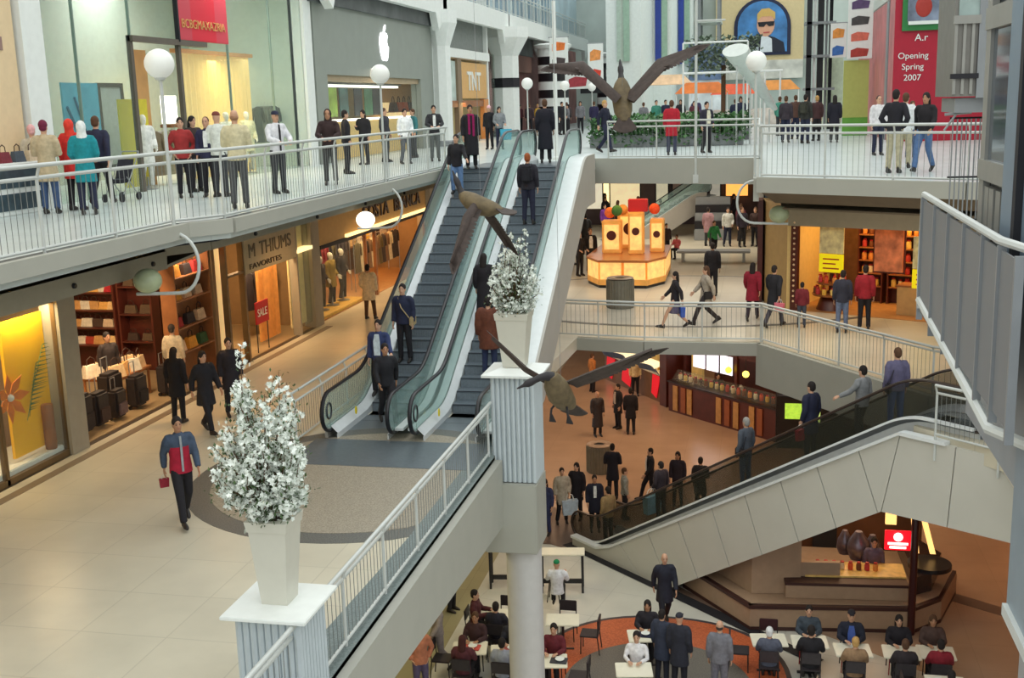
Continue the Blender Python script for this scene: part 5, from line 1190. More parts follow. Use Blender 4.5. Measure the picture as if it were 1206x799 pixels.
# dark tower and panels right of the arch
dt = thing('steel_gantry', 'dark steel and glass tower between the arched poster and the green panel', 'tower', (3, 62, ZC))
for k, (x, w_, m_) in enumerate(((2.2, .25, BLACK), (2.55, .12, WHITE), (2.75, .3, BLACK), (3.15, .1, GREY), (3.35, .16, DARK))): MB().box(x, x + w_, 60 + k * .3, 60.3 + k * .3, ZC, 22).build('post', m_, dt)
for z in (12.4, 14, 15.6, 17.2): MB().box(2.1, 3.6, 60, 61.4, z, z + .12).build('crossbeam', GREY, dt)
hang('white banner with blue globe emblem beside the dark tower', 3.6, 58, 13.9, 15.5, .75, [(226, 150, 70), (60, 110, 180)]); hang('large white banner with small figures above the green panel', 4.0, 50.6, 13.6, 16.8, 1.0, [(226, 110, 60), (90, 70, 110), (70, 70, 70), (214, 110, 90), (170, 60, 50)])
gpn = thing('green_panel', 'tall yellow green hoarding panel with darker green foot', 'panel', (4.9, 50.8, ZC)); MB().box(3.4, 4.42, 50.8, 51, 11.2, 13.55).build('upper', mat('lime', (176, 184, 100), .6, var=.04), gpn); MB().box(3.4, 4.42, 50.78, 51, ZC, 11.2).build('lower', mat('grass_green', (96, 160, 60), .6, var=.15, scale=2), gpn)
struct('wall_pale_right', MB().box(3.3, 4.1, 61.8, 70, ZC, 14), mat('pale_green_wall', (206, 216, 190), .6, var=.1))
hd = thing('red_hoarding', 'crimson hoarding reading Opening Spring 2007, upper right', 'hoarding', (6, 44, ZC))
RD = mat('crimson', (170, 18, 46), .55, var=.06, scale=2)
MB().box(4.62, 8.2, 43.6, 43.75, ZC, 18).build('front_board', RD, hd); MB().box(4.62, 4.72, 43.75, 59, ZC, 15.5).build('side_board', mat('faded_red', (186, 110, 110), .5, var=.2, scale=1.2), hd); MB().box(4.58, 4.66, 45.4, 46.1, ZC, 15.5).build('grey_strip', GREY, hd)
for i, s_ in enumerate(('Opening', 'Spring', '2007')): text(s_, .3, WHITE, hd, (5.27, 43.58, 13.35 - i * .38), (R(90), 0, 0), .005, align='CENTER', name='lettering')
text('A.r', .35, WHITE, hd, (5.3, 43.58, 13.95), (R(90), 0, 0), .005)
gp2 = thing('poster', 'green framed poster with a red figure at the top of the crimson hoarding', 'poster', (6.2, 43.5, 15)); MB().box(4.85, 7.2, 43.5, 43.56, 14.3, 17).build('border', mat('poster_green', (40, 120, 60), .5), gp2); MB().box(5.02, 7.2, 43.46, 43.5, 14.62, 17).build('picture', mat('poster_pic', (120, 130, 150), .5, var=.6, scale=1.5), gp2); q = MB(); q.sph((5.55, 43.46, 15.1), (.28, .05, .36)); q.build('red_figure', mat('fig_red', (170, 50, 40), .5), gp2); MB().box(5.05, 6.3, 43.42, 43.46, 14.5, 14.62).build('caption_strip', WHITE, gp2)
struct('wall_white_slope', MB().slab([(4.66, 43.8, 15.6), (4.66, 60, 15.6), (4.66, 60, 22), (4.66, 43.8, 22)], (1, 0, 0), .2), CONC)
# planters with hedge on the upper floor beyond the bridge
for (x0, x1, y) in ((-6.3, -.6, 43.4), (-6.0, -.4, 49)):
    t = thing('hedge_planter', 'grey trough of low green hedge %s' % ('just beyond the upper bridge' if y < 45 else 'second behind the first on the upper floor'), 'planter', ((x0 + x1) / 2, y, ZC)); MB().bev(x0, x1, y, y + .9, ZC, ZC + .45, .02).build('trough', GREY, t)
    m = MB(); rnd = random.Random(3)
    for i in range(2600):
        c = Vector((rnd.uniform(x0, x1), y + rnd.uniform(-.25, .9), ZC + .12 + rnd.uniform(0, .98))); d = Vector((rnd.gauss(0, 1), rnd.gauss(0, 1), rnd.gauss(0, 1))).normalized(); u, w2 = m.frame(d); L = .2
        m.add([c, c + d * L * .5 + u * .08, c + d * L, c + d * L * .5 - u * .08], [(0, 1, 2, 3)])
    f = m.build('foliage', mat('hedge_green', (78, 120, 70), .7, var=.35, scale=6), t); f['kind'] = 'stuff'
# market stalls and shop fronts far along the upper floor
for i, (x, y, c, h, l) in enumerate(((-3.2, 66, (226, 120, 40), 1.6, 'orange stall canopy in the distance beyond the hedges'), (-1.4, 70, (222, 90, 50), 1.5, 'red orange stall canopy farther right in the distance'), (-5.6, 72, (226, 190, 150), 2.2, 'peach stall beside the white wall in the distance'), (.9, 74, (214, 140, 60), 1.7, 'amber stall near the foot of the arch'))):
    t = thing('market_stall', l, 'stall', (x, y, ZC)); MB().bev(x - 1.3, x + 1.3, y, y + 1.5, ZC, ZC + 1.0, .03).build('counter', mat('stall_white', (226, 216, 206), .6, var=.25, scale=2), t)
    q = MB(); q.add([(x-1.5,y-.3,ZC+h+.4),(x+1.5,y-.3,ZC+h+.4),(x+1.5,y+1.8,ZC+h+.4),(x-1.5,y+1.8,ZC+h+.4),(x-.9,y+.2,ZC+h+1),(x+.9,y+.2,ZC+h+1),(x+.9,y+1.3,ZC+h+1),(x-.9,y+1.3,ZC+h+1)], [(3,2,1,0),(4,5,6,7),(0,1,5,4),(1,2,6,5),(2,3,7,6),(3,0,4,7)]); q.build('canopy', mat('canopy_%d' % i, c, .6, var=.2, scale=2), t)
    for a, b in ((x - 1.4, y - .2), (x + 1.4, y - .2)): MB().tube([(a, b, ZC), (a, b, ZC + h + .4)], .04, 6).build('post', WHITE, t, True)
tp = thing('ornamental_tree', 'grey green clipped tree mass left of the nearest right hand globe', 'tree', (-2.2, 62, ZC)); m = MB(); rnd = random.Random(8)
for i in range(1300):
    a = rnd.uniform(0, 6.28); r_ = 1.9 * rnd.random() ** .4; z = rnd.uniform(-.9, .9); c = Vector((-1.9 + r_ * math.cos(a) * 1.0, 62 + r_ * math.sin(a) * .6, ZC + 3.9 + z)); d = Vector((rnd.gauss(0, 1), rnd.gauss(0, 1), rnd.gauss(0, 1))).normalized(); u, w2 = m.frame(d); m.add([c, c + d * .15 + u * .1, c + d * .3, c + d * .15 - u * .1], [(0, 1, 2, 3)])
f = m.build('crown', mat('dusty_green', (112, 128, 110), .8, var=.3, scale=2), tp); f['kind'] = 'stuff'; MB().tube([(-1.9, 62, ZC), (-1.9, 62, ZC + 3.4)], .12, 8).build('trunk', mat('bark', (92, 66, 44)), tp, True)
fr = thing('white_pergola', 'white steel pergola frame over the far right walkway', 'pergola', (-1.2, 56, ZC))
MB().tube([(-3.6, 56, ZC + 2.9), (1.0, 56, ZC + 2.9)], .06, 6).build('beam', WHITE, fr, True); MB().tube([(-3.6, 56, ZC + 4.3), (-.6, 56, ZC + 4.3)], .05, 6).build('beam', WHITE, fr, True)
for x in (-3.6, -.6, .2, .9): MB().tube([(x, 56, ZC), (x, 56, ZC + 4.3 if x < 0 else ZC + 2.9)], .05, 6).build('post', WHITE, fr, True)
wh = thing('shop_row', 'white shop row with blue windows behind the pergola', 'shop', (-3, 84, ZC)); MB().box(-4.9, -2.6, 82, 84, ZC, 13.4).build('front', mat('far_row', (214, 220, 224), .6, var=.3, scale=1), wh); MB().box(-4.9, -2.4, 81.9, 82, 13.4, 16).build('upper_windows', mat('far_windows', (90, 110, 140), .3, var=.5, scale=1.2), wh)
# ------------------------------------------------------------ right side, upper guard and lifts
MESH = stripes('perforated_grey', (112, 116, 122), (150, 154, 158), 9, 'Y', .4)
gd = thing('mesh_guard', 'grey perforated metal guard with white top rail at the right edge', 'guard', (1.12, 7, 10.7))
PERF = glass('perforated_sheet', (124, 126, 128), .94, .5)
ya, yb = 8.33, 5.3
ys_ = [8.33, 7.75, 7.2, 6.65, 6.1, 5.68, 5.3]
for a, b in zip(ys_, ys_[1:]):
    MB().box(1.115, 1.125, b + .01, a - .01, 10.68, 11.46).build('perforated_panel', PERF, gd)
for a in ys_: MB().box(1.1, 1.14, a - .012, a + .012, 10.62, 11.48).build('upright', GREY, gd)
MB().tube([(1.12, 8.33, 10.7), (1.12, 8.36, 11.0), (1.12, 8.33, 11.5), (1.12, 5.69, 11.5), (1.2, 5.2, 11.5)], .022, 8).build('top_rail', RAILM, gd, True)
MB().tube([(1.12, 8.33, 10.76), (1.12, 5.73, 10.57), (1.25, 5.3, 10.6)], .03, 8).build('bottom_rail', RAILM, gd, True)
struct('wall_lift_lobby', MB().box(1.3, 1.36, 4.9, 7.4, 10.2, 11.3), mat('lobby_panel', (150, 158, 164), .4, metal=.2, var=.05))
MF = mat('lift_frame', (148, 148, 142), .45, metal=.2, var=.06)
lf_ = thing('lift_door', 'grey metal glazed lift door with reflections at the right edge', 'door', (1.38, 6.9, 11.3))
def dq(nm, y0, y1, z0, z1, m_, dx=0): MB().box(1.36 - dx, 1.40 - dx, y0, y1, z0, z1).build(nm, m_, lf_)
dq('stile', 7.46, 7.6, 10.4, 14, MF, .02); dq('stile', 6.62, 6.74, 10.4, 14, MF, .02)
dq('glass', 6.74, 7.46, 11.78, 12.55, mat('lift_glass', (110, 120, 130), .06, metal=.5, var=.35, scale=2.2)); dq('rail_top', 6.6, 7.6, 12.55, 12.68, MF, .03); dq('rail_middle', 6.6, 7.6, 11.66, 11.78, MF, .03)
for y in (6.85, 7.05, 7.25, 7.4): dq('lower_panel', y - .07, y + .06, 11.32, 11.62, MF, .01)
dq('backing', 6.6, 7.6, 10.4, 14, mat('lift_back', (120, 122, 120), .5, var=.1), -.05)
MB().box(1.40, 1.5, 7.6, 7.72, 10.6, 14).build('dark_jamb', DARK, lf_)
cp_ = thing('blue_grey_column', 'smooth blue grey metal column at the extreme right edge', 'column', (1.28, 5.9, 9)); MB().box(1.235, 1.5, 5.5, 6.35, 11.2, 14).build('casing', mat('blue_grey', (122, 140, 156), .4, metal=.2, var=.04), cp_); MB().box(1.2, 1.245, 5.85, 5.92, 11.3, 14).build('seam', DARK, cp_)
sh = thing('lift_shaft', 'pale blue lift shaft cladding running down the right edge of the picture', 'lift shaft', (1.5, 5.6, 5))
BG = mat('shaft_blue', (136, 150, 160), .4, metal=.15, var=.05)
MB().box(1.225, 1.6, 5.1, 5.62, 9.7, 10.55).build('upper_cladding', BG, sh); MB().box(1.30, 1.7, 5.1, 5.62, 0, 9.7).build('lower_cladding', mat('shaft_grey', (150, 150, 150), .5, var=.05), sh); MB().box(1.2, 1.24, 5.1, 5.6, 9.66, 9.72).build('edge_strip', RAILM, sh)
lc = thing('lift_car', 'grey panelled lift car hanging above the upper right walkway', 'lift car', (2.4, 15.6, 12.0))
LX0, LX1, LY = 2.34, 2.86, 15.4
MB().box(LX0, LX1, LY, LY + 1.4, 12.12, 16).build('body', mat('lift_car_grey', (126, 124, 118), .45, metal=.3, var=.08), lc)
for x in (LX0, 2.44, 2.54, 2.62): MB().box(x, x + .035, LY - .03, LY, 12.15, 13.0).build('rib', MF, lc)
MB().box(LX0 + .04, 2.62, LY - .02, LY, 13.1, 14.6).build('glass', mat('lift_pane', (150, 168, 164), .15, var=.25, scale=3), lc); MB().box(LX0 - .02, 2.64, LY - .05, LY, 13.0, 13.1).build('crossbar', MF, lc)
MB().box(LX0 - .03, 2.64, LY - .05, LY, 12.34, 12.4).build('dark_crossbar', DARK, lc); MB().box(2.62, LX1 + .02, LY - .04, LY, 12.1, 16).build('side_post', GREY, lc)
MB().box(2.4, 2.82, LY + .1, LY + 1.2, 11.92, 12.1).build('underfloor', GREY, lc); q = MB(); q.tube([(2.3, LY + .2, 11.9), (2.62, LY + .2, 11.92)], .02, 6); q.tube([(2.3, LY + .2, 11.7), (2.45, LY + .2, 11.92)], .015, 6); q.build('strut', GREY, lc, True)
struct('trim_29', MB().box(2.84, 3.02, LY, LY + .3, ZC, 16), DARK)
MB_ = MB(); MB_.box(2.2, 2.25, LY + .1, LY + .14, ZC + .4, 11.9); sb = thing('lift_gate', 'thin barred gate below the hanging lift car', 'gate', (2.4, 15.6, 10.6)); q = MB(); [q.tube([(x, LY + .3, ZC + .1), (x, LY + .3, ZC + 1.4)], .01, 5) for x in [2.42 + i * .055 for i in range(8)]]; q.build('bars', GREY, sb)
for z in (ZC + .1, ZC + .65, ZC + 1.4): MB().tube([(2.38, LY + .3, z), (2.82, LY + .3, z)], .014, 6).build('rail', DARK, sb, True)

# ------------------------------------------------------------ sweet shop, main floor right
SW0, SW1 = (1.0, 35.3), (8.0, 32.0)
sd = (Vector(SW1) - Vector(SW0)).normalized(); sn = Vector((-sd.y, sd.x))
def sp2(u, v): p = Vector(SW0) + sd * u + sn * v; return (p.x, p.y)
def sbox(u0, u1, v0, v1, z0, z1): return MB().prism([sp2(u0, v0), sp2(u1, v0), sp2(u1, v1), sp2(u0, v1)], z0, z1)
struct('wall_sweet_header', sbox(-.1, 8, -.1, .1, 8.35, 9.05), HEADER); struct('wall_sweet_dark_gap', sbox(-.1, 8, .3, .5, 9.0, ZC - .7), DARK)
struct('wall_sweet_back', sbox(0, 8, 3.6, 3.8, ZB, ZC - .7), mat('sweet_wall', (120, 84, 54), .7, var=.15)); struct('wall_sweet_left', sbox(-.15, 0, 0, 3.8, ZB, 9.0), mat('sweet_cream', (226, 196, 130), .6, var=.05))
struct('wall_sweet_pier', MB().prism([(.12, 37.5), (.22, 36.6), sp2(-.1, 0), sp2(-.1, 1.5)], ZB, 9.0), mat('pier_tan', (164, 136, 88), .6, var=.06)); struct('wall_sweet_pier_dark', MB().box(-.02, .14, 36.6, 37.6, ZB, 9.0), DWOOD)
struct('ceiling', sbox(0, 8, 0, 3.8, 9.0, 9.08), mat('shop_ceiling', (190, 176, 140)))
struct('floor', sbox(0, 8, 0, 3.8, ZB, ZB + .015), mat('wood_floor', (170, 124, 78), .45, var=.1))
tsg = thing('shopfront_post', 'dark spotted post at the left side of the sweet shop', 'post', (*sp2(.2, 0), ZB)); sbox(.0, .22, -.08, .08, ZB, 8.4).build('post', DWOOD, tsg); q = MB()
for i in range(16):
    x, y = sp2(.11, -.09); q.sph((x, y, ZB + .3 + i * .16), .035, 8, 6)
q.build('studs', mat('stud_cream', (230, 200, 160), .5, var=.2), tsg, True)
SP = [(240, 190, 80), (220, 90, 50), (250, 230, 190), (200, 60, 60), (230, 150, 70), (120, 70, 40), (240, 210, 120)]
def sweets(label, u0, u1, v, z0, levels, gl, step=.21, kind='jar', sc=1.2, pal=SP):
    t = thing('shelf_unit', label, 'shelf', (*sp2((u0 + u1) / 2, v), ZB), 0); sbox(u0, u1, v, v + .04, z0, levels[-1] + .45).build('back_panel', DWOOD, t)
    for s in (u0, u1 - .04): sbox(s, s + .04, v - .35, v, z0, levels[-1] + .45).build('side_panel', DWOOD, t)
    for z in levels:
        sbox(u0 + .04, u1 - .04, v - .35, v, z - .03, z).build('shelf', WOOD, t); u = u0 + .05 + step / 2
        while u < u1 - step * .4:
            x, y = sp2(u, v - .18); item(kind, (x, y, z), math.atan2(sd.y, sd.x), rn.choice(pal), gl, gl, cat='goods', sc=sc * rn.uniform(.9, 1.15)); u += step
lv = (ZB + .55, ZB + .95, ZB + 1.35, ZB + 1.75, ZB + 2.15)
sweets('left wooden shelf of jars beside the yellow sign', 1.2, 2.0, 2.6, ZB, lv, 'jars on the left shelf of the sweet shop')
sweets('middle wooden shelf of jars behind the two shoppers', 2.15, 3.35, 2.6, ZB, lv, 'jars on the middle shelf of the sweet shop')
sweets('right wooden shelf of jars in the sweet shop', 3.4, 4.5, 2.6, ZB, lv, 'jars on the right shelf of the sweet shop')
sweets('far right wooden shelf of jars near the second yellow sign', 4.6, 5.8, 2.6, ZB, lv[:4], 'jars on the far right shelf of the sweet shop')
def ysign(label, u, ztop):
    t = thing('hanging_sign', label, 'sign', (*sp2(u + .35, .3), ztop - 1)); sbox(u, u + .75, .3, .34, ztop - 1.5, ztop - .95).build('yellow_board', mat('sign_yellow', (246, 226, 10), .5, var=.03, emis=.25), t); sbox(u, u + .75, .3, .34, ztop - .93, ztop).build('picture_board', mat('sign_sweets', (236, 216, 160), .5, var=.3, scale=5), t)
    x, y = sp2(u + .38, .28); 
    for i, w_ in enumerate((.5, .4, .5)): sbox(u + .12, u + .12 + w_, .285, .298, ztop - 1.12 - i * .14, ztop - 1.08 - i * .14).build('text_line', mat('line_red', (190, 80, 30), .5), t)
    MB().tube([(x, y + .05, ztop), (x, y + .05, 9.0)], .01, 5).build('cord', DARK, t)
ysign('yellow hanging sign with sweets picture at the left of the sweet shop', .75, 8.45); ysign('second yellow hanging sign by the grey mesh guard at right', 3.55, 8.15)
bp_ = thing('poster', 'tall pink and orange picture panel in the middle of the sweet shop', 'poster', (*sp2(2.4, .8), 7.3)); sbox(2.25, 3.1, .8, .86, 7.0, 8.3).build('picture', mat('poster_pink', (226, 130, 90), .5, var=.5, scale=3), bp_); sbox(2.2, 3.15, .86, .9, 6.95, 8.35).build('frame', DWOOD, bp_)
for (u, v, l) in ((1.0, .7, 'cone stand heaped with coloured sweets at the shop entrance'), (5.0, .6, 'stepped stand of sweets in front of the second yellow sign')):
    t = thing('sweet_stand', l, 'stand', (*sp2(u, v), ZB)); x, y = sp2(u, v)
    for k, (r_, z) in enumerate(((.55, .5), (.42, .85), (.28, 1.2))): MB().lathe(x, y, [(r_, ZB + z - .05), (r_ + .03, ZB + z), (r_ * .8, ZB + z + .02)], 20).build('tray', WOOD, t, True)
    MB().lathe(x, y, [(.45, ZB), (.3, ZB + .45), (.08, ZB + .6), (.06, ZB + 1.3)], 16).build('stem', DWOOD, t, True)
    for k, (r_, z, n) in enumerate(((.47, .5, 12), (.35, .85, 9), (.18, 1.2, 5))):
        for i in range(n):
            a = i * 2 * math.pi / n; item('jar', (x + r_ * math.cos(a), y + r_ * math.sin(a), ZB + z), a, rn.choice(SP), 'coloured sweet packets on the %s' % ('left round stand' if u < 2 else 'right stepped stand'), 'packets on the %s stand' % ('left' if u < 2 else 'right'), cat='goods', sc=1.1)
ct_ = thing('counter', 'pale wooden box counter behind the red jacketed shopper', 'counter', (*sp2(3.4, .9), ZB)); sbox(3.0, 3.9, .7, 1.3, ZB, ZB + .85).build('body', mat('counter_pale', (196, 156, 100), .5, var=.08), ct_); sbox(2.97, 3.93, .67, 1.33, ZB + .85, ZB + .9).build('top', WOOD, ct_)
ct_ = thing('counter', 'dark low tray table of sweets at the foot of the right stand', 'counter', (*sp2(4.6, -.1), ZB)); sbox(4.15, 5.6, -.1, .3, ZB, ZB + .45).build('body', DWOOD, ct_); sbox(4.1, 5.65, -.15, .35, ZB + .45, ZB + .5).build('tray', BLACK, ct_)
for i in range(7): item('jar', (*sp2(4.3 + i * .19, .1), ZB + .5), 0, (250, 240, 225), 'white packets on the dark low tray table', 'white packets on the low table', cat='goods')
a_ = area((*sp2(3.5, 1.6), 8.9), 6, 130, (255, 200, 120), sy=2); a_.rotation_euler = (0, 0, math.atan2(sd.y, sd.x))

# ------------------------------------------------------------ hall beneath the upper bridge: kiosk, bin, distant shops
kt = thing('jewellery_kiosk', 'glowing golden kiosk with tall showcases in the middle hall', 'kiosk', (-4.4, 41.4, ZB))
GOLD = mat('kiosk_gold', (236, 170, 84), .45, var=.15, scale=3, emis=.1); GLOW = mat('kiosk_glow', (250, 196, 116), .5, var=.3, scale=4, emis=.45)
KP = [(-5.45, 39.2), (-3.75, 39.1), (-3.2, 40.2), (-3.25, 43.4), (-5.9, 43.6), (-6.0, 40.3)]
def inset(P, k): c = (sum(p[0] for p in P) / len(P), sum(p[1] for p in P) / len(P)); return [(c[0] + (x - c[0]) * k, c[1] + (y - c[1]) * k) for x, y in P]
MB().prism(inset(KP, .98), ZB, ZB + .12).build('dark_plinth', BLACK, kt); MB().prism(KP, ZB + .12, ZB + .32).build('base', GOLD, kt)
for i in range(len(KP)):
    a, b = Vector(KP[i]), Vector(KP[(i + 1) % len(KP)]); d = (b - a); 
    n = max(1, round(d.length / .9))
    for k in range(n):
        p, q_ = a + d * (k + .06) / n, a + d * (k + .94) / n; nn = Vector((d.y, -d.x)).normalized() if True else None
        c = Vector((-4.5, 41.5)); nn = nn if (p - c).dot(nn) > 0 else -nn
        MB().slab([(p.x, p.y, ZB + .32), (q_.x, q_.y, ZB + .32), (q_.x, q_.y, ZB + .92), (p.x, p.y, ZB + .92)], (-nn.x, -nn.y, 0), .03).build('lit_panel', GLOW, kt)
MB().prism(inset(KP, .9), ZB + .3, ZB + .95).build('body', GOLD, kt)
MB().prism(inset(KP, 1.02), ZB + .92, ZB + 1.0).build('counter_top', mat('kiosk_rim', (180, 110, 60), .3, var=.1), kt)
for (x, y, w_, d_, h) in ((-5.2, 41.2, .7, .5, 1.2), (-4.3, 41.0, .55, .5, 1.5), (-3.6, 41.6, .5, .6, 1.2), (-4.7, 42.6, .9, .5, 1.35)):
    s_ = MB(); s_.bev(x - w_/2, x + w_/2, y - d_/2, y + d_/2, ZB + 1.0, ZB + 1.0 + h, .03); s_ = s_.build('showcase', GOLD, kt); q = MB(); q.box(x - w_ * .38, x + w_ * .38, y - d_/2 - .012, y - d_/2 - .002, ZB + 1.15, ZB + .85 + h); q.build('lit_window', GLOW, s_); q = MB(); q.prism(disc(w_ * .25, 0, 0), 0, .02); q.xf(Matrix.Translation(Vector((x, y - d_/2 - .03, ZB + 1.0 + h * .55))) @ Matrix.Rotation(R(90), 4, 'X')); q.build('emblem', DWOOD, s_)
rc = MB(); rc.bev(-4.6, -3.9, 41.0, 41.3, ZB + 2.5, ZB + 2.95, .02); rc.build('red_sign', mat('kiosk_red', (180, 30, 40), .5, var=.05), kt)
for i, (x, y, c) in enumerate(((-5.3, 41.3, (240, 120, 60)), (-3.7, 41.6, (250, 90, 50)), (-4.95, 42.4, (230, 160, 90)), (-5.0, 41.0, (70, 120, 60)))):
    o = MB().sph((x, y, ZB + 2.45 + .1 * (i % 2)), (.2, .16, .2), 10, 8).build('flower_ball', col(c), kt, True)
area((-4.5, 41.2, ZB + 3.6), 2, 30, (255, 210, 140))
def bin_(label, x, y, z):
    t = thing('litter_bin', label, 'bin', (x, y, z), 0, 'ribbed round litter bins'); m = MB(); m.lathe(x, y, [(.42, z), (.42, z + .92)], 28)
    for k in range(28): a = k * 2 * math.pi / 28; m.tube([(x + .43 * math.cos(a), y + .43 * math.sin(a), z + .03), (x + .43 * math.cos(a), y + .43 * math.sin(a), z + .9)], .018, 5)
    m.build('ribbed_body', mat('bin_grey', (134, 130, 116), .5, metal=.2, var=.08), t, True)
    m = MB(); m.tube([(x + .3 * math.cos(i * math.pi / 12), y + .3 * math.sin(i * math.pi / 12), z + .95) for i in range(24)], [(.13, .035)] * 24, 8, closed=True); m.build('ring_top', mat('bin_top', (150, 130, 112), .4, var=.1), t, True)
    m = MB(); m.lathe(x, y, [(.2, z + .9), (.2, z + .925)], 18); m.build('opening', BLACK, t)
bin_('ribbed round bin in front of the golden kiosk', -4.25, 35.5, ZB); bin_('ribbed round bin on the food court floor right of the tall column', -5.1, 36.3, 0)
# distant fronts of the hall
struct('wall_hall_end', MB().box(-13, 6, 60, 60.3, ZB, ZC - .7), mat('hall_end', (70, 56, 60), .7, var=.3, scale=.7))
hs = thing('shop_sign', 'dark fascia with small pale signs across the far end of the hall', 'sign', (-4, 59.5, 9.2)); MB().box(-11, 3, 59.6, 59.9, 8.95, ZC - .7).build('board', mat('fascia_dark', (46, 32, 36), .6, var=.2), hs)
for x in (-8.6, -1.6, -1.0, 1.0): MB().bev(x, x + .4, 59.5, 59.6, 9.15, 9.45, .01).build('pale_plate', mat('plate', (190, 180, 160), .5), hs)
MB().box(-8.0, -5.4, 59.52, 59.6, 9.2, 9.42).build('muted_lettering', mat('mute', (110, 84, 84), .5, var=.3, scale=4), hs)
for i, (x, w_, z0, z1, c, e) in enumerate(((-9.9, .35, ZB, 8.8, (220, 226, 230), .5), (-8.4, 1.5, ZB + .9, 8.7, (214, 206, 180), .6), (-7.0, 1.9, ZB + .8, 8.6, (224, 206, 160), .6), (-4.9, .6, ZB, 8.5, (206, 200, 170), .4), (-3.9, .9, ZB + .8, 8.4, (130, 110, 96), .1), (-2.2, .5, ZB + .8, 8.7, (190, 186, 170), .3), (-1.1, 1.1, ZB + 1.5, 8.6, (255, 170, 80), .9), (.9, 1.2, ZB + .6, 8.6, (90, 110, 120), .1))):
    t = thing('shop_window', ('narrow white lit strip at the left of the far hall shops', 'pale window behind the standing dark figure', 'yellowish window with hanging clothes in the far hall', 'slim pale window among dark panels', 'brown dim window near the hall escalator', 'narrow grey window left of the amber one', 'amber glowing window on the right of the far hall', 'blue grey window at the right end of the far hall')[i], 'window', (x, 59.5, z0))
    MB().box(x - w_/2, x + w_/2, 59.5, 59.55, z0, z1).build('pane', mat('hallwin_%d' % i, c, .5, var=.3, scale=1.5, emis=e), t); q = MB(); q.box(x - w_/2 - .06, x - w_/2, 59.45, 59.55, z0, z1); q.box(x + w_/2, x + w_/2 + .06, 59.45, 59.55, z0, z1); q.box(x - w_/2, x + w_/2, 59.45, 59.55, z1, z1 + .06); q.build('frame', DARK, t)
he, _n = escalator('escalator', 'small distant escalator rising behind the golden kiosk', 'escalators', (-6.4, 51.0, ZB), R(-62), 2.6, 4.6, .8, .6, .9, (1, 1), (.12, .12), EGL, BLACK)
he.scale = (.72,) * 3; he.location = (-6.6, 53.5, ZB)
ben = thing('kiosk_counter', 'stack of dark counters right of the distant escalator', 'counter', (-1.9, 53, ZB))
for k in range(5): MB().bev(-2.9, -1.3, 53 + k * .3, 53.3 + k * .3, ZB, ZB + .5 + k * .35, .02).build('step_shelf', (GREY, BLACK)[k % 2], ben)
bn = thing('bench', 'long low grey bench right of the kiosk', 'bench', (-1.7, 46, ZB)); MB().bev(-3.2, -.3, 45.6, 46.4, ZB + .38, ZB + .46, .02).build('seat', GREY, bn); [MB().box(x, x + .1, 45.7, 46.3, ZB, ZB + .38).build('leg', GREY, bn) for x in (-3.0, -1.8, -.6)]
for (x, y) in ((-8, 38), (-2, 38), (-4, 50), (-7, 52), (0, 50), (2, 30)): area((x, y, ZC - .85), 3.2, 100, (255, 244, 226))
struct('wall_hall_right', MB().box(.0, .15, 37.6, 60, ZB, ZC - .7), mat('hall_right', (190, 190, 180), .7, var=.08))
struct('wall_hall_left', MB().box(-13.2, -13, 44.2, 60, ZB, ZC - .7), mat('hall_left', (196, 190, 176), .7, var=.08))

# ------------------------------------------------------------ food court level
def counter_run(a, b, depth, h, m, nm='front', parent=None, z=0, top=None):
    a, b = Vector(a), Vector(b); d = (b - a).normalized(); n = Vector((-d.y, d.x)) * depth
    MB().prism([(a.x, a.y), (b.x, b.y), (b.x + n.x, b.y + n.y), (a.x + n.x, a.y + n.y)], z, z + h).build(nm, m, parent)
    if top: k = .06; MB().prism([(a.x - n.x * k - d.x * .03, a.y - n.y * k - d.y * .03), (b.x - n.x * k + d.x * .03, b.y - n.y * k + d.y * .03), (b.x + n.x, b.y + n.y), (a.x + n.x, a.y + n.y)], z + h, z + h + .05).build('worktop', top, parent)
    return d, n / depth
# juice / noodle booth with the wavy white canopy
b1 = thing('food_booth', 'food booth with wavy white edged canopy and red panels, left of the dark wooden stand', 'booth', (-5, 47, 0))
d1, n1 = counter_run((-6.6, 49.2), (-3.7, 45.2), 1.2, 1.15, mat('booth_brown', (120, 86, 60), .4, var=.2, scale=2), 'counter_front', b1, top=mat('booth_top', (230, 220, 200), .3))
def bl(u, v, z): return Vector((-6.6, 49.2, 0)) + Vector((d1.x, d1.y, 0)) * u + Vector((n1.x, n1.y, 0)) * v + Vector((0, 0, z))
m = MB(); N = 26; m.strip([bl(4.9 * i / N, -.1 - .15 * math.sin(i * .5), 1.2) for i in range(N + 1)], [bl(4.9 * i / N, -.3 - .15 * math.sin(i * .5), 1.5) for i in range(N + 1)], (0, 0, 1), .05); m.build('blue_wave', mat('wave_blue', (84, 110, 140), .4, var=.2), b1)
m = MB(); m.strip([bl(4.9 * i / N, -.32 - .15 * math.sin(i * .5), 1.5) for i in range(N + 1)], [bl(4.9 * i / N, .1, 1.62) for i in range(N + 1)], (0, 0, 1), .05); m.build('lit_canopy', mat('canopy_cream', (255, 236, 190), .5, var=.1, emis=.6), b1)
for u0, u1, nm in ((.2, 1.0, 'red_panel'), (1.6, 2.6, 'red_panel'), (4.1, 4.8, 'red_panel')): MB().slab([bl(u0, -.03, .3), bl(u1 - .3, -.03, .15), bl(u1, -.03, 1.1), bl(u0 + .1, -.03, 1.12)], (-n1.x, -n1.y, 0), .03).build(nm, mat('booth_red', (230, 20, 40), .4, var=.08, emis=.3), b1)
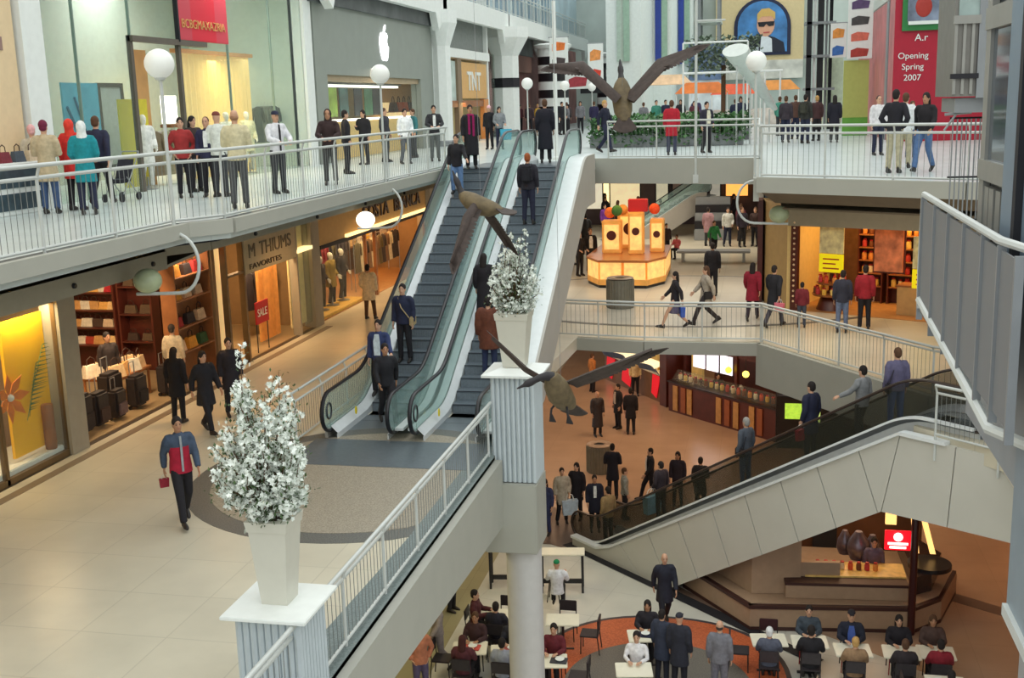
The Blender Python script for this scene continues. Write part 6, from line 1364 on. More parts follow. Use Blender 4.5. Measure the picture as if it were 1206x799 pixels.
m = MB(); m.slab([bl(0, 1.9, 0), bl(4.9, 1.9, 0), bl(4.9, 1.9, 3.2), bl(0, 1.9, 3.2)], (n1.x, n1.y, 0), .1); m.build('back_wall', mat('booth_back', (230, 190, 110), .6, var=.35, scale=2, emis=.15), b1)
for i in range(9): item('jar', tuple(bl(.5 + i * .5, .4, 1.2)), 0, rn.choice(SP), 'bowls and packets along the counter of the wavy booth', 'goods on the wavy booth counter', cat='goods', sc=1.3)
MB().slab([bl(5.0, -.2, 0), bl(5.5, -.2, 0), bl(5.5, -.2, 2.6), bl(5.0, -.2, 2.6)], (n1.x, n1.y, 0), 1.2).build('end_pier', DWOOD, b1)
# dark wooden stand with menu boards
b2 = thing('food_booth', 'long dark red wooden food stand with white menu boards and striped front', 'booth', (-1.5, 42.5, 0))
C0, C1 = Vector((-3.4, 44.2)), Vector((-.2, 41.15)); d2 = (C1 - C0).normalized(); n2 = Vector((-d2.y, d2.x))
def cl2(u, v, z): return Vector((C0.x, C0.y, 0)) + Vector((d2.x, d2.y, 0)) * u + Vector((n2.x, n2.y, 0)) * v + Vector((0, 0, z))
counter_run(C0, C0 + d2 * 6.2, 1.0, 1.2, DWOOD, 'counter_front', b2, top=mat('stand_top', (40, 28, 26), .3))
for i, u in enumerate((.3, .75, 1.1, 2.7, 3.15, 3.6, 4.4, 4.8)): MB().slab([cl2(u, -.02, .1), cl2(u + .26, -.02, .1), cl2(u + .26, -.02, 1.1), cl2(u, -.02, 1.1)], (-n2.x, -n2.y, 0), .03).build('front_stripe', mat('stripe_tan', (186, 140, 84), .5, var=.15) if i % 3 != 1 else mat('stripe_rust', (150, 84, 50), .5, var=.1), b2)
MB().slab([cl2(-.1, 2.6, 0), cl2(7.5, 2.6, 0), cl2(7.5, 2.6, 4.0), cl2(-.1, 2.6, 4.0)], (n2.x, n2.y, 0), .1).build('back_wall', mat('stand_back', (90, 46, 32), .6, var=.3, scale=2), b2)
for k, u in enumerate((.45, 1.2, 1.95)): MB().slab([cl2(u, .9, 1.75), cl2(u + .62, .9, 1.75), cl2(u + .62, .9, 2.5), cl2(u, .9, 2.5)], (n2.x, n2.y, 0), .05).build('menu_board', mat('menu_white', (244, 240, 252), .5, var=.06, emis=.8), b2)
MB().slab([cl2(-.1, .85, 2.5), cl2(6.5, .85, 2.5), cl2(6.5, .85, 2.75), cl2(-.1, .85, 2.75)], (n2.x, n2.y, 0), .2).build('upper_beam', DWOOD, b2)
for u in (0, 2.8, 5.2): MB().slab([cl2(u, .8, 0), cl2(u + .14, .8, 0), cl2(u + .14, .8, 2.6), cl2(u, .8, 2.6)], (n2.x, n2.y, 0), .14).build('post', DWOOD, b2)
MB().slab([cl2(0, .2, 1.25), cl2(6, .2, 1.25), cl2(6, .5, 1.6), cl2(0, .5, 1.6)], (0, 0, 1), .02).build('sneeze_glass', GL, b2)
for i in range(20): item('jar', tuple(cl2(.2 + i * .29, .45, 1.25)), 0, rn.choice(SP + [(250, 240, 210), (60, 40, 30)]), 'food jars and trays along the dark wooden stand', 'food on the dark wooden stand', cat='goods', sc=1.3)
for u, c in ((2.7, (255, 220, 60)), (3.6, (255, 214, 90)), (4.6, (255, 250, 230))):
    t = thing('pendant_lamp', 'small glowing pendant lamps over the dark wooden stand', 'lamp', tuple(cl2(u, .6, 2.0)), 0, 'pendant lamps over the dark stand'); p = cl2(u, .6, 2.05); MB().sph(tuple(p), .13).build('bulb', mat('bulb_%d' % u, c, .4, var=0, emis=2.0), t, True); MB().tube([tuple(p + Vector((0, 0, .1))), tuple(p + Vector((0, 0, .6)))], .01, 5).build('cord', DARK, t)
# further right wall of dark stands with a green lit screen
b3 = thing('food_booth', 'dark stand with a green lit screen behind the escalator riders', 'booth', (2.2, 40, 0))
MB().box(.9, 5.4, 41.2, 41.3, 0, 4.2).build('back_wall', mat('dark_maroon', (70, 34, 32), .6, var=.3, scale=2), b3); MB().bev(.7, 2.9, 39.6, 40.4, 0, 1.9, .03).build('cabinet', BLACK, b3)
MB().box(1.0, 1.75, 39.55, 39.6, 1.1, 1.65).build('green_screen', mat('screen_green', (150, 190, 60), .4, var=.5, scale=6, emis=.8), b3); MB().box(2.0, 2.2, 39.55, 39.6, 1.0, 1.6).build('small_lights', mat('lights_green', (180, 210, 120), .4, var=.6, scale=10, emis=.6), b3)
MB().box(3.2, 4.4, 40.9, 41.1, 1.2, 2.6).build('orange_panel', mat('panel_orange', (190, 96, 30), .5, var=.15, emis=.12), b3); MB().box(2.6, 5.0, 40.6, 41.0, 2.9, 3.1).build('red_sign', mat('dim_red', (160, 60, 60), .5, var=.3, scale=5, emis=.2), b3)
t = thing('pendant_lamp', 'bright white oval lamp right of the dark wooden stand', 'lamp', (.95, 40.4, 2.6)); MB().sph((.95, 40.4, 2.6), (.17, .17, .24)).build('bulb', mat('lamp_white', (255, 250, 235), .4, var=0, emis=2.5), t, True); MB().tube([(.95, 40.4, 2.8), (.95, 40.4, 3.4)], .01, 5).build('cord', DARK, t)
for x, y in ((-7.5, 45), (-4, 40), (0, 36), (-7, 36), (3, 33), (-2, 47)): area((x, y, ZB - .5), 1.8, 78, (255, 212, 170))
area((-6.5, 26, ZB - .5), 1.2, 30, (255, 240, 190)); area((-7.4, 20, ZB - .5), 1.2, 45, (255, 240, 190))
# brown booth at lower right with stepped counter
b4 = thing('food_booth', 'beige booth with dark trim, dark red post and lit red sign, lower right', 'booth', (2, 27, 0))
BW = mat('booth_beige', (172, 144, 118), .55, var=.05); BL_ = mat('booth_line', (64, 36, 32), .5, var=.05)
P4 = [(-1.75, 27.35), (-.06, 25.15), (3.62, 25.55), (4.3, 26.2), (4.9, 27.9), (4.2, 30.0), (2.0, 31.0), (-1.0, 30.4)]
def wallring(P, z0, z1, m_, nm, closed_=False, t=.12, rng=None):
    idx = rng or range(len(P) - 1)
    for i in idx:
        a, b = Vector(P[i]), Vector(P[(i + 1) % len(P)]); d = (b - a).normalized(); n = Vector((-d.y, d.x)); MB().prism([tuple(a), tuple(b), tuple(b + n * t), tuple(a + n * t)], z0, z1).build(nm, m_, b4)
wallring(P4, .1, .56, BW, 'lower_wall', rng=range(4), t=.5); wallring(P4, 0, .1, BL_, 'kick_strip', rng=range(4), t=.5); wallring([(x - .02, y - .03) for x, y in P4], .55, .63, BL_, 'dark_trim', rng=range(4), t=.56)
MB().prism([(-1.7, 27.45), (-.04, 25.25), (3.6, 25.65), (4.25, 26.3), (4.8, 27.9), (4.2, 28.9), (-1.2, 28.9)], .58, .65).build('ledge_top', BW, b4)
MB().prism([(-1.5, 27.7), (-.03, 25.75), (1.1, 25.95), (1.1, 26.9), (-.9, 28.1)], .66, 2.2).build('left_block', BW, b4)
wallring([(.75, 25.62), (3.5, 25.85)], .66, .98, BW, 'upper_step', t=.5); wallring([(.73, 25.6), (3.52, 25.82)], .98, 1.05, BL_, 'step_trim', t=.55); wallring([(.85, 26.0), (2.0, 26.1)], 1.05, 1.4, BW, 'box_screen', t=.12)
MB().prism([(1.2, 26.0), (3.5, 26.2), (3.5, 27.0), (1.2, 26.9)], 1.05, 1.09).build('lit_top', mat('worktop_lit', (236, 200, 120), .3, var=.2), b4)
MB().prism(disc(.5, 4.1, 26.9), 1.1, 1.2).build('round_tray', BLACK, b4); MB().box(1.1, 4.2, 29.0, 29.1, 0, 2.3).build('back_wall', mat('booth_dark_back', (92, 58, 34), .6, var=.25, scale=1.5), b4); MB().box(1.5, 2.1, 28.9, 29.0, .2, 2.2).build('dark_door', DARK, b4)
for k, (x, y, z, r_) in enumerate(((2.5, 27.3, 1.5, .28), (2.85, 27.5, 1.35, .22), (2.2, 27.6, 1.4, .2))): m = MB(); m.lathe(x, y, [(r_ * .7, 1.05), (r_, z - .2), (r_ * .9, z), (r_ * .3, z + .25)], 16); m.build('machine', mat('machine_steel', (110, 100, 110), .3, metal=.5, var=.3, scale=6), b4, True)
po4 = MB(); po4.tube([(3.55, 25.5, 0), (3.55, 25.5, 4.6)], .085, 12); po4.build('post', mat('post_maroon', (60, 16, 18), .35, var=.05), b4, True)
rs4 = MB(); rs4.bev(2.93, 3.5, 25.75, 25.8, 1.93, 2.4, .01); rs4.build('lit_sign', mat('sign_red_lit', (225, 12, 30), .4, var=.03, emis=.9), b4); q = MB(); q.prism(disc(.1, 0, 0), 0, .02); q.xf(Matrix.Translation(Vector((3.22, 25.73, 2.26))) @ Matrix.Rotation(R(90), 4, 'X')); q.build('sign_emblem', LITW, b4)
for z, w_ in ((2.07, .22), (1.98, .18)): MB().box(3.22 - w_, 3.22 + w_, 25.72, 25.74, z, z + .05).build('sign_lettering', LITW, b4)
MB().box(3.1, 3.35, 27.2, 27.3, 2.0, 2.9).build('lit_column', mat('amber_lit', (255, 200, 120), .5, var=.2, emis=1.0), b4); MB().slab([(3.78, 27.2, 1.3), (3.9, 27.2, 1.3), (3.78, 27.2, 2.4), (3.66, 27.2, 2.4)], (0, 1, 0), .08).build('lit_leg', MATS['amber_lit'], b4); MB().slab([(4.15, 27.2, 1.3), (4.28, 27.2, 1.3), (3.98, 27.2, 2.4), (3.85, 27.2, 2.4)], (0, 1, 0), .08).build('lit_leg', MATS['amber_lit'], b4)
MB().prism([(3.7, 26.2), (4.1, 26.5), (4.5, 27.8), (4.0, 28.8), (3.6, 28.8)], .66, 1.1).build('pastry_case', mat('case_dark', (60, 46, 44), .2, var=.3, scale=4), b4)
for i in range(8): item('jar', (1.5 + i * .19, 26.5, 1.09), 0, rn.choice(SP), 'small food items on the lit counter of the beige booth', 'food on the beige booth', cat='goods')
area((2.2, 27.6, 3.6), 1.2, 22, (255, 206, 140)); area((5.6, 29.5, 4.9), 1.2, 22, (255, 205, 160))
struct('wall_court_right', MB().prism([(6.2, 22), (6.5, 22), (7.4, 34), (7.1, 34)], 0, ZB - .4), mat('court_right', (190, 140, 100), .7, var=.05))

# ------------------------------------------------------------ tables and chairs
TT = mat('table_top', (232, 228, 208), .4, var=.03); TE = mat('table_leg', (36, 34, 38), .4, var=.05)
def table_proto(hi=False, w=.75, d=.6):
    t = thing('cafe_table', 'x', 'table', (0, 0, 0)); H = 1.05 if hi else .74
    MB().bev(-w/2, w/2, -d/2, d/2, H - .035, H, .012).build('table_top', TT, t, local=True); 
    if hi:
        for a in (-1, 1):
            for b in (-1, 1): m = MB(); m.bev(a * (w/2 - .06) - .03, a * (w/2 - .06) + .03, b * (d/2 - .05) - .025, b * (d/2 - .05) + .025, 0, H - .035, .006); m.build('leg', TE, t, local=True)
        MB().box(-w/2 + .08, w/2 - .08, -.02, .02, .18, .3).build('foot_rail', TE, t, local=True); return t
    m = MB(); m.tube([(0, 0, .03), (0, 0, H - .04)], .035, 10); m.build('column', TE, t, True, local=True)
    m = MB(); m.box(-.25, .25, -.03, .03, 0, .04); m.box(-.03, .03, -.22, .22, 0, .04); m.build('foot', TE, t, local=True); return t
def chair_proto():
    t = thing('cafe_chair', 'x', 'chair', (0, 0, 0))
    m = MB(); m.bev(-.21, .21, -.21, .21, .43, .465, .012); m.build('seat', col((44, 38, 42), .5), t, local=True)
    m = MB(); m.bev(-.2, .2, .19, .225, .6, .86, .014); m.build('backrest', col((44, 38, 42), .5), t, local=True)
    for s in (-1, 1):
        m = MB(); m.tube([(s*.19, -.19, 0), (s*.18, -.18, .43)], .013, 6); m.build('leg', TE, t, True, local=True)
        m = MB(); m.tube([(s*.2, .24, 0), (s*.19, .19, .45), (s*.19, .22, .84)], .013, 6); m.build('leg', TE, t, True, local=True)
    return t
T0 = table_proto(); T1 = table_proto(True, 1.15, .5); CH0 = chair_proto(); used = {}
def put(proto, x, y, rz, label, group, z=0):
    if proto.name in used: o = dup(proto)
    else: o = proto; used[proto.name] = 1
    o.location = (x, y, z); o.rotation_euler = (0, 0, R(rz)); o['label'] = label; o['group'] = group; return o
CG = 'dark metal cafe chairs in the food court'; TG = 'white topped cafe tables in the food court'
TABLES = [(-2.29, 23.05, 12, 'white table with a dark tray in the orange floor ring, nearest the standing walker'), (-2.37, 21.5, 10, 'white table at the bottom edge inside the grey floor disc'),
 (-5.62, 23.6, 8, 'white table left of the round column, back row'), (-4.2, 23.55, 8, 'white table just right of the round column'), (-5.1, 21.9, 14, 'white table loaded with trays left of the column at bottom'),
 (-5.95, 21.9, 10, 'white table with red trays farthest left in the food court'), (-4.15, 21.6, 10, 'white table right of the column at the bottom edge'), (2.07, 23.05, 5, 'white table with a small black object, seen below the beige booth'),
 (3.05, 23.1, 0, 'white table right of it against the dark red post'), (1.2, 23.3, 5, 'white table with papers left of the bare one'), (.35, 23.25, 8, 'white table at left end of the lower right seating'), (3.75, 23.2, 0, 'white table behind the person in dark red'), (3.75, 21.9, 0, 'round edged white table with plates at the bottom right')]
for x, y, r_, l in TABLES: put(T0, x, y, r_, l, TG)
put(T1, -6.1, 26.8, 8, 'tall narrow table left of the column with yellowish top', 'tall tables by the column'); put(T1, -4.75, 26.75, 8, 'tall narrow white table where the person in the green cap sits', 'tall tables by the column')
for (x, y, c, l) in ((-2.3, 23.05, (36, 40, 70), 'dark blue tray with papers on the table in the orange ring'), (-5.05, 21.95, (190, 90, 90), 'reddish tray on the loaded table left of the column'), (-5.9, 21.9, (200, 80, 70), 'red tray on the farthest left table'), (-3.95, 21.6, (60, 60, 66), 'small dark tray on the table right of the column'), (3.6, 21.9, (230, 230, 230), 'white tray with plate on the bottom right table')):
    t = thing('food_tray', l, 'tray', (x, y, .74)); m = MB(); m.bev(x - .18, x + .18, y - .13, y + .13, .74, .765, .01); m.build('tray_body', col(c, .5), t); m = MB(); m.lathe(x + .02, y, [(.06, .765), (.09, .79), (.1, .8)], 14); m.build('plate', WHITE, t, True)
CH = [
 (0, 180, 'chair of the dark haired woman at the orange ring table'), (1, 180, 'chair of the white shirted person at the grey disc table'), (2, 270, 'chair at the aisle side of the back row table'), (2, 0, 'chair at the near side of the back row table'), (2, 180, 'empty chair behind the back row table left of the column'),
 (4, 180, 'chair between the two left tables'), (4, 0, 'chair at the bottom edge left of the column'), (5, 180, 'chair of the person in maroon at the far left'), (5, 0, 'chair of the red haired person at the far left'), (5, 270, 'empty chair at the aisle end of the farthest left table'),
 (3, 90, 'empty chair right of the round column'), (3, 180, 'empty chair behind the table right of the column'), (6, 180, 'chair just behind the bottom table right of the column'), (6, 90, 'empty chair by the edge of the orange ring'),
 (10, 180, 'red backed chair at left below the beige booth'), (9, 180, 'second red backed chair below the beige booth'), (7, 180, 'third red backed chair below the beige booth'), (8, 180, 'red backed chair nearest the dark red post'), (10, 0, 'chair of the white haired person below the papers table'), (10, 270, 'dark empty chair beside the orange ring, right side'),
 (9, 0, 'chair of the person in black at the lower right'), (7, 0, 'chair of the fair haired person at the bottom'), (8, 0, 'chair in front of the post table'), (11, 0, 'chair of the person in dark red'), (11, 180, 'chair of the person with raised arms beyond the post'), (12, 0, 'chair at the bottom right edge'), (12, 270, 'empty chair left of the bottom right table')]
for ti, a, l in CH:
    tx, ty = TABLES[ti][0], TABLES[ti][1]; dd = .56 if a % 180 == 0 else .62
    o = put(CH0, tx + dd * math.sin(R(a)), ty - dd * math.cos(R(a)), a + 180, l, CG)
    if 'red backed' in l: setmat(o.children[1], col((150, 30, 40), .6)); setmat(o.children[0], col((60, 24, 30), .6))
for x, y in ((-6.1, 26.1), (-5.4, 26.0)):
    pass
bs = thing('bar_stool', 'tall stool of the person in the green cap', 'stool', (-4.85, 26.1, 0)); MB().lathe(-4.85, 26.1, [(.17, .68), (.18, .71), (.16, .73)], 18).build('seat', TE, bs, True)
for a in range(4): q = MB(); q.tube([(-4.85 + .12 * math.cos(a * 1.57 + .8), 26.1 + .12 * math.sin(a * 1.57 + .8), .68), (-4.85 + .22 * math.cos(a * 1.57 + .8), 26.1 + .22 * math.sin(a * 1.57 + .8), 0)], .014, 6); q.build('leg', TE, bs, True)
# ------------------------------------------------------------ people: x, y, z, heading, scale, pose, garments, colours, label
PEOPLE = [
 (-12.74,18.79,10.45,3.476,0.96,'fold','coat',(190,172,140),'jeans',(62,84,122),'beanie',(110,30,60),'person in a tan parka and wine knitted hat seen from behind','l',None,None,'shoppers on the upper left walkway',None),
 (-13.62,19.7,10.45,3.572,0.914,'stand','jacket',(190,180,160),'trousers',(56,58,62),'beanie',(226,170,170),'person in a pink knitted hat half hidden behind the tan parka','l',None,None,'shoppers on the upper left walkway',None),
 (-11.83,18.56,10.45,3.622,0.949,'carry','coat',(20,132,142),'jeans',(34,38,62),'scarf',(226,228,226),'person in a turquoise coat and white headscarf seen from behind','l',None,None,'shoppers on the upper left walkway',None),
 (-12.62,19.43,10.45,3.194,0.971,'stand','coat',(206,44,40),'trousers',(28,26,32),'scarf',(220,60,44),'person in a bright red coat and headscarf left of the turquoise coat','l',None,None,'shoppers on the upper left walkway',None),
 (-12.62,20.3,10.45,3.349,0.994,'walk','jacket',(34,38,62),'trousers',(28,26,32),'short',(86,58,38),'person in a dark navy jacket right of the turquoise coat','l',None,None,'shoppers on the upper left walkway',None),
 (-11.82,22.15,10.45,0.577,0.949,'pocket','jacket',(156,44,44),'trousers',(28,26,32),'short',(30,22,20),'person in a brick red jumper and black trousers facing the railing','l',None,None,'shoppers on the upper left walkway',None),
 (-11.31,22.29,10.45,0.208,0.949,'stand','jacket',(40,40,70),'trousers',(28,26,32),'bun',(86,58,38),'person in a navy cardigan beside the red jumper','l','shirtfront',(226,228,226),'shoppers on the upper left walkway',None),
 (-12.4,23.8,10.45,1.178,0.96,'stand','hoodie',(50,38,34),'trousers',(28,26,32),'long',(30,22,20),'person with long dark hair between the red jumper and the navy cardigan','l',None,None,'shoppers on the upper left walkway',None),
 (-9.29,19.43,10.45,3.5,1.017,'fold','jacket',(206,196,160),'trousers',(78,80,82),'bald',(160,120,90),'bald person in a cream jacket and grey trousers seen from behind','l',None,None,'shoppers on the upper left walkway',None),
 (-11.04,22.25,10.45,3.079,1.006,'stand','jacket',(220,224,216),'trousers',(56,58,62),'cap',(120,60,50),'person in a white top and reddish cap left of the cream jacket','l',None,None,'shoppers on the upper left walkway',None),
 (-10.05,22.98,10.45,0.936,0.994,'lean','jacket',(220,220,224),'trousers',(56,58,62),'cap',(34,38,62),'person in a white and black jacket and dark cap leaning on the railing','l','zip',(28,26,32),'shoppers on the upper left walkway',None),
 (-9.79,25.36,10.45,0.281,0.994,'lean','hoodie',(52,34,34),'trousers',(66,66,66),'hood',(50,32,32),'person in a dark brown hooded top leaning on the railing before the grey shop','m',None,None,'shoppers on the upper left walkway',None),
 (-10.93,29.59,10.45,2.099,0.971,'stand','jacket',(28,26,32),'trousers',(28,26,32),'short',(30,22,20),'dark clothed person at the left of the grey stone shop window','l',None,None,'shoppers on the upper left walkway',None),
 (-11.86,35.72,10.45,1.368,0.983,'stand','jacket',(54,54,62),'trousers',(56,58,62),'short',(86,58,38),'person in a charcoal jacket under the white mark of the grey shop','l',None,None,'shoppers on the upper left walkway',None),
 (-12.11,34.36,10.45,-0.185,0.96,'phone','jacket',(28,26,32),'trousers',(28,26,32),'long',(30,22,20),'person in black behind the second globe lamp pole','l',None,None,'shoppers on the upper left walkway',None),
 (-10.76,34.41,10.45,0.652,0.96,'easy','jacket',(232,234,236),'jeans',(88,92,98),'short',(30,22,20),'person in a white jacket and grey jeans near the timber shop','l',None,None,'shoppers on the upper left walkway',None),
 (-11.7,38.32,10.45,-0.751,0.949,'stand','jacket',(60,120,124),'trousers',(56,58,62),'short',(86,58,38),'person in teal close behind the white jacket','l',None,None,'shoppers on the upper left walkway',None),
 (-10.18,35.66,10.45,0.365,1.006,'lean','jacket',(44,44,48),'trousers',(84,88,88),'short',(30,22,20),'person in a dark suit jacket leaning on the railing at the timber shop','l','shirtfront',(226,228,226),'shoppers on the upper left walkway',None),
 (-7.81,30.99,10.45,0.421,0.994,'stand','longcoat',(28,26,32),'trousers',(28,26,32),'short',(30,22,20),'person in a black coat with a magenta scarf at the head of the left escalator','m','scarf',(150,24,90),'people by the upper bridge',None),
 (-10.4,44.3,10.45,-0.118,0.96,'stand','jacket',(28,26,32),'trousers',(28,26,32),'beanie',(240,190,196),'person in a pale pink hat behind the magenta scarf','l',None,None,'people by the upper bridge',None),
 (-9.94,44.09,10.45,0.484,0.937,'carry','jacket',(130,134,138),'jeans',(34,38,62),'long',(30,22,20),'person in grey carrying a turquoise bag near the escalator head','l',None,None,'people by the upper bridge',((70,170,200),'turquoise shopping bag held by the person in grey at the escalator head',1.3)),
 (-6.16,33.4,10.45,3.324,1.051,'stand','longcoat',(24,24,36),'trousers',(28,26,32),'short',(86,58,38),'person in a long black coat seen from behind at the head of the right escalator','l',None,None,'people by the upper bridge',None),
 (-13.88,65.7,10.45,0.557,0.983,'stand','jacket',(28,26,32),'trousers',(28,26,32),'short',(30,22,20),'far person in black left of the striped column','l',None,None,'distant people past the upper bridge',None),
 (-12.88,64.97,10.45,3.163,0.983,'stand','jacket',(60,44,50),'trousers',(28,26,32),'short',(86,58,38),'far person in dark maroon right under the striped column','l',None,None,'distant people past the upper bridge',None),
 (-11.13,63.69,10.45,0.522,0.983,'stand','jacket',(34,38,62),'trousers',(28,26,32),'short',(30,22,20),'far person in navy behind the white pole','l',None,None,'distant people past the upper bridge',None),
 (-10.42,63.17,10.45,3.131,0.983,'stand','jacket',(70,60,60),'trousers',(28,26,32),'short',(86,58,38),'far person with brown top behind the bridge railing','l',None,None,'distant people past the upper bridge',None),
 (-8.73,61.94,10.45,3.107,0.983,'stand','jacket',(40,36,70),'trousers',(28,26,32),'short',(86,58,38),'far person in indigo near the goose tail','l',None,None,'distant people past the upper bridge',None),
 (-5.17,39.3,10.45,1.178,1.006,'walk','jacket',(26,28,48),'jeans',(34,38,62),'short',(190,150,90),'fair haired person in a dark jacket on the bridge below the topmost goose','l',None,None,'people by the upper bridge',None),
 (-2.71,36.59,10.45,3.128,0.971,'stand','coat',(176,26,44),'trousers',(60,64,84),'short',(86,58,38),'person in a red coat at the railing of the upper bridge','l',None,None,'people by the upper bridge',None),
 (-4.93,56.58,10.45,0.436,0.971,'stand','jacket',(60,130,110),'trousers',(56,58,62),'short',(30,22,20),'small person in green beyond the bridge left of the red coat','l',None,None,'people by the upper bridge',None),
 (-4.67,58.97,10.45,0.428,0.971,'stand','jacket',(34,38,62),'trousers',(28,26,32),'short',(30,22,20),'small person in navy beyond the bridge above the red coat','l',None,None,'people by the upper bridge',None),
 (-1.68,37.85,10.45,0.568,0.926,'easy','jacket',(44,42,56),'trousers',(28,26,32),'short',(30,22,20),'person in dark clothes bending by the hedge near the white pole','l','openfront',(220,214,190),'people by the upper bridge',None),
 (-10.48,61.95,10.45,0.866,1.003,'easy','jacket',(28,26,32),'trousers',(28,26,32),'short',(30,22,20),'distant shoppers standing about among the stalls beyond the hedge troughs','l',None,None,'distant shoppers among the stalls',None),
 (-0.92,57.79,10.45,0.016,0.98,'easy','jacket',(34,38,62),'trousers',(28,26,32),'long',(86,58,38),'distant shoppers standing about among the stalls beyond the hedge troughs','l',None,None,'distant shoppers among the stalls',None),
 (-0.99,61.68,10.45,0.714,1.005,'easy','jacket',(226,228,226),'trousers',(28,26,32),'long',(30,22,20),'distant shoppers standing about among the stalls beyond the hedge troughs','l',None,None,'distant shoppers among the stalls',None),
 (-14.97,72.5,10.45,0.902,0.939,'stand','jacket',(90,40,50),'trousers',(28,26,32),'long',(30,22,20),'distant shoppers standing about among the stalls beyond the hedge troughs','l',None,None,'distant shoppers among the stalls',None),
 (-12.42,70.78,10.45,0.872,1.025,'walk','jacket',(90,40,50),'trousers',(28,26,32),'short',(86,58,38),'distant shoppers standing about among the stalls beyond the hedge troughs','l',None,None,'distant shoppers among the stalls',None),
 (-0.6,62.38,10.45,-1.387,0.949,'easy','jacket',(28,26,32),'trousers',(28,26,32),'long',(30,22,20),'distant shoppers standing about among the stalls beyond the hedge troughs','l',None,None,'distant shoppers among the stalls',None),
 (-1.17,56.58,10.45,3.162,0.935,'easy','jacket',(34,38,62),'trousers',(28,26,32),'short',(86,58,38),'distant shoppers standing about among the stalls beyond the hedge troughs','l',None,None,'distant shoppers among the stalls',None),
 (-5.74,58.53,10.45,3.239,0.916,'walk','jacket',(120,120,124),'trousers',(28,26,32),'short',(86,58,38),'distant shoppers standing about among the stalls beyond the hedge troughs','l',None,None,'distant shoppers among the stalls',None),
 (-15.85,74.41,10.45,3.351,0.942,'walk','jacket',(226,228,226),'trousers',(28,26,32),'long',(190,150,90),'distant shoppers standing about among the stalls beyond the hedge troughs','l',None,None,'distant shoppers among the stalls',None),
 (-3.11,56.53,10.45,0.055,0.918,'stand','jacket',(90,40,50),'trousers',(28,26,32),'long',(30,22,20),'distant shoppers standing about among the stalls beyond the hedge troughs','l',None,None,'distant shoppers among the stalls',None),
 (-13.32,69.88,10.45,0.886,0.95,'stand','jacket',(190,150,60),'trousers',(28,26,32),'short',(190,150,90),'distant shoppers standing about among the stalls beyond the hedge troughs','l',None,None,'distant shoppers among the stalls',None),
 (-10.36,63.07,10.45,-1.233,0.924,'easy','jacket',(120,120,124),'trousers',(28,26,32),'short',(30,22,20),'distant shoppers standing about among the stalls beyond the hedge troughs','l',None,None,'distant shoppers among the stalls',None),
 (-4.06,61.05,10.45,0.066,0.962,'easy','jacket',(28,26,32),'trousers',(28,26,32),'long',(86,58,38),'distant shoppers standing about among the stalls beyond the hedge troughs','l',None,None,'distant shoppers among the stalls',None),
 (-9.72,63.53,10.45,0.152,1.004,'stand','jacket',(120,120,124),'trousers',(28,26,32),'long',(30,22,20),'distant shoppers standing about among the stalls beyond the hedge troughs','l',None,None,'distant shoppers among the stalls',None),
 (-14.69,69.26,10.45,0.907,1.028,'easy','jacket',(120,120,124),'trousers',(28,26,32),'long',(190,150,90),'distant shoppers standing about among the stalls beyond the hedge troughs','l',None,None,'distant shoppers among the stalls',None),
 (-3.22,60.25,10.45,0.053,1.017,'walk','jacket',(70,60,90),'trousers',(28,26,32),'short',(190,150,90),'distant shoppers standing about among the stalls beyond the hedge troughs','l',None,None,'distant shoppers among the stalls',None),
 (0.95,44.83,10.45,2.946,0.983,'stand','jacket',(60,52,60),'jeans',(34,38,62),'short',(86,58,38),'person in plum grey at the left of the small upper right group','l',None,None,'shoppers on the upper right walkway',None),
 (0.85,52.59,10.45,2.602,0.971,'stand','jacket',(70,140,120),'trousers',(56,58,62),'short',(86,58,38),'person in green half hidden at the left of the small upper right group','l',None,None,'shoppers on the upper right walkway',None),
 (1.39,48.1,10.45,3.287,0.994,'stand','jacket',(86,60,50),'jeans',(34,38,62),'short',(86,58,38),'person in brown in the middle of the small upper right group','l',None,None,'shoppers on the upper right walkway',None),
 (1.62,43.66,10.45,2.755,1.006,'stand','jacket',(48,48,44),'jeans',(34,38,62),'short',(30,22,20),'person in dark olive in the small upper right group','l','backpack',(60,60,50),'shoppers on the upper right walkway',None),
 (2.12,45.85,10.45,3.444,0.971,'stand','jacket',(70,44,44),'trousers',(28,26,32),'short',(190,150,90),'person in dark red brown at the right of the small upper right group','l',None,None,'shoppers on the upper right walkway',None),
 (2.66,43.88,10.45,3.046,0.971,'stand','coat',(24,22,36),'trousers',(28,26,32),'long',(30,22,20),'person with long black hair and coat left of the green panel','l',None,None,'shoppers on the upper right walkway',None),
 (3.28,34.25,10.45,0.254,0.949,'stand','jacket',(220,216,218),'trousers',(34,38,62),'bun',(30,22,20),'person in a white top bowing the head by the red side wall','l',None,None,'shoppers on the upper right walkway',None),
 (3.3,28.25,10.45,2.851,0.983,'stand','jacket',(226,228,230),'trousers',(176,168,140),'short',(86,58,38),'person in white standing behind the black top and khaki trousers','l',None,None,'shoppers on the upper right walkway',None),
 (2.89,26.51,10.45,2.771,1.029,'pocket','jacket',(28,26,34),'trousers',(176,168,140),'short',(30,22,20),'person in a black top and wide khaki trousers before the red hoarding','l',None,None,'shoppers on the upper right walkway',None),
 (3.98,32.6,10.45,0.228,0.857,'stand','jacket',(140,150,168),'jeans',(62,84,122),'short',(86,58,38),'small person in pale blue grey behind the pair at the red hoarding','l',None,None,'shoppers on the upper right walkway',None),
 (3.53,26.64,10.45,-0.481,0.983,'walk','jacket',(30,26,30),'jeans',(80,108,150),'long',(30,22,20),'person in a black top and blue jeans with long dark hair before the red hoarding','m',None,None,'shoppers on the upper right walkway',None),
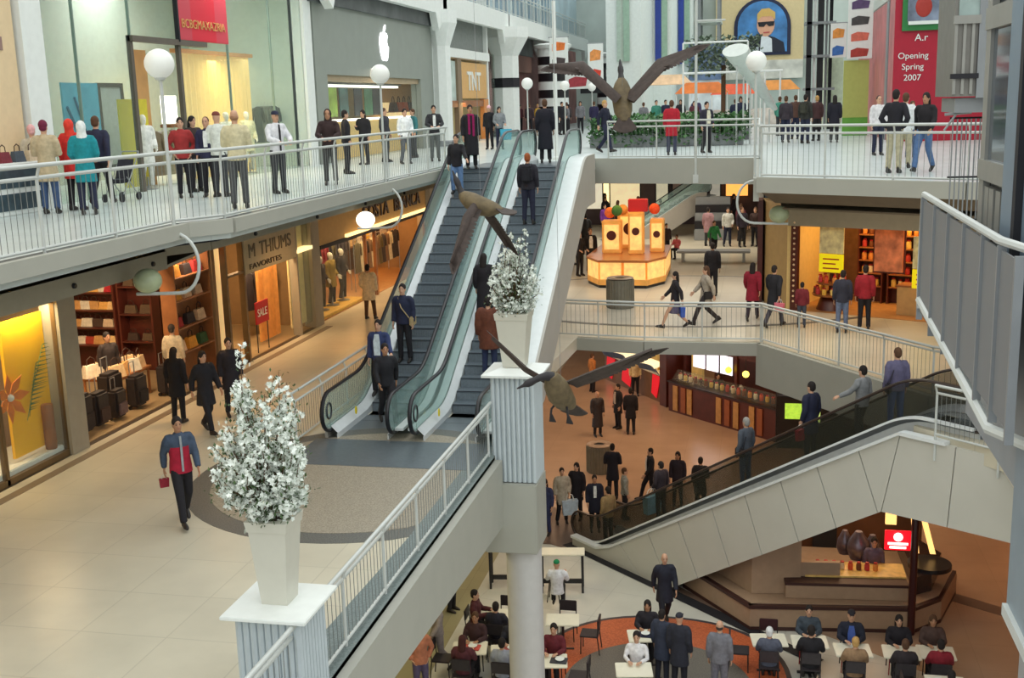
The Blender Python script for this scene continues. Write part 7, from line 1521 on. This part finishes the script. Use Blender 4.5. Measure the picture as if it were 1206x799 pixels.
 (-8.93,15.8,5.75,0.724,1.006,'walk','jacket',(62,76,96),'trousers',(28,26,32),'short',(30,22,20),'person in a red and slate blue jacket walking toward the camera on the open floor','m',[('panel',(168,24,52)),('zip',(150,156,160))],None,'people on the main floor',((150,30,50),'small dark red pouch in the hand of the walker in red and slate','small')),
 (-10.98,20.67,5.75,1.012,0.983,'walk','coat',(28,26,32),'trousers',(28,26,32),'long',(30,22,20),'person in black half hidden behind the left side of the big blossom','l',None,None,'people on the main floor',None),
 (-11.05,21.97,5.75,0.641,0.983,'stand','coat',(36,32,40),'trousers',(28,26,32),'short',(30,22,20),'person in black behind the top of the big blossom','l',None,None,'people on the main floor',None),
 (-13.24,23.58,5.75,3.304,0.949,'stand','jacket',(206,190,160),'trousers',(60,44,36),'beanie',(60,50,44),'person in a cream jacket and dark hat by the luggage shop','l',None,None,'people on the main floor',None),
 (-11.98,21.33,5.75,3.13,0.937,'stand','coat',(24,22,28),'trousers',(28,26,32),'long',(30,22,20),'person in black with a bag near the end of the suitcases','l',None,None,'people on the main floor',None),
 (-14.23,22.48,5.75,1.088,0.971,'stand','jacket',(48,38,36),'trousers',(28,26,32),'short',(30,22,20),'dim person in brown inside the luggage shop among the suitcases','m',None,None,'people on the main floor',None),
 (-11.78,33.1,5.75,3.134,0.983,'easy','wrap',(236,216,180),'trousers',(90,60,40),'short',(30,22,20),'person in a wide cream cape by the clothes shop window','l',None,None,'people on the main floor',None),
 (-7.4,21.57,5.75,0.505,0.994,'stride','jacket',(28,28,34),'trousers',(28,26,32),'short',(30,22,20),'person in a black jacket stepping off the foot of the left escalator','m',None,None,'people on the central escalators',None),
 (-6.24,42.77,5.75,0.319,0.983,'stand','jacket',(28,26,32),'jeans',(34,38,62),'short',(86,58,38),'person in black over a white shirt left of the kiosk','l','openfront',(226,228,226),'people in the middle hall',None),
 (-6.56,42.12,5.75,0.853,0.949,'carry','jacket',(28,26,32),'trousers',(28,26,32),'short',(86,58,38),'person in black at the far left beside the escalator side','l',None,None,'people in the middle hall',None),
 (-7.32,45.05,5.75,1.732,0.971,'stand','coat',(60,50,54),'trousers',(28,26,32),'short',(30,22,20),'person in dark grey nearly hidden behind the pair left of the kiosk','l',None,None,'people in the middle hall',None),
 (-7.23,48.14,5.75,3.64,1.017,'stand','jacket',(30,30,36),'trousers',(28,26,32),'short',(30,22,20),'person in black standing farther back left of the kiosk','l',None,None,'people in the middle hall',None),
 (-2.28,32.1,5.75,-1.325,0.949,'stride','jacket',(36,32,38),'skirt',(92,84,110),'long',(30,22,20),'person in a dark top and patterned skirt striding left with a blue bag','l',None,None,'people in the middle hall',((50,90,190),'bright blue bag at the hip of the striding person in a skirt',0.9)),
 (-1.45,32.65,5.75,-1.177,0.994,'stride','coat',(170,158,142),'trousers',(52,44,44),'long',(86,58,38),'person in a beige coat and dark boots striding left','l','satchel',(40,34,34),'people in the middle hall',None),
 (-1.46,37.75,5.75,3.093,1.017,'stand','jacket',(28,26,32),'trousers',(28,26,32),'short',(30,22,20),'person all in black standing behind the beige coat','m',None,None,'people in the middle hall',None),
 (-0.14,33.51,5.75,2.971,0.983,'walk','coat',(138,22,44),'trousers',(50,40,50),'long',(30,22,20),'person in a dark red coat at the corner of the middle bridge','l',None,None,'people in the middle hall',None),
 (0.46,32.52,5.75,2.604,1.017,'walk','coat',(26,26,34),'trousers',(60,56,66),'short',(30,22,20),'person in a long black jacket right of the dark red coat','l',None,None,'people in the middle hall',((214,110,130),'pink bag carried by the person in the long black jacket',0.8)),
 (1.23,32.57,5.75,3.017,0.743,'stand','jacket',(110,30,40),'trousers',(60,66,80),'short',(30,22,20),'child in a dark red jacket by the left sweet stand','l',None,None,'people in the middle hall',None),
 (2.28,31.92,5.75,3.035,0.994,'stand','jacket',(40,42,58),'jeans',(96,110,140),'short',(30,22,20),'person in a dark jacket and pale jeans looking into the sweet shop','l',None,None,'people in the middle hall',None),
 (2.9,32.31,5.75,3.087,1.04,'stand','jacket',(150,26,40),'trousers',(28,26,32),'short',(30,22,20),'person in a crimson jacket and black trousers looking into the sweet shop','l',None,None,'people in the middle hall',None),
 (-3.28,47.05,5.75,-0.454,0.743,'sit','jacket',(214,104,110),'trousers',(28,26,32),'short',(86,58,38),'person in a salmon top sitting right of the kiosk','l',None,None,'people in the middle hall',None),
 (-3.72,47.32,5.75,0.428,0.8,'stand','jacket',(54,40,40),'trousers',(28,26,32),'short',(30,22,20),'dark haired person close to the salmon top','l',None,None,'people in the middle hall',None),
 (-2.17,50.92,5.75,2.835,0.983,'stand','coat',(160,124,130),'trousers',(56,58,62),'short',(30,22,20),'person in a dusty pink coat deep in the hall','l',None,None,'people in the middle hall',None),
 (-1.77,47.31,5.75,0.561,0.857,'walk','jacket',(60,150,90),'trousers',(28,26,32),'short',(86,58,38),'person in a bright green jacket in the hall','l',None,None,'people in the middle hall',None),
 (-1.32,50.9,5.75,0.2,0.971,'easy','jacket',(200,202,196),'trousers',(34,38,62),'short',(30,22,20),'person in a white waistcoat and dark trousers in the hall','l',None,None,'people in the middle hall',None),
 (-0.69,50.6,5.75,0.363,0.994,'stand','jacket',(44,36,50),'trousers',(28,26,32),'short',(86,58,38),'person in dark plum left of the pair under the bridge corner','l',None,None,'people in the middle hall',None),
 (-0.14,50.88,5.75,-0.346,0.971,'stand','jacket',(60,40,36),'trousers',(28,26,32),'short',(86,58,38),'person in dark brown right of the pair under the bridge corner','l',None,None,'people in the middle hall',None),
 (-7.16,60.33,5.75,3.225,1.0,'stand','jacket',(28,26,32),'trousers',(28,26,32),'short',(30,22,20),'person in black standing high behind the kiosk','l',None,None,'people in the middle hall',None),
 (-5.84,61.09,5.75,3.202,1.0,'stand','longcoat',(44,34,60),'trousers',(28,26,32),'short',(30,22,20),'person in a long dark purple coat behind the kiosk','l',None,None,'people in the middle hall',None),
 (-7.19,54.26,5.75,0.481,0.914,'stand','jacket',(110,50,140),'trousers',(28,26,32),'short',(30,22,20),'person in purple above the kiosk left side','l',None,None,'people in the middle hall',None),
 (-1.52,55.43,5.75,1.598,0.971,'stand','jacket',(150,60,60),'trousers',(56,58,62),'short',(86,58,38),'distant person in faded red near the amber window','l',None,None,'people in the middle hall',None),
 (-5.17,60.19,5.75,-1.311,0.945,'easy','jacket',(90,40,50),'trousers',(28,26,32),'short',(86,58,38),'distant shoppers milling in the far part of the middle hall','l',None,None,'distant shoppers in the middle hall',None),
 (-1.66,57.49,5.75,2.647,0.995,'walk','jacket',(90,40,50),'trousers',(28,26,32),'long',(86,58,38),'distant shoppers milling in the far part of the middle hall','l',None,None,'distant shoppers in the middle hall',None),
 (-5.85,56.74,5.75,2.721,1.003,'easy','jacket',(90,40,50),'trousers',(28,26,32),'long',(86,58,38),'distant shoppers milling in the far part of the middle hall','l',None,None,'distant shoppers in the middle hall',None),
 (-1.73,57.63,5.75,1.601,0.988,'walk','jacket',(90,40,50),'trousers',(28,26,32),'short',(86,58,38),'distant shoppers milling in the far part of the middle hall','l',None,None,'distant shoppers in the middle hall',None),
 (-4.7,56.22,5.75,2.701,0.933,'walk','jacket',(90,40,50),'trousers',(28,26,32),'short',(86,58,38),'distant shoppers milling in the far part of the middle hall','l',None,None,'distant shoppers in the middle hall',None),
 (-1.21,58.0,5.75,1.592,0.978,'walk','jacket',(60,50,60),'trousers',(28,26,32),'short',(30,22,20),'distant shoppers milling in the far part of the middle hall','l',None,None,'distant shoppers in the middle hall',None),
 (-7.83,59.12,5.75,1.702,0.993,'easy','jacket',(28,26,32),'trousers',(28,26,32),'long',(30,22,20),'distant shoppers milling in the far part of the middle hall','l',None,None,'distant shoppers in the middle hall',None),
 (-7.69,58.21,5.75,0.829,0.935,'easy','jacket',(28,26,32),'trousers',(28,26,32),'long',(86,58,38),'distant shoppers milling in the far part of the middle hall','l',None,None,'distant shoppers in the middle hall',None),
 (-6.75,55.8,5.75,2.738,0.941,'stand','jacket',(90,40,50),'trousers',(28,26,32),'long',(86,58,38),'distant shoppers milling in the far part of the middle hall','l',None,None,'distant shoppers in the middle hall',None),
 (-0.78,52.68,5.75,2.633,0.977,'stand','jacket',(90,40,50),'trousers',(28,26,32),'long',(86,58,38),'distant shoppers milling in the far part of the middle hall','l',None,None,'distant shoppers in the middle hall',None),
 (-5.72,40.35,0,0.49,0.983,'stand','longcoat',(44,38,42),'trousers',(28,26,32),'bald',(190,140,110),'bald person in a long dark coat standing alone on the terracotta floor','l',None,None,'people on the food court floor',None),
 (-5.09,41.44,0,-0.925,0.994,'stand','coat',(28,26,32),'trousers',(28,26,32),'short',(30,22,20),'person in a black coat left in the pair on the terracotta floor','l','openfront',(200,180,160),'people on the food court floor',None),
 (-4.53,40.71,0,3.165,1.017,'stand','coat',(22,20,28),'trousers',(28,26,32),'short',(30,22,20),'person in black seen from behind right in the pair on the terracotta floor','l',None,None,'people on the food court floor',None),
 (-6.83,46.83,0,2.239,0.971,'stand','jacket',(190,120,60),'trousers',(28,26,32),'short',(86,58,38),'person in orange brown near the wavy booth','l',None,None,'people on the food court floor',None),
 (-4.32,33.65,0,3.182,1.029,'fold','coat',(26,26,38),'trousers',(28,26,32),'short',(30,22,20),'person in a black coat just right of the round bin','l',None,None,'people on the food court floor',None),
 (-5.86,30.42,0,-0.159,0.96,'stand','coat',(40,46,80),'trousers',(44,50,90),'long',(30,22,20),'person in navy blue tight against the tall round column','l',None,None,'people on the food court floor',None),
 (-5.53,31.41,0,0.349,0.971,'easy','coat',(176,164,146),'trousers',(28,26,32),'short',(30,22,20),'person in a beige coat holding a pale bag beside the navy coat','l',None,None,'people on the food court floor',((190,206,220),'pale blue shopping bag held before the beige coat',1.4)),
 (-5.15,31.75,0,-0.188,1.006,'stand','coat',(24,20,28),'trousers',(28,26,32),'long',(30,22,20),'person in a black coat with long hair at the foot of the diagonal escalator','l',None,None,'people on the food court floor',None),
 (-4.49,30.87,0,0.232,0.971,'stand','coat',(26,28,46),'trousers',(28,26,32),'short',(30,22,20),'person in a dark navy coat with pale collar in the food court crowd','m','shirtfront',(226,228,226),'people on the food court floor',None),
 (-3.75,31.94,0,1.862,0.914,'stand','jacket',(150,150,140),'trousers',(28,26,32),'short',(86,58,38),'person in pale grey green behind the tan jacket','l',None,None,'people on the food court floor',None),
 (-3.15,33.64,0,-1.216,0.971,'walk','jacket',(28,26,32),'trousers',(28,26,32),'short',(30,22,20),'person in a dark blazer over white walking left on the terracotta floor','l','openfront',(220,214,204),'people on the food court floor',None),
 (-2.73,32.65,0,0.432,0.914,'stand','jacket',(116,104,110),'trousers',(28,26,32),'short',(30,22,20),'person in mauve grey beyond the lower handrail','l',None,None,'people on the food court floor',None),
 (-2.29,33.3,0,-0.106,0.983,'stand','jacket',(40,32,42),'trousers',(28,26,32),'long',(30,22,20),'person in dark plum with hair down beyond the lower handrail','m',None,None,'people on the food court floor',None),
 (-1.58,32.8,0,3.015,0.994,'phone','coat',(24,22,26),'trousers',(28,26,32),'short',(30,22,20),'person in a black coat facing the terracotta floor beyond the handrail','l',None,None,'people on the food court floor',None),
 (-2.03,25.11,0,0.255,1.029,'walk','coat',(34,36,50),'trousers',(30,30,40),'bald',(150,146,140),'grey haired person in a dark coat walking past the orange ring','l',None,None,'people on the food court floor',None),
 (-0.65,21.82,0,3.032,1.017,'stand','jacket',(118,118,126),'trousers',(110,110,120),'bald',(60,50,46),'person in a grey suit seen from behind inside the orange ring','l',None,None,'people on the food court floor',None),
 (-1.48,22.07,0,2.859,1.017,'stand','coat',(38,40,52),'trousers',(30,30,40),'cap',(40,40,50),'person in a dark coat and cap in the middle of the orange ring','l',None,None,'people on the food court floor',None),
 (-1.86,22.34,0,2.701,0.971,'stand','coat',(50,56,74),'trousers',(36,38,50),'short',(30,22,20),'person in slate blue left of the capped person in the ring','l',None,None,'people on the food court floor',None),
 (-6.74,22.17,0,-0.927,1.006,'walk','jacket',(150,140,136),'trousers',(140,130,128),'short',(86,58,38),'person in greige clothes walking in the aisle below the main floor edge','l',None,None,'people on the food court floor',None),
 (-6.76,20.91,0,0.487,0.971,'pocket','jacket',(190,120,90),'trousers',(90,80,110),'short',(86,58,38),'person in a salmon brown top at the bottom left of the aisle','l',None,None,'people on the food court floor',None),
 (-7.23,25.12,0,1.327,0.914,'stand','jacket',(70,50,56),'trousers',(28,26,32),'short',(30,22,20),'person in dark maroon far along the aisle','l',None,None,'people on the food court floor',None),
 (-4.61,25.19,0,3.235,0.96,'perch','jacket',(226,228,232),'trousers',(28,26,32),'cap',(20,130,80),'person in a white jacket and green cap perched at the tall table','l',None,None,'people seated in the food court',None),
 (-2.29,23.61,0,6.283,1.0,'sit','jacket',(36,32,40),'trousers',(28,26,32),'long',(30,22,20),'dark haired person in black seated at the table in the orange ring','m',None,None,'people seated in the food court',None),
 (-2.37,22.06,0,6.283,1.0,'sit','shirt',(226,224,226),'trousers',(28,26,32),'short',(30,22,20),'person in a white shirt seated at the bottom table in the grey disc','l',None,None,'people seated in the food court',None),
 (-6.24,23.6,0,7.854,1.0,'sit','jacket',(80,34,38),'trousers',(28,26,32),'short',(30,22,20),'person in dark red seated at the aisle side of the back row','l',None,None,'people seated in the food court',None),
 (-5.62,23.04,0,3.142,1.0,'sit','jacket',(36,34,46),'trousers',(28,26,32),'short',(30,22,20),'person in black seated with back to camera at the back row left of the column','l',None,None,'people seated in the food court',None),
 (-5.1,22.46,0,6.283,1.0,'sit','jacket',(40,40,50),'trousers',(28,26,32),'short',(30,22,20),'person in dark grey facing the camera just left of the round column','l',None,None,'people seated in the food court',None),
 (-5.1,21.34,0,3.142,1.0,'sit','jacket',(160,166,180),'trousers',(28,26,32),'short',(30,22,20),'person in pale grey cut by the bottom edge left of the column','l',None,None,'people seated in the food court',None),
 (-5.95,22.46,0,6.283,1.0,'sit','jacket',(64,40,42),'trousers',(28,26,32),'short',(86,58,38),'person in maroon seated over a tray at far left','m',None,None,'people seated in the food court',None),
 (-5.95,21.34,0,3.142,1.0,'sit','jacket',(90,44,52),'trousers',(28,26,32),'long',(70,30,30),'red haired person at the bottom left table','l',None,None,'people seated in the food court',None),
 (-4.15,22.16,0,6.283,1.0,'sit','jacket',(100,30,40),'trousers',(28,26,32),'short',(30,22,20),'person in dark red seated just right of the column','l',None,None,'people seated in the food court',None),
 (2.07,23.61,0,6.283,1.057,'sit','jacket',(30,34,50),'trousers',(28,26,32),'cap',(34,30,36),'person in a dark jacket over a blue shirt seated facing the bare white table','l','openfront',(70,96,170),'people seated in the food court',None),
 (2.07,22.49,0,3.142,1.0,'sit','jacket',(150,120,90),'trousers',(28,26,32),'short',(190,150,90),'fair haired person in tan at the bare white table,seen from behind','l',None,None,'people seated in the food court',None),
 (3.05,23.66,0,6.283,1.0,'sit','jacket',(30,26,34),'trousers',(28,26,32),'long',(30,22,20),'person in black seated left of the dark red post','l',None,None,'people seated in the food court',None),
 (3.05,22.54,0,3.142,1.0,'sit','jacket',(44,36,40),'trousers',(28,26,32),'short',(86,58,38),'brown haired person at the bottom edge below the post table','l',None,None,'people seated in the food court',None),
 (1.2,23.86,0,6.283,1.0,'sit','jacket',(60,70,80),'trousers',(28,26,32),'short',(30,22,20),'person in a patterned grey top seated at the left papers table','l',None,None,'people seated in the food court',None),
 (1.2,22.74,0,3.142,1.057,'sit','jacket',(28,26,32),'trousers',(28,26,32),'short',(30,22,20),'person in black seen from behind at the lower right papers table','l',None,None,'people seated in the food court',None),
 (0.35,22.69,0,3.142,1.0,'sit','jacket',(84,88,104),'trousers',(28,26,32),'short',(220,220,220),'white haired person in grey blue seated left of the papers table','l',None,None,'people seated in the food court',None),
 (3.75,23.76,0,6.283,1.0,'sit','jacket',(80,60,54),'trousers',(28,26,32),'long',(86,58,38),'person with long brown hair seated beyond the dark red post','m',None,None,'people seated in the food court',None),
 (3.75,22.64,0,3.142,1.0,'sit','jacket',(130,26,40),'trousers',(28,26,32),'short',(30,22,20),'person in crimson seen from behind right of the dark red post','l',None,None,'people seated in the food court',None),
 (3.75,21.34,0,3.142,1.0,'sit','jacket',(30,28,36),'trousers',(28,26,32),'short',(30,22,20),'black haired person cut by the bottom edge at the far right','l',None,None,'people seated in the food court',None),
 (-1.44,43.66,0,0.208,0.971,'stand','jacket',(40,36,40),'trousers',(28,26,32),'short',(30,22,20),'staff member in black behind the dark wooden stand,left','l',None,None,'staff behind the food stands',None),
 (-0.71,42.89,0,0.191,0.971,'stand','jacket',(220,216,220),'trousers',(28,26,32),'short',(30,22,20),'staff member in white behind the dark wooden stand,right','l',None,None,'staff behind the food stands',None),
 (-4.96,46.38,0,0.281,0.971,'stand','jacket',(220,200,150),'trousers',(28,26,32),'short',(30,22,20),'staff member in cream behind the wavy booth','l',None,None,'staff behind the food stands',None),
 (2.84,27.04,0,0.07,0.971,'stand','jacket',(100,90,110),'trousers',(28,26,32),'short',(30,22,20),'staff member in mauve behind the beige booth','l',None,None,'staff behind the food stands',None),
 (-7.95,29.9,9.75,0.0,0.96,'rail','jacket',(28,26,32),'jeans',(96,126,168),'short',(30,22,20),'person in a black top and light jeans riding down the left escalator','l',None,None,'people on the central escalators',None),
 (-8.0,22.95,5.95,0.0,1.006,'rail','jacket',(44,56,96),'trousers',(28,26,32),'short',(30,22,20),'person in a blue and white patterned top on the lowest steps of the left escalator','l','openfront',(206,220,226),'people on the central escalators',None),
 (-7.75,24.0,6.55,0.0,1.017,'stand','jacket',(30,36,62),'trousers',(28,26,32),'short',(30,22,20),'person in a navy jacket with a strap behind the patterned top','l','satchel',(170,150,110),'people on the central escalators',None),
 (-5.75,28.6,9.15,3.142,1.029,'stand','jacket',(36,34,44),'trousers',(34,36,58),'short',(150,80,40),'person with a backpack high up on the right escalator','l','backpack',(28,28,36),'people on the central escalators',None),
 (-6.15,25.2,7.15,3.107,0.971,'stand','longcoat',(28,24,30),'jeans',(60,80,120),'long',(30,22,20),'person in a long black coat riding on the left side of the right escalator','l',None,None,'people on the central escalators',None),
 (-5.7,23.6,6.35,3.229,1.017,'stand','wrap',(98,52,34),'trousers',(40,48,80),'short',(30,22,20),'person in a chestnut brown jacket riding low on the right escalator','l',None,None,'people on the central escalators',None),
 (-3.98,29.88,0,3.973,0.983,'stand','jacket',(150,124,84),'trousers',(28,26,32),'short',(30,22,20),'person in a tan jacket stepping onto the foot of the diagonal escalator','l','openfront',(40,34,34),'people riding the diagonal escalator',None),
 (-2.39,28.36,1.4,3.973,0.914,'easy','jacket',(50,40,46),'trousers',(28,26,32),'short',(30,22,20),'person with a light blue shopping bag low on the diagonal escalator','l',None,None,'people riding the diagonal escalator',((150,200,216),'light blue shopping bag on the lower diagonal escalator',1.5)),
 (-0.22,26.59,3.0,3.973,0.994,'stand','jacket',(80,86,96),'jeans',(60,76,100),'short',(160,156,150),'person in mottled grey halfway up the diagonal escalator','l','satchel',(40,36,40),'people riding the diagonal escalator',None),
 (1.19,25.16,4.2,3.973,1.029,'stand','coat',(30,34,58),'trousers',(28,26,32),'short',(30,22,20),'person in a long navy coat with a red bag on the diagonal escalator','l',None,None,'people riding the diagonal escalator',((170,30,50),'small red bag beside the navy coat on the diagonal escalator',0.8)),
 (2.21,24.5,4.8,3.973,0.994,'rail','jacket',(134,136,138),'trousers',(28,26,32),'short',(30,22,20),'person in a grey top near the head of the diagonal escalator','l',None,None,'people riding the diagonal escalator',None),
 (2.79,23.57,5.4,3.449,0.994,'stand','jacket',(92,88,116),'jeans',(60,84,130),'short',(86,58,38),'person in a purple grey jacket and jeans at the head of the diagonal escalator','l','satchel',(40,36,44),'people riding the diagonal escalator',None),
]
for (x,y,z,rz,sc,pose,top,tc_,bot,bc,hair,hc,label,skin,extra,ec,grp,bg_) in PEOPLE:
    person(x,y,z,rz,sc,pose,top,tc_,bot,bc,hair,hc,label,skin,extra,ec,grp)
    if bg_:
        rgb,bl_,s_=bg_; s_=.45 if s_=='small' else s_
        ps=POSES[pose]; wx,wy,wz=ps['lw'] if pose!='walk' else ps['rw']; c,s=math.cos(rz),math.sin(rz)
        bag(x+sc*(wx*c-wy*s),y+sc*(wx*s+wy*c),z+sc*wz-.15,rz,rgb,bl_,s_)
# ------------------------------------------------------------ mannequins behind the glass shopfront
def mannequin(x, y, z, rz, top, tc, bc, label):
    p = thing('mannequin', label, 'mannequin', (x, y, z), rz, None)
    b = part('body', cached(m_body, 'easy'), p)
    for s in b.material_slots: s.link = 'OBJECT'; s.material = mat('mannequin_white', (232, 230, 222), .4, var=.02)
    part('dress', cached(m_top, 'easy', top), p, col(tc)); part('trousers', cached(m_trousers, 'easy', 'long'), p, col(bc))
    m = MB(); m.lathe(0, 0, [(.22, 0), (.22, .02), (.03, .04), (.02, .3)], 18); m.build('stand', STEEL, p, True, local=True)
mannequin(-14.15, 24.75, ZC, R(60), 'coat', (226, 226, 220), (214, 216, 210), 'white dressed mannequin in front of the mustard yellow panel')
mannequin(-14.4, 30.9, ZC, R(60), 'coat', (222, 214, 180), (200, 196, 180), 'cream dressed mannequin at the right of the glass shop')
mannequin(-14.4, 29.6, ZC, R(70), 'jacket', (214, 214, 206), (120, 120, 110), 'mannequin in a white jacket beside the glowing curtain wall')
struct('floor', MB().box(-18, -13.12, 32.05, 44.2, ZB, ZB + .018), mat('wood_floor', (170, 124, 78)))
for y, t_, c, b, l in ((33.1, 'coat', (104, 96, 52), (40, 36, 40), 'olive coated mannequin, first in the clothes shop window'), (33.9, 'jacket', (60, 44, 40), (90, 80, 60), 'brown jacketed mannequin, second in the clothes shop window'), (34.8, 'coat', (150, 126, 60), (50, 44, 44), 'mustard coated mannequin in the middle of the clothes shop window'), (35.8, 'jacket', (40, 34, 40), (60, 56, 50), 'dark jacketed mannequin at the right of the clothes shop window')):
    mannequin(-13.65, y, ZB + .12, R(80), t_, c, b, l)
for i in range(12): item('garment', (-14.0, 38.4 + i * .4, ZB + 1.75), R(80), rn.choice([(60, 50, 44), (90, 76, 40), (44, 36, 46), (120, 90, 60), (206, 190, 150)]), 'garments on the low rail along the right half of the clothes shop', 'garments on the low rail')
rk = thing('garment_rail', 'low clothes rail along the right half of the clothes shop front', 'rack', (-14.0, 40.5, ZB)); MB().tube([(-14.0, 38.0, ZB + 1.86), (-14.0, 43.2, ZB + 1.86)], .015, 6).build('bar', STEEL, rk, True)
for y in (38.0, 43.2): MB().tube([(-14.0, y, ZB), (-14.0, y, ZB + 1.86)], .015, 6).build('leg', STEEL, rk, True)
cb = thing('display_cabinet', 'low white display cabinet with dark shelves behind the railing at the left edge', 'cabinet', (-13.5, 18.6, ZC))
MB().bev(-13.85, -13.3, 17.4, 19.7, ZC, ZC + .95, .02).build('body', WHITE, cb); MB().box(-13.3, -13.28, 17.6, 19.5, ZC + .5, ZC + .85).build('dark_shelf_opening', mat('cabinet_dark', (60, 76, 84), .3, var=.3, scale=5), cb); MB().box(-13.3, -13.28, 17.6, 19.5, ZC + .1, ZC + .4).build('dark_shelf_opening', MATS['cabinet_dark'], cb)
for i in range(5): item('handbag', (-13.45, 17.7 + i * .42, ZC + .95), R(90), [(60, 40, 50), (190, 190, 196), (120, 40, 50), (70, 80, 90), (200, 180, 150)][i], 'small bags standing on the low white cabinet at the left edge', 'bags on the white cabinet')
sr = thing('pushchair', 'dark folding pushchair beside the person in navy at the upper railing', 'pushchair', (-12.0, 16.9, ZC))
m = MB(); m.bev(-12.2, -11.85, 16.75, 17.15, ZC + .38, ZC + .46, .03); m.slab([(-12.2, 17.1, ZC + .4), (-11.85, 17.1, ZC + .4), (-11.85, 17.3, ZC + .85), (-12.2, 17.3, ZC + .85)], (0, 1, 0), .03); m.build('seat', col((40, 40, 50)), sr)
m = MB(); [m.tube([(x, 16.7, ZC + .1), (x, 17.1, ZC + .5), (x, 17.5, ZC + 1.0)], .012, 6) for x in (-12.22, -11.83)]; m.tube([(-12.22, 17.5, ZC + 1.0), (-11.83, 17.5, ZC + 1.0)], .014, 6); [m.tube([(x, 17.35, ZC + .1), (x, 16.95, ZC + .5)], .012, 6) for x in (-12.22, -11.83)]; m.build('frame', STEEL, sr, True)
for x in (-12.22, -11.83):
    for y in (16.7, 17.35): MB().tube([(x - .02, y, ZC + .09), (x + .02, y, ZC + .09)], .085, 14).build('wheel', BLACK, sr, True)
sr.location = (-12.85, 21.3, ZC)
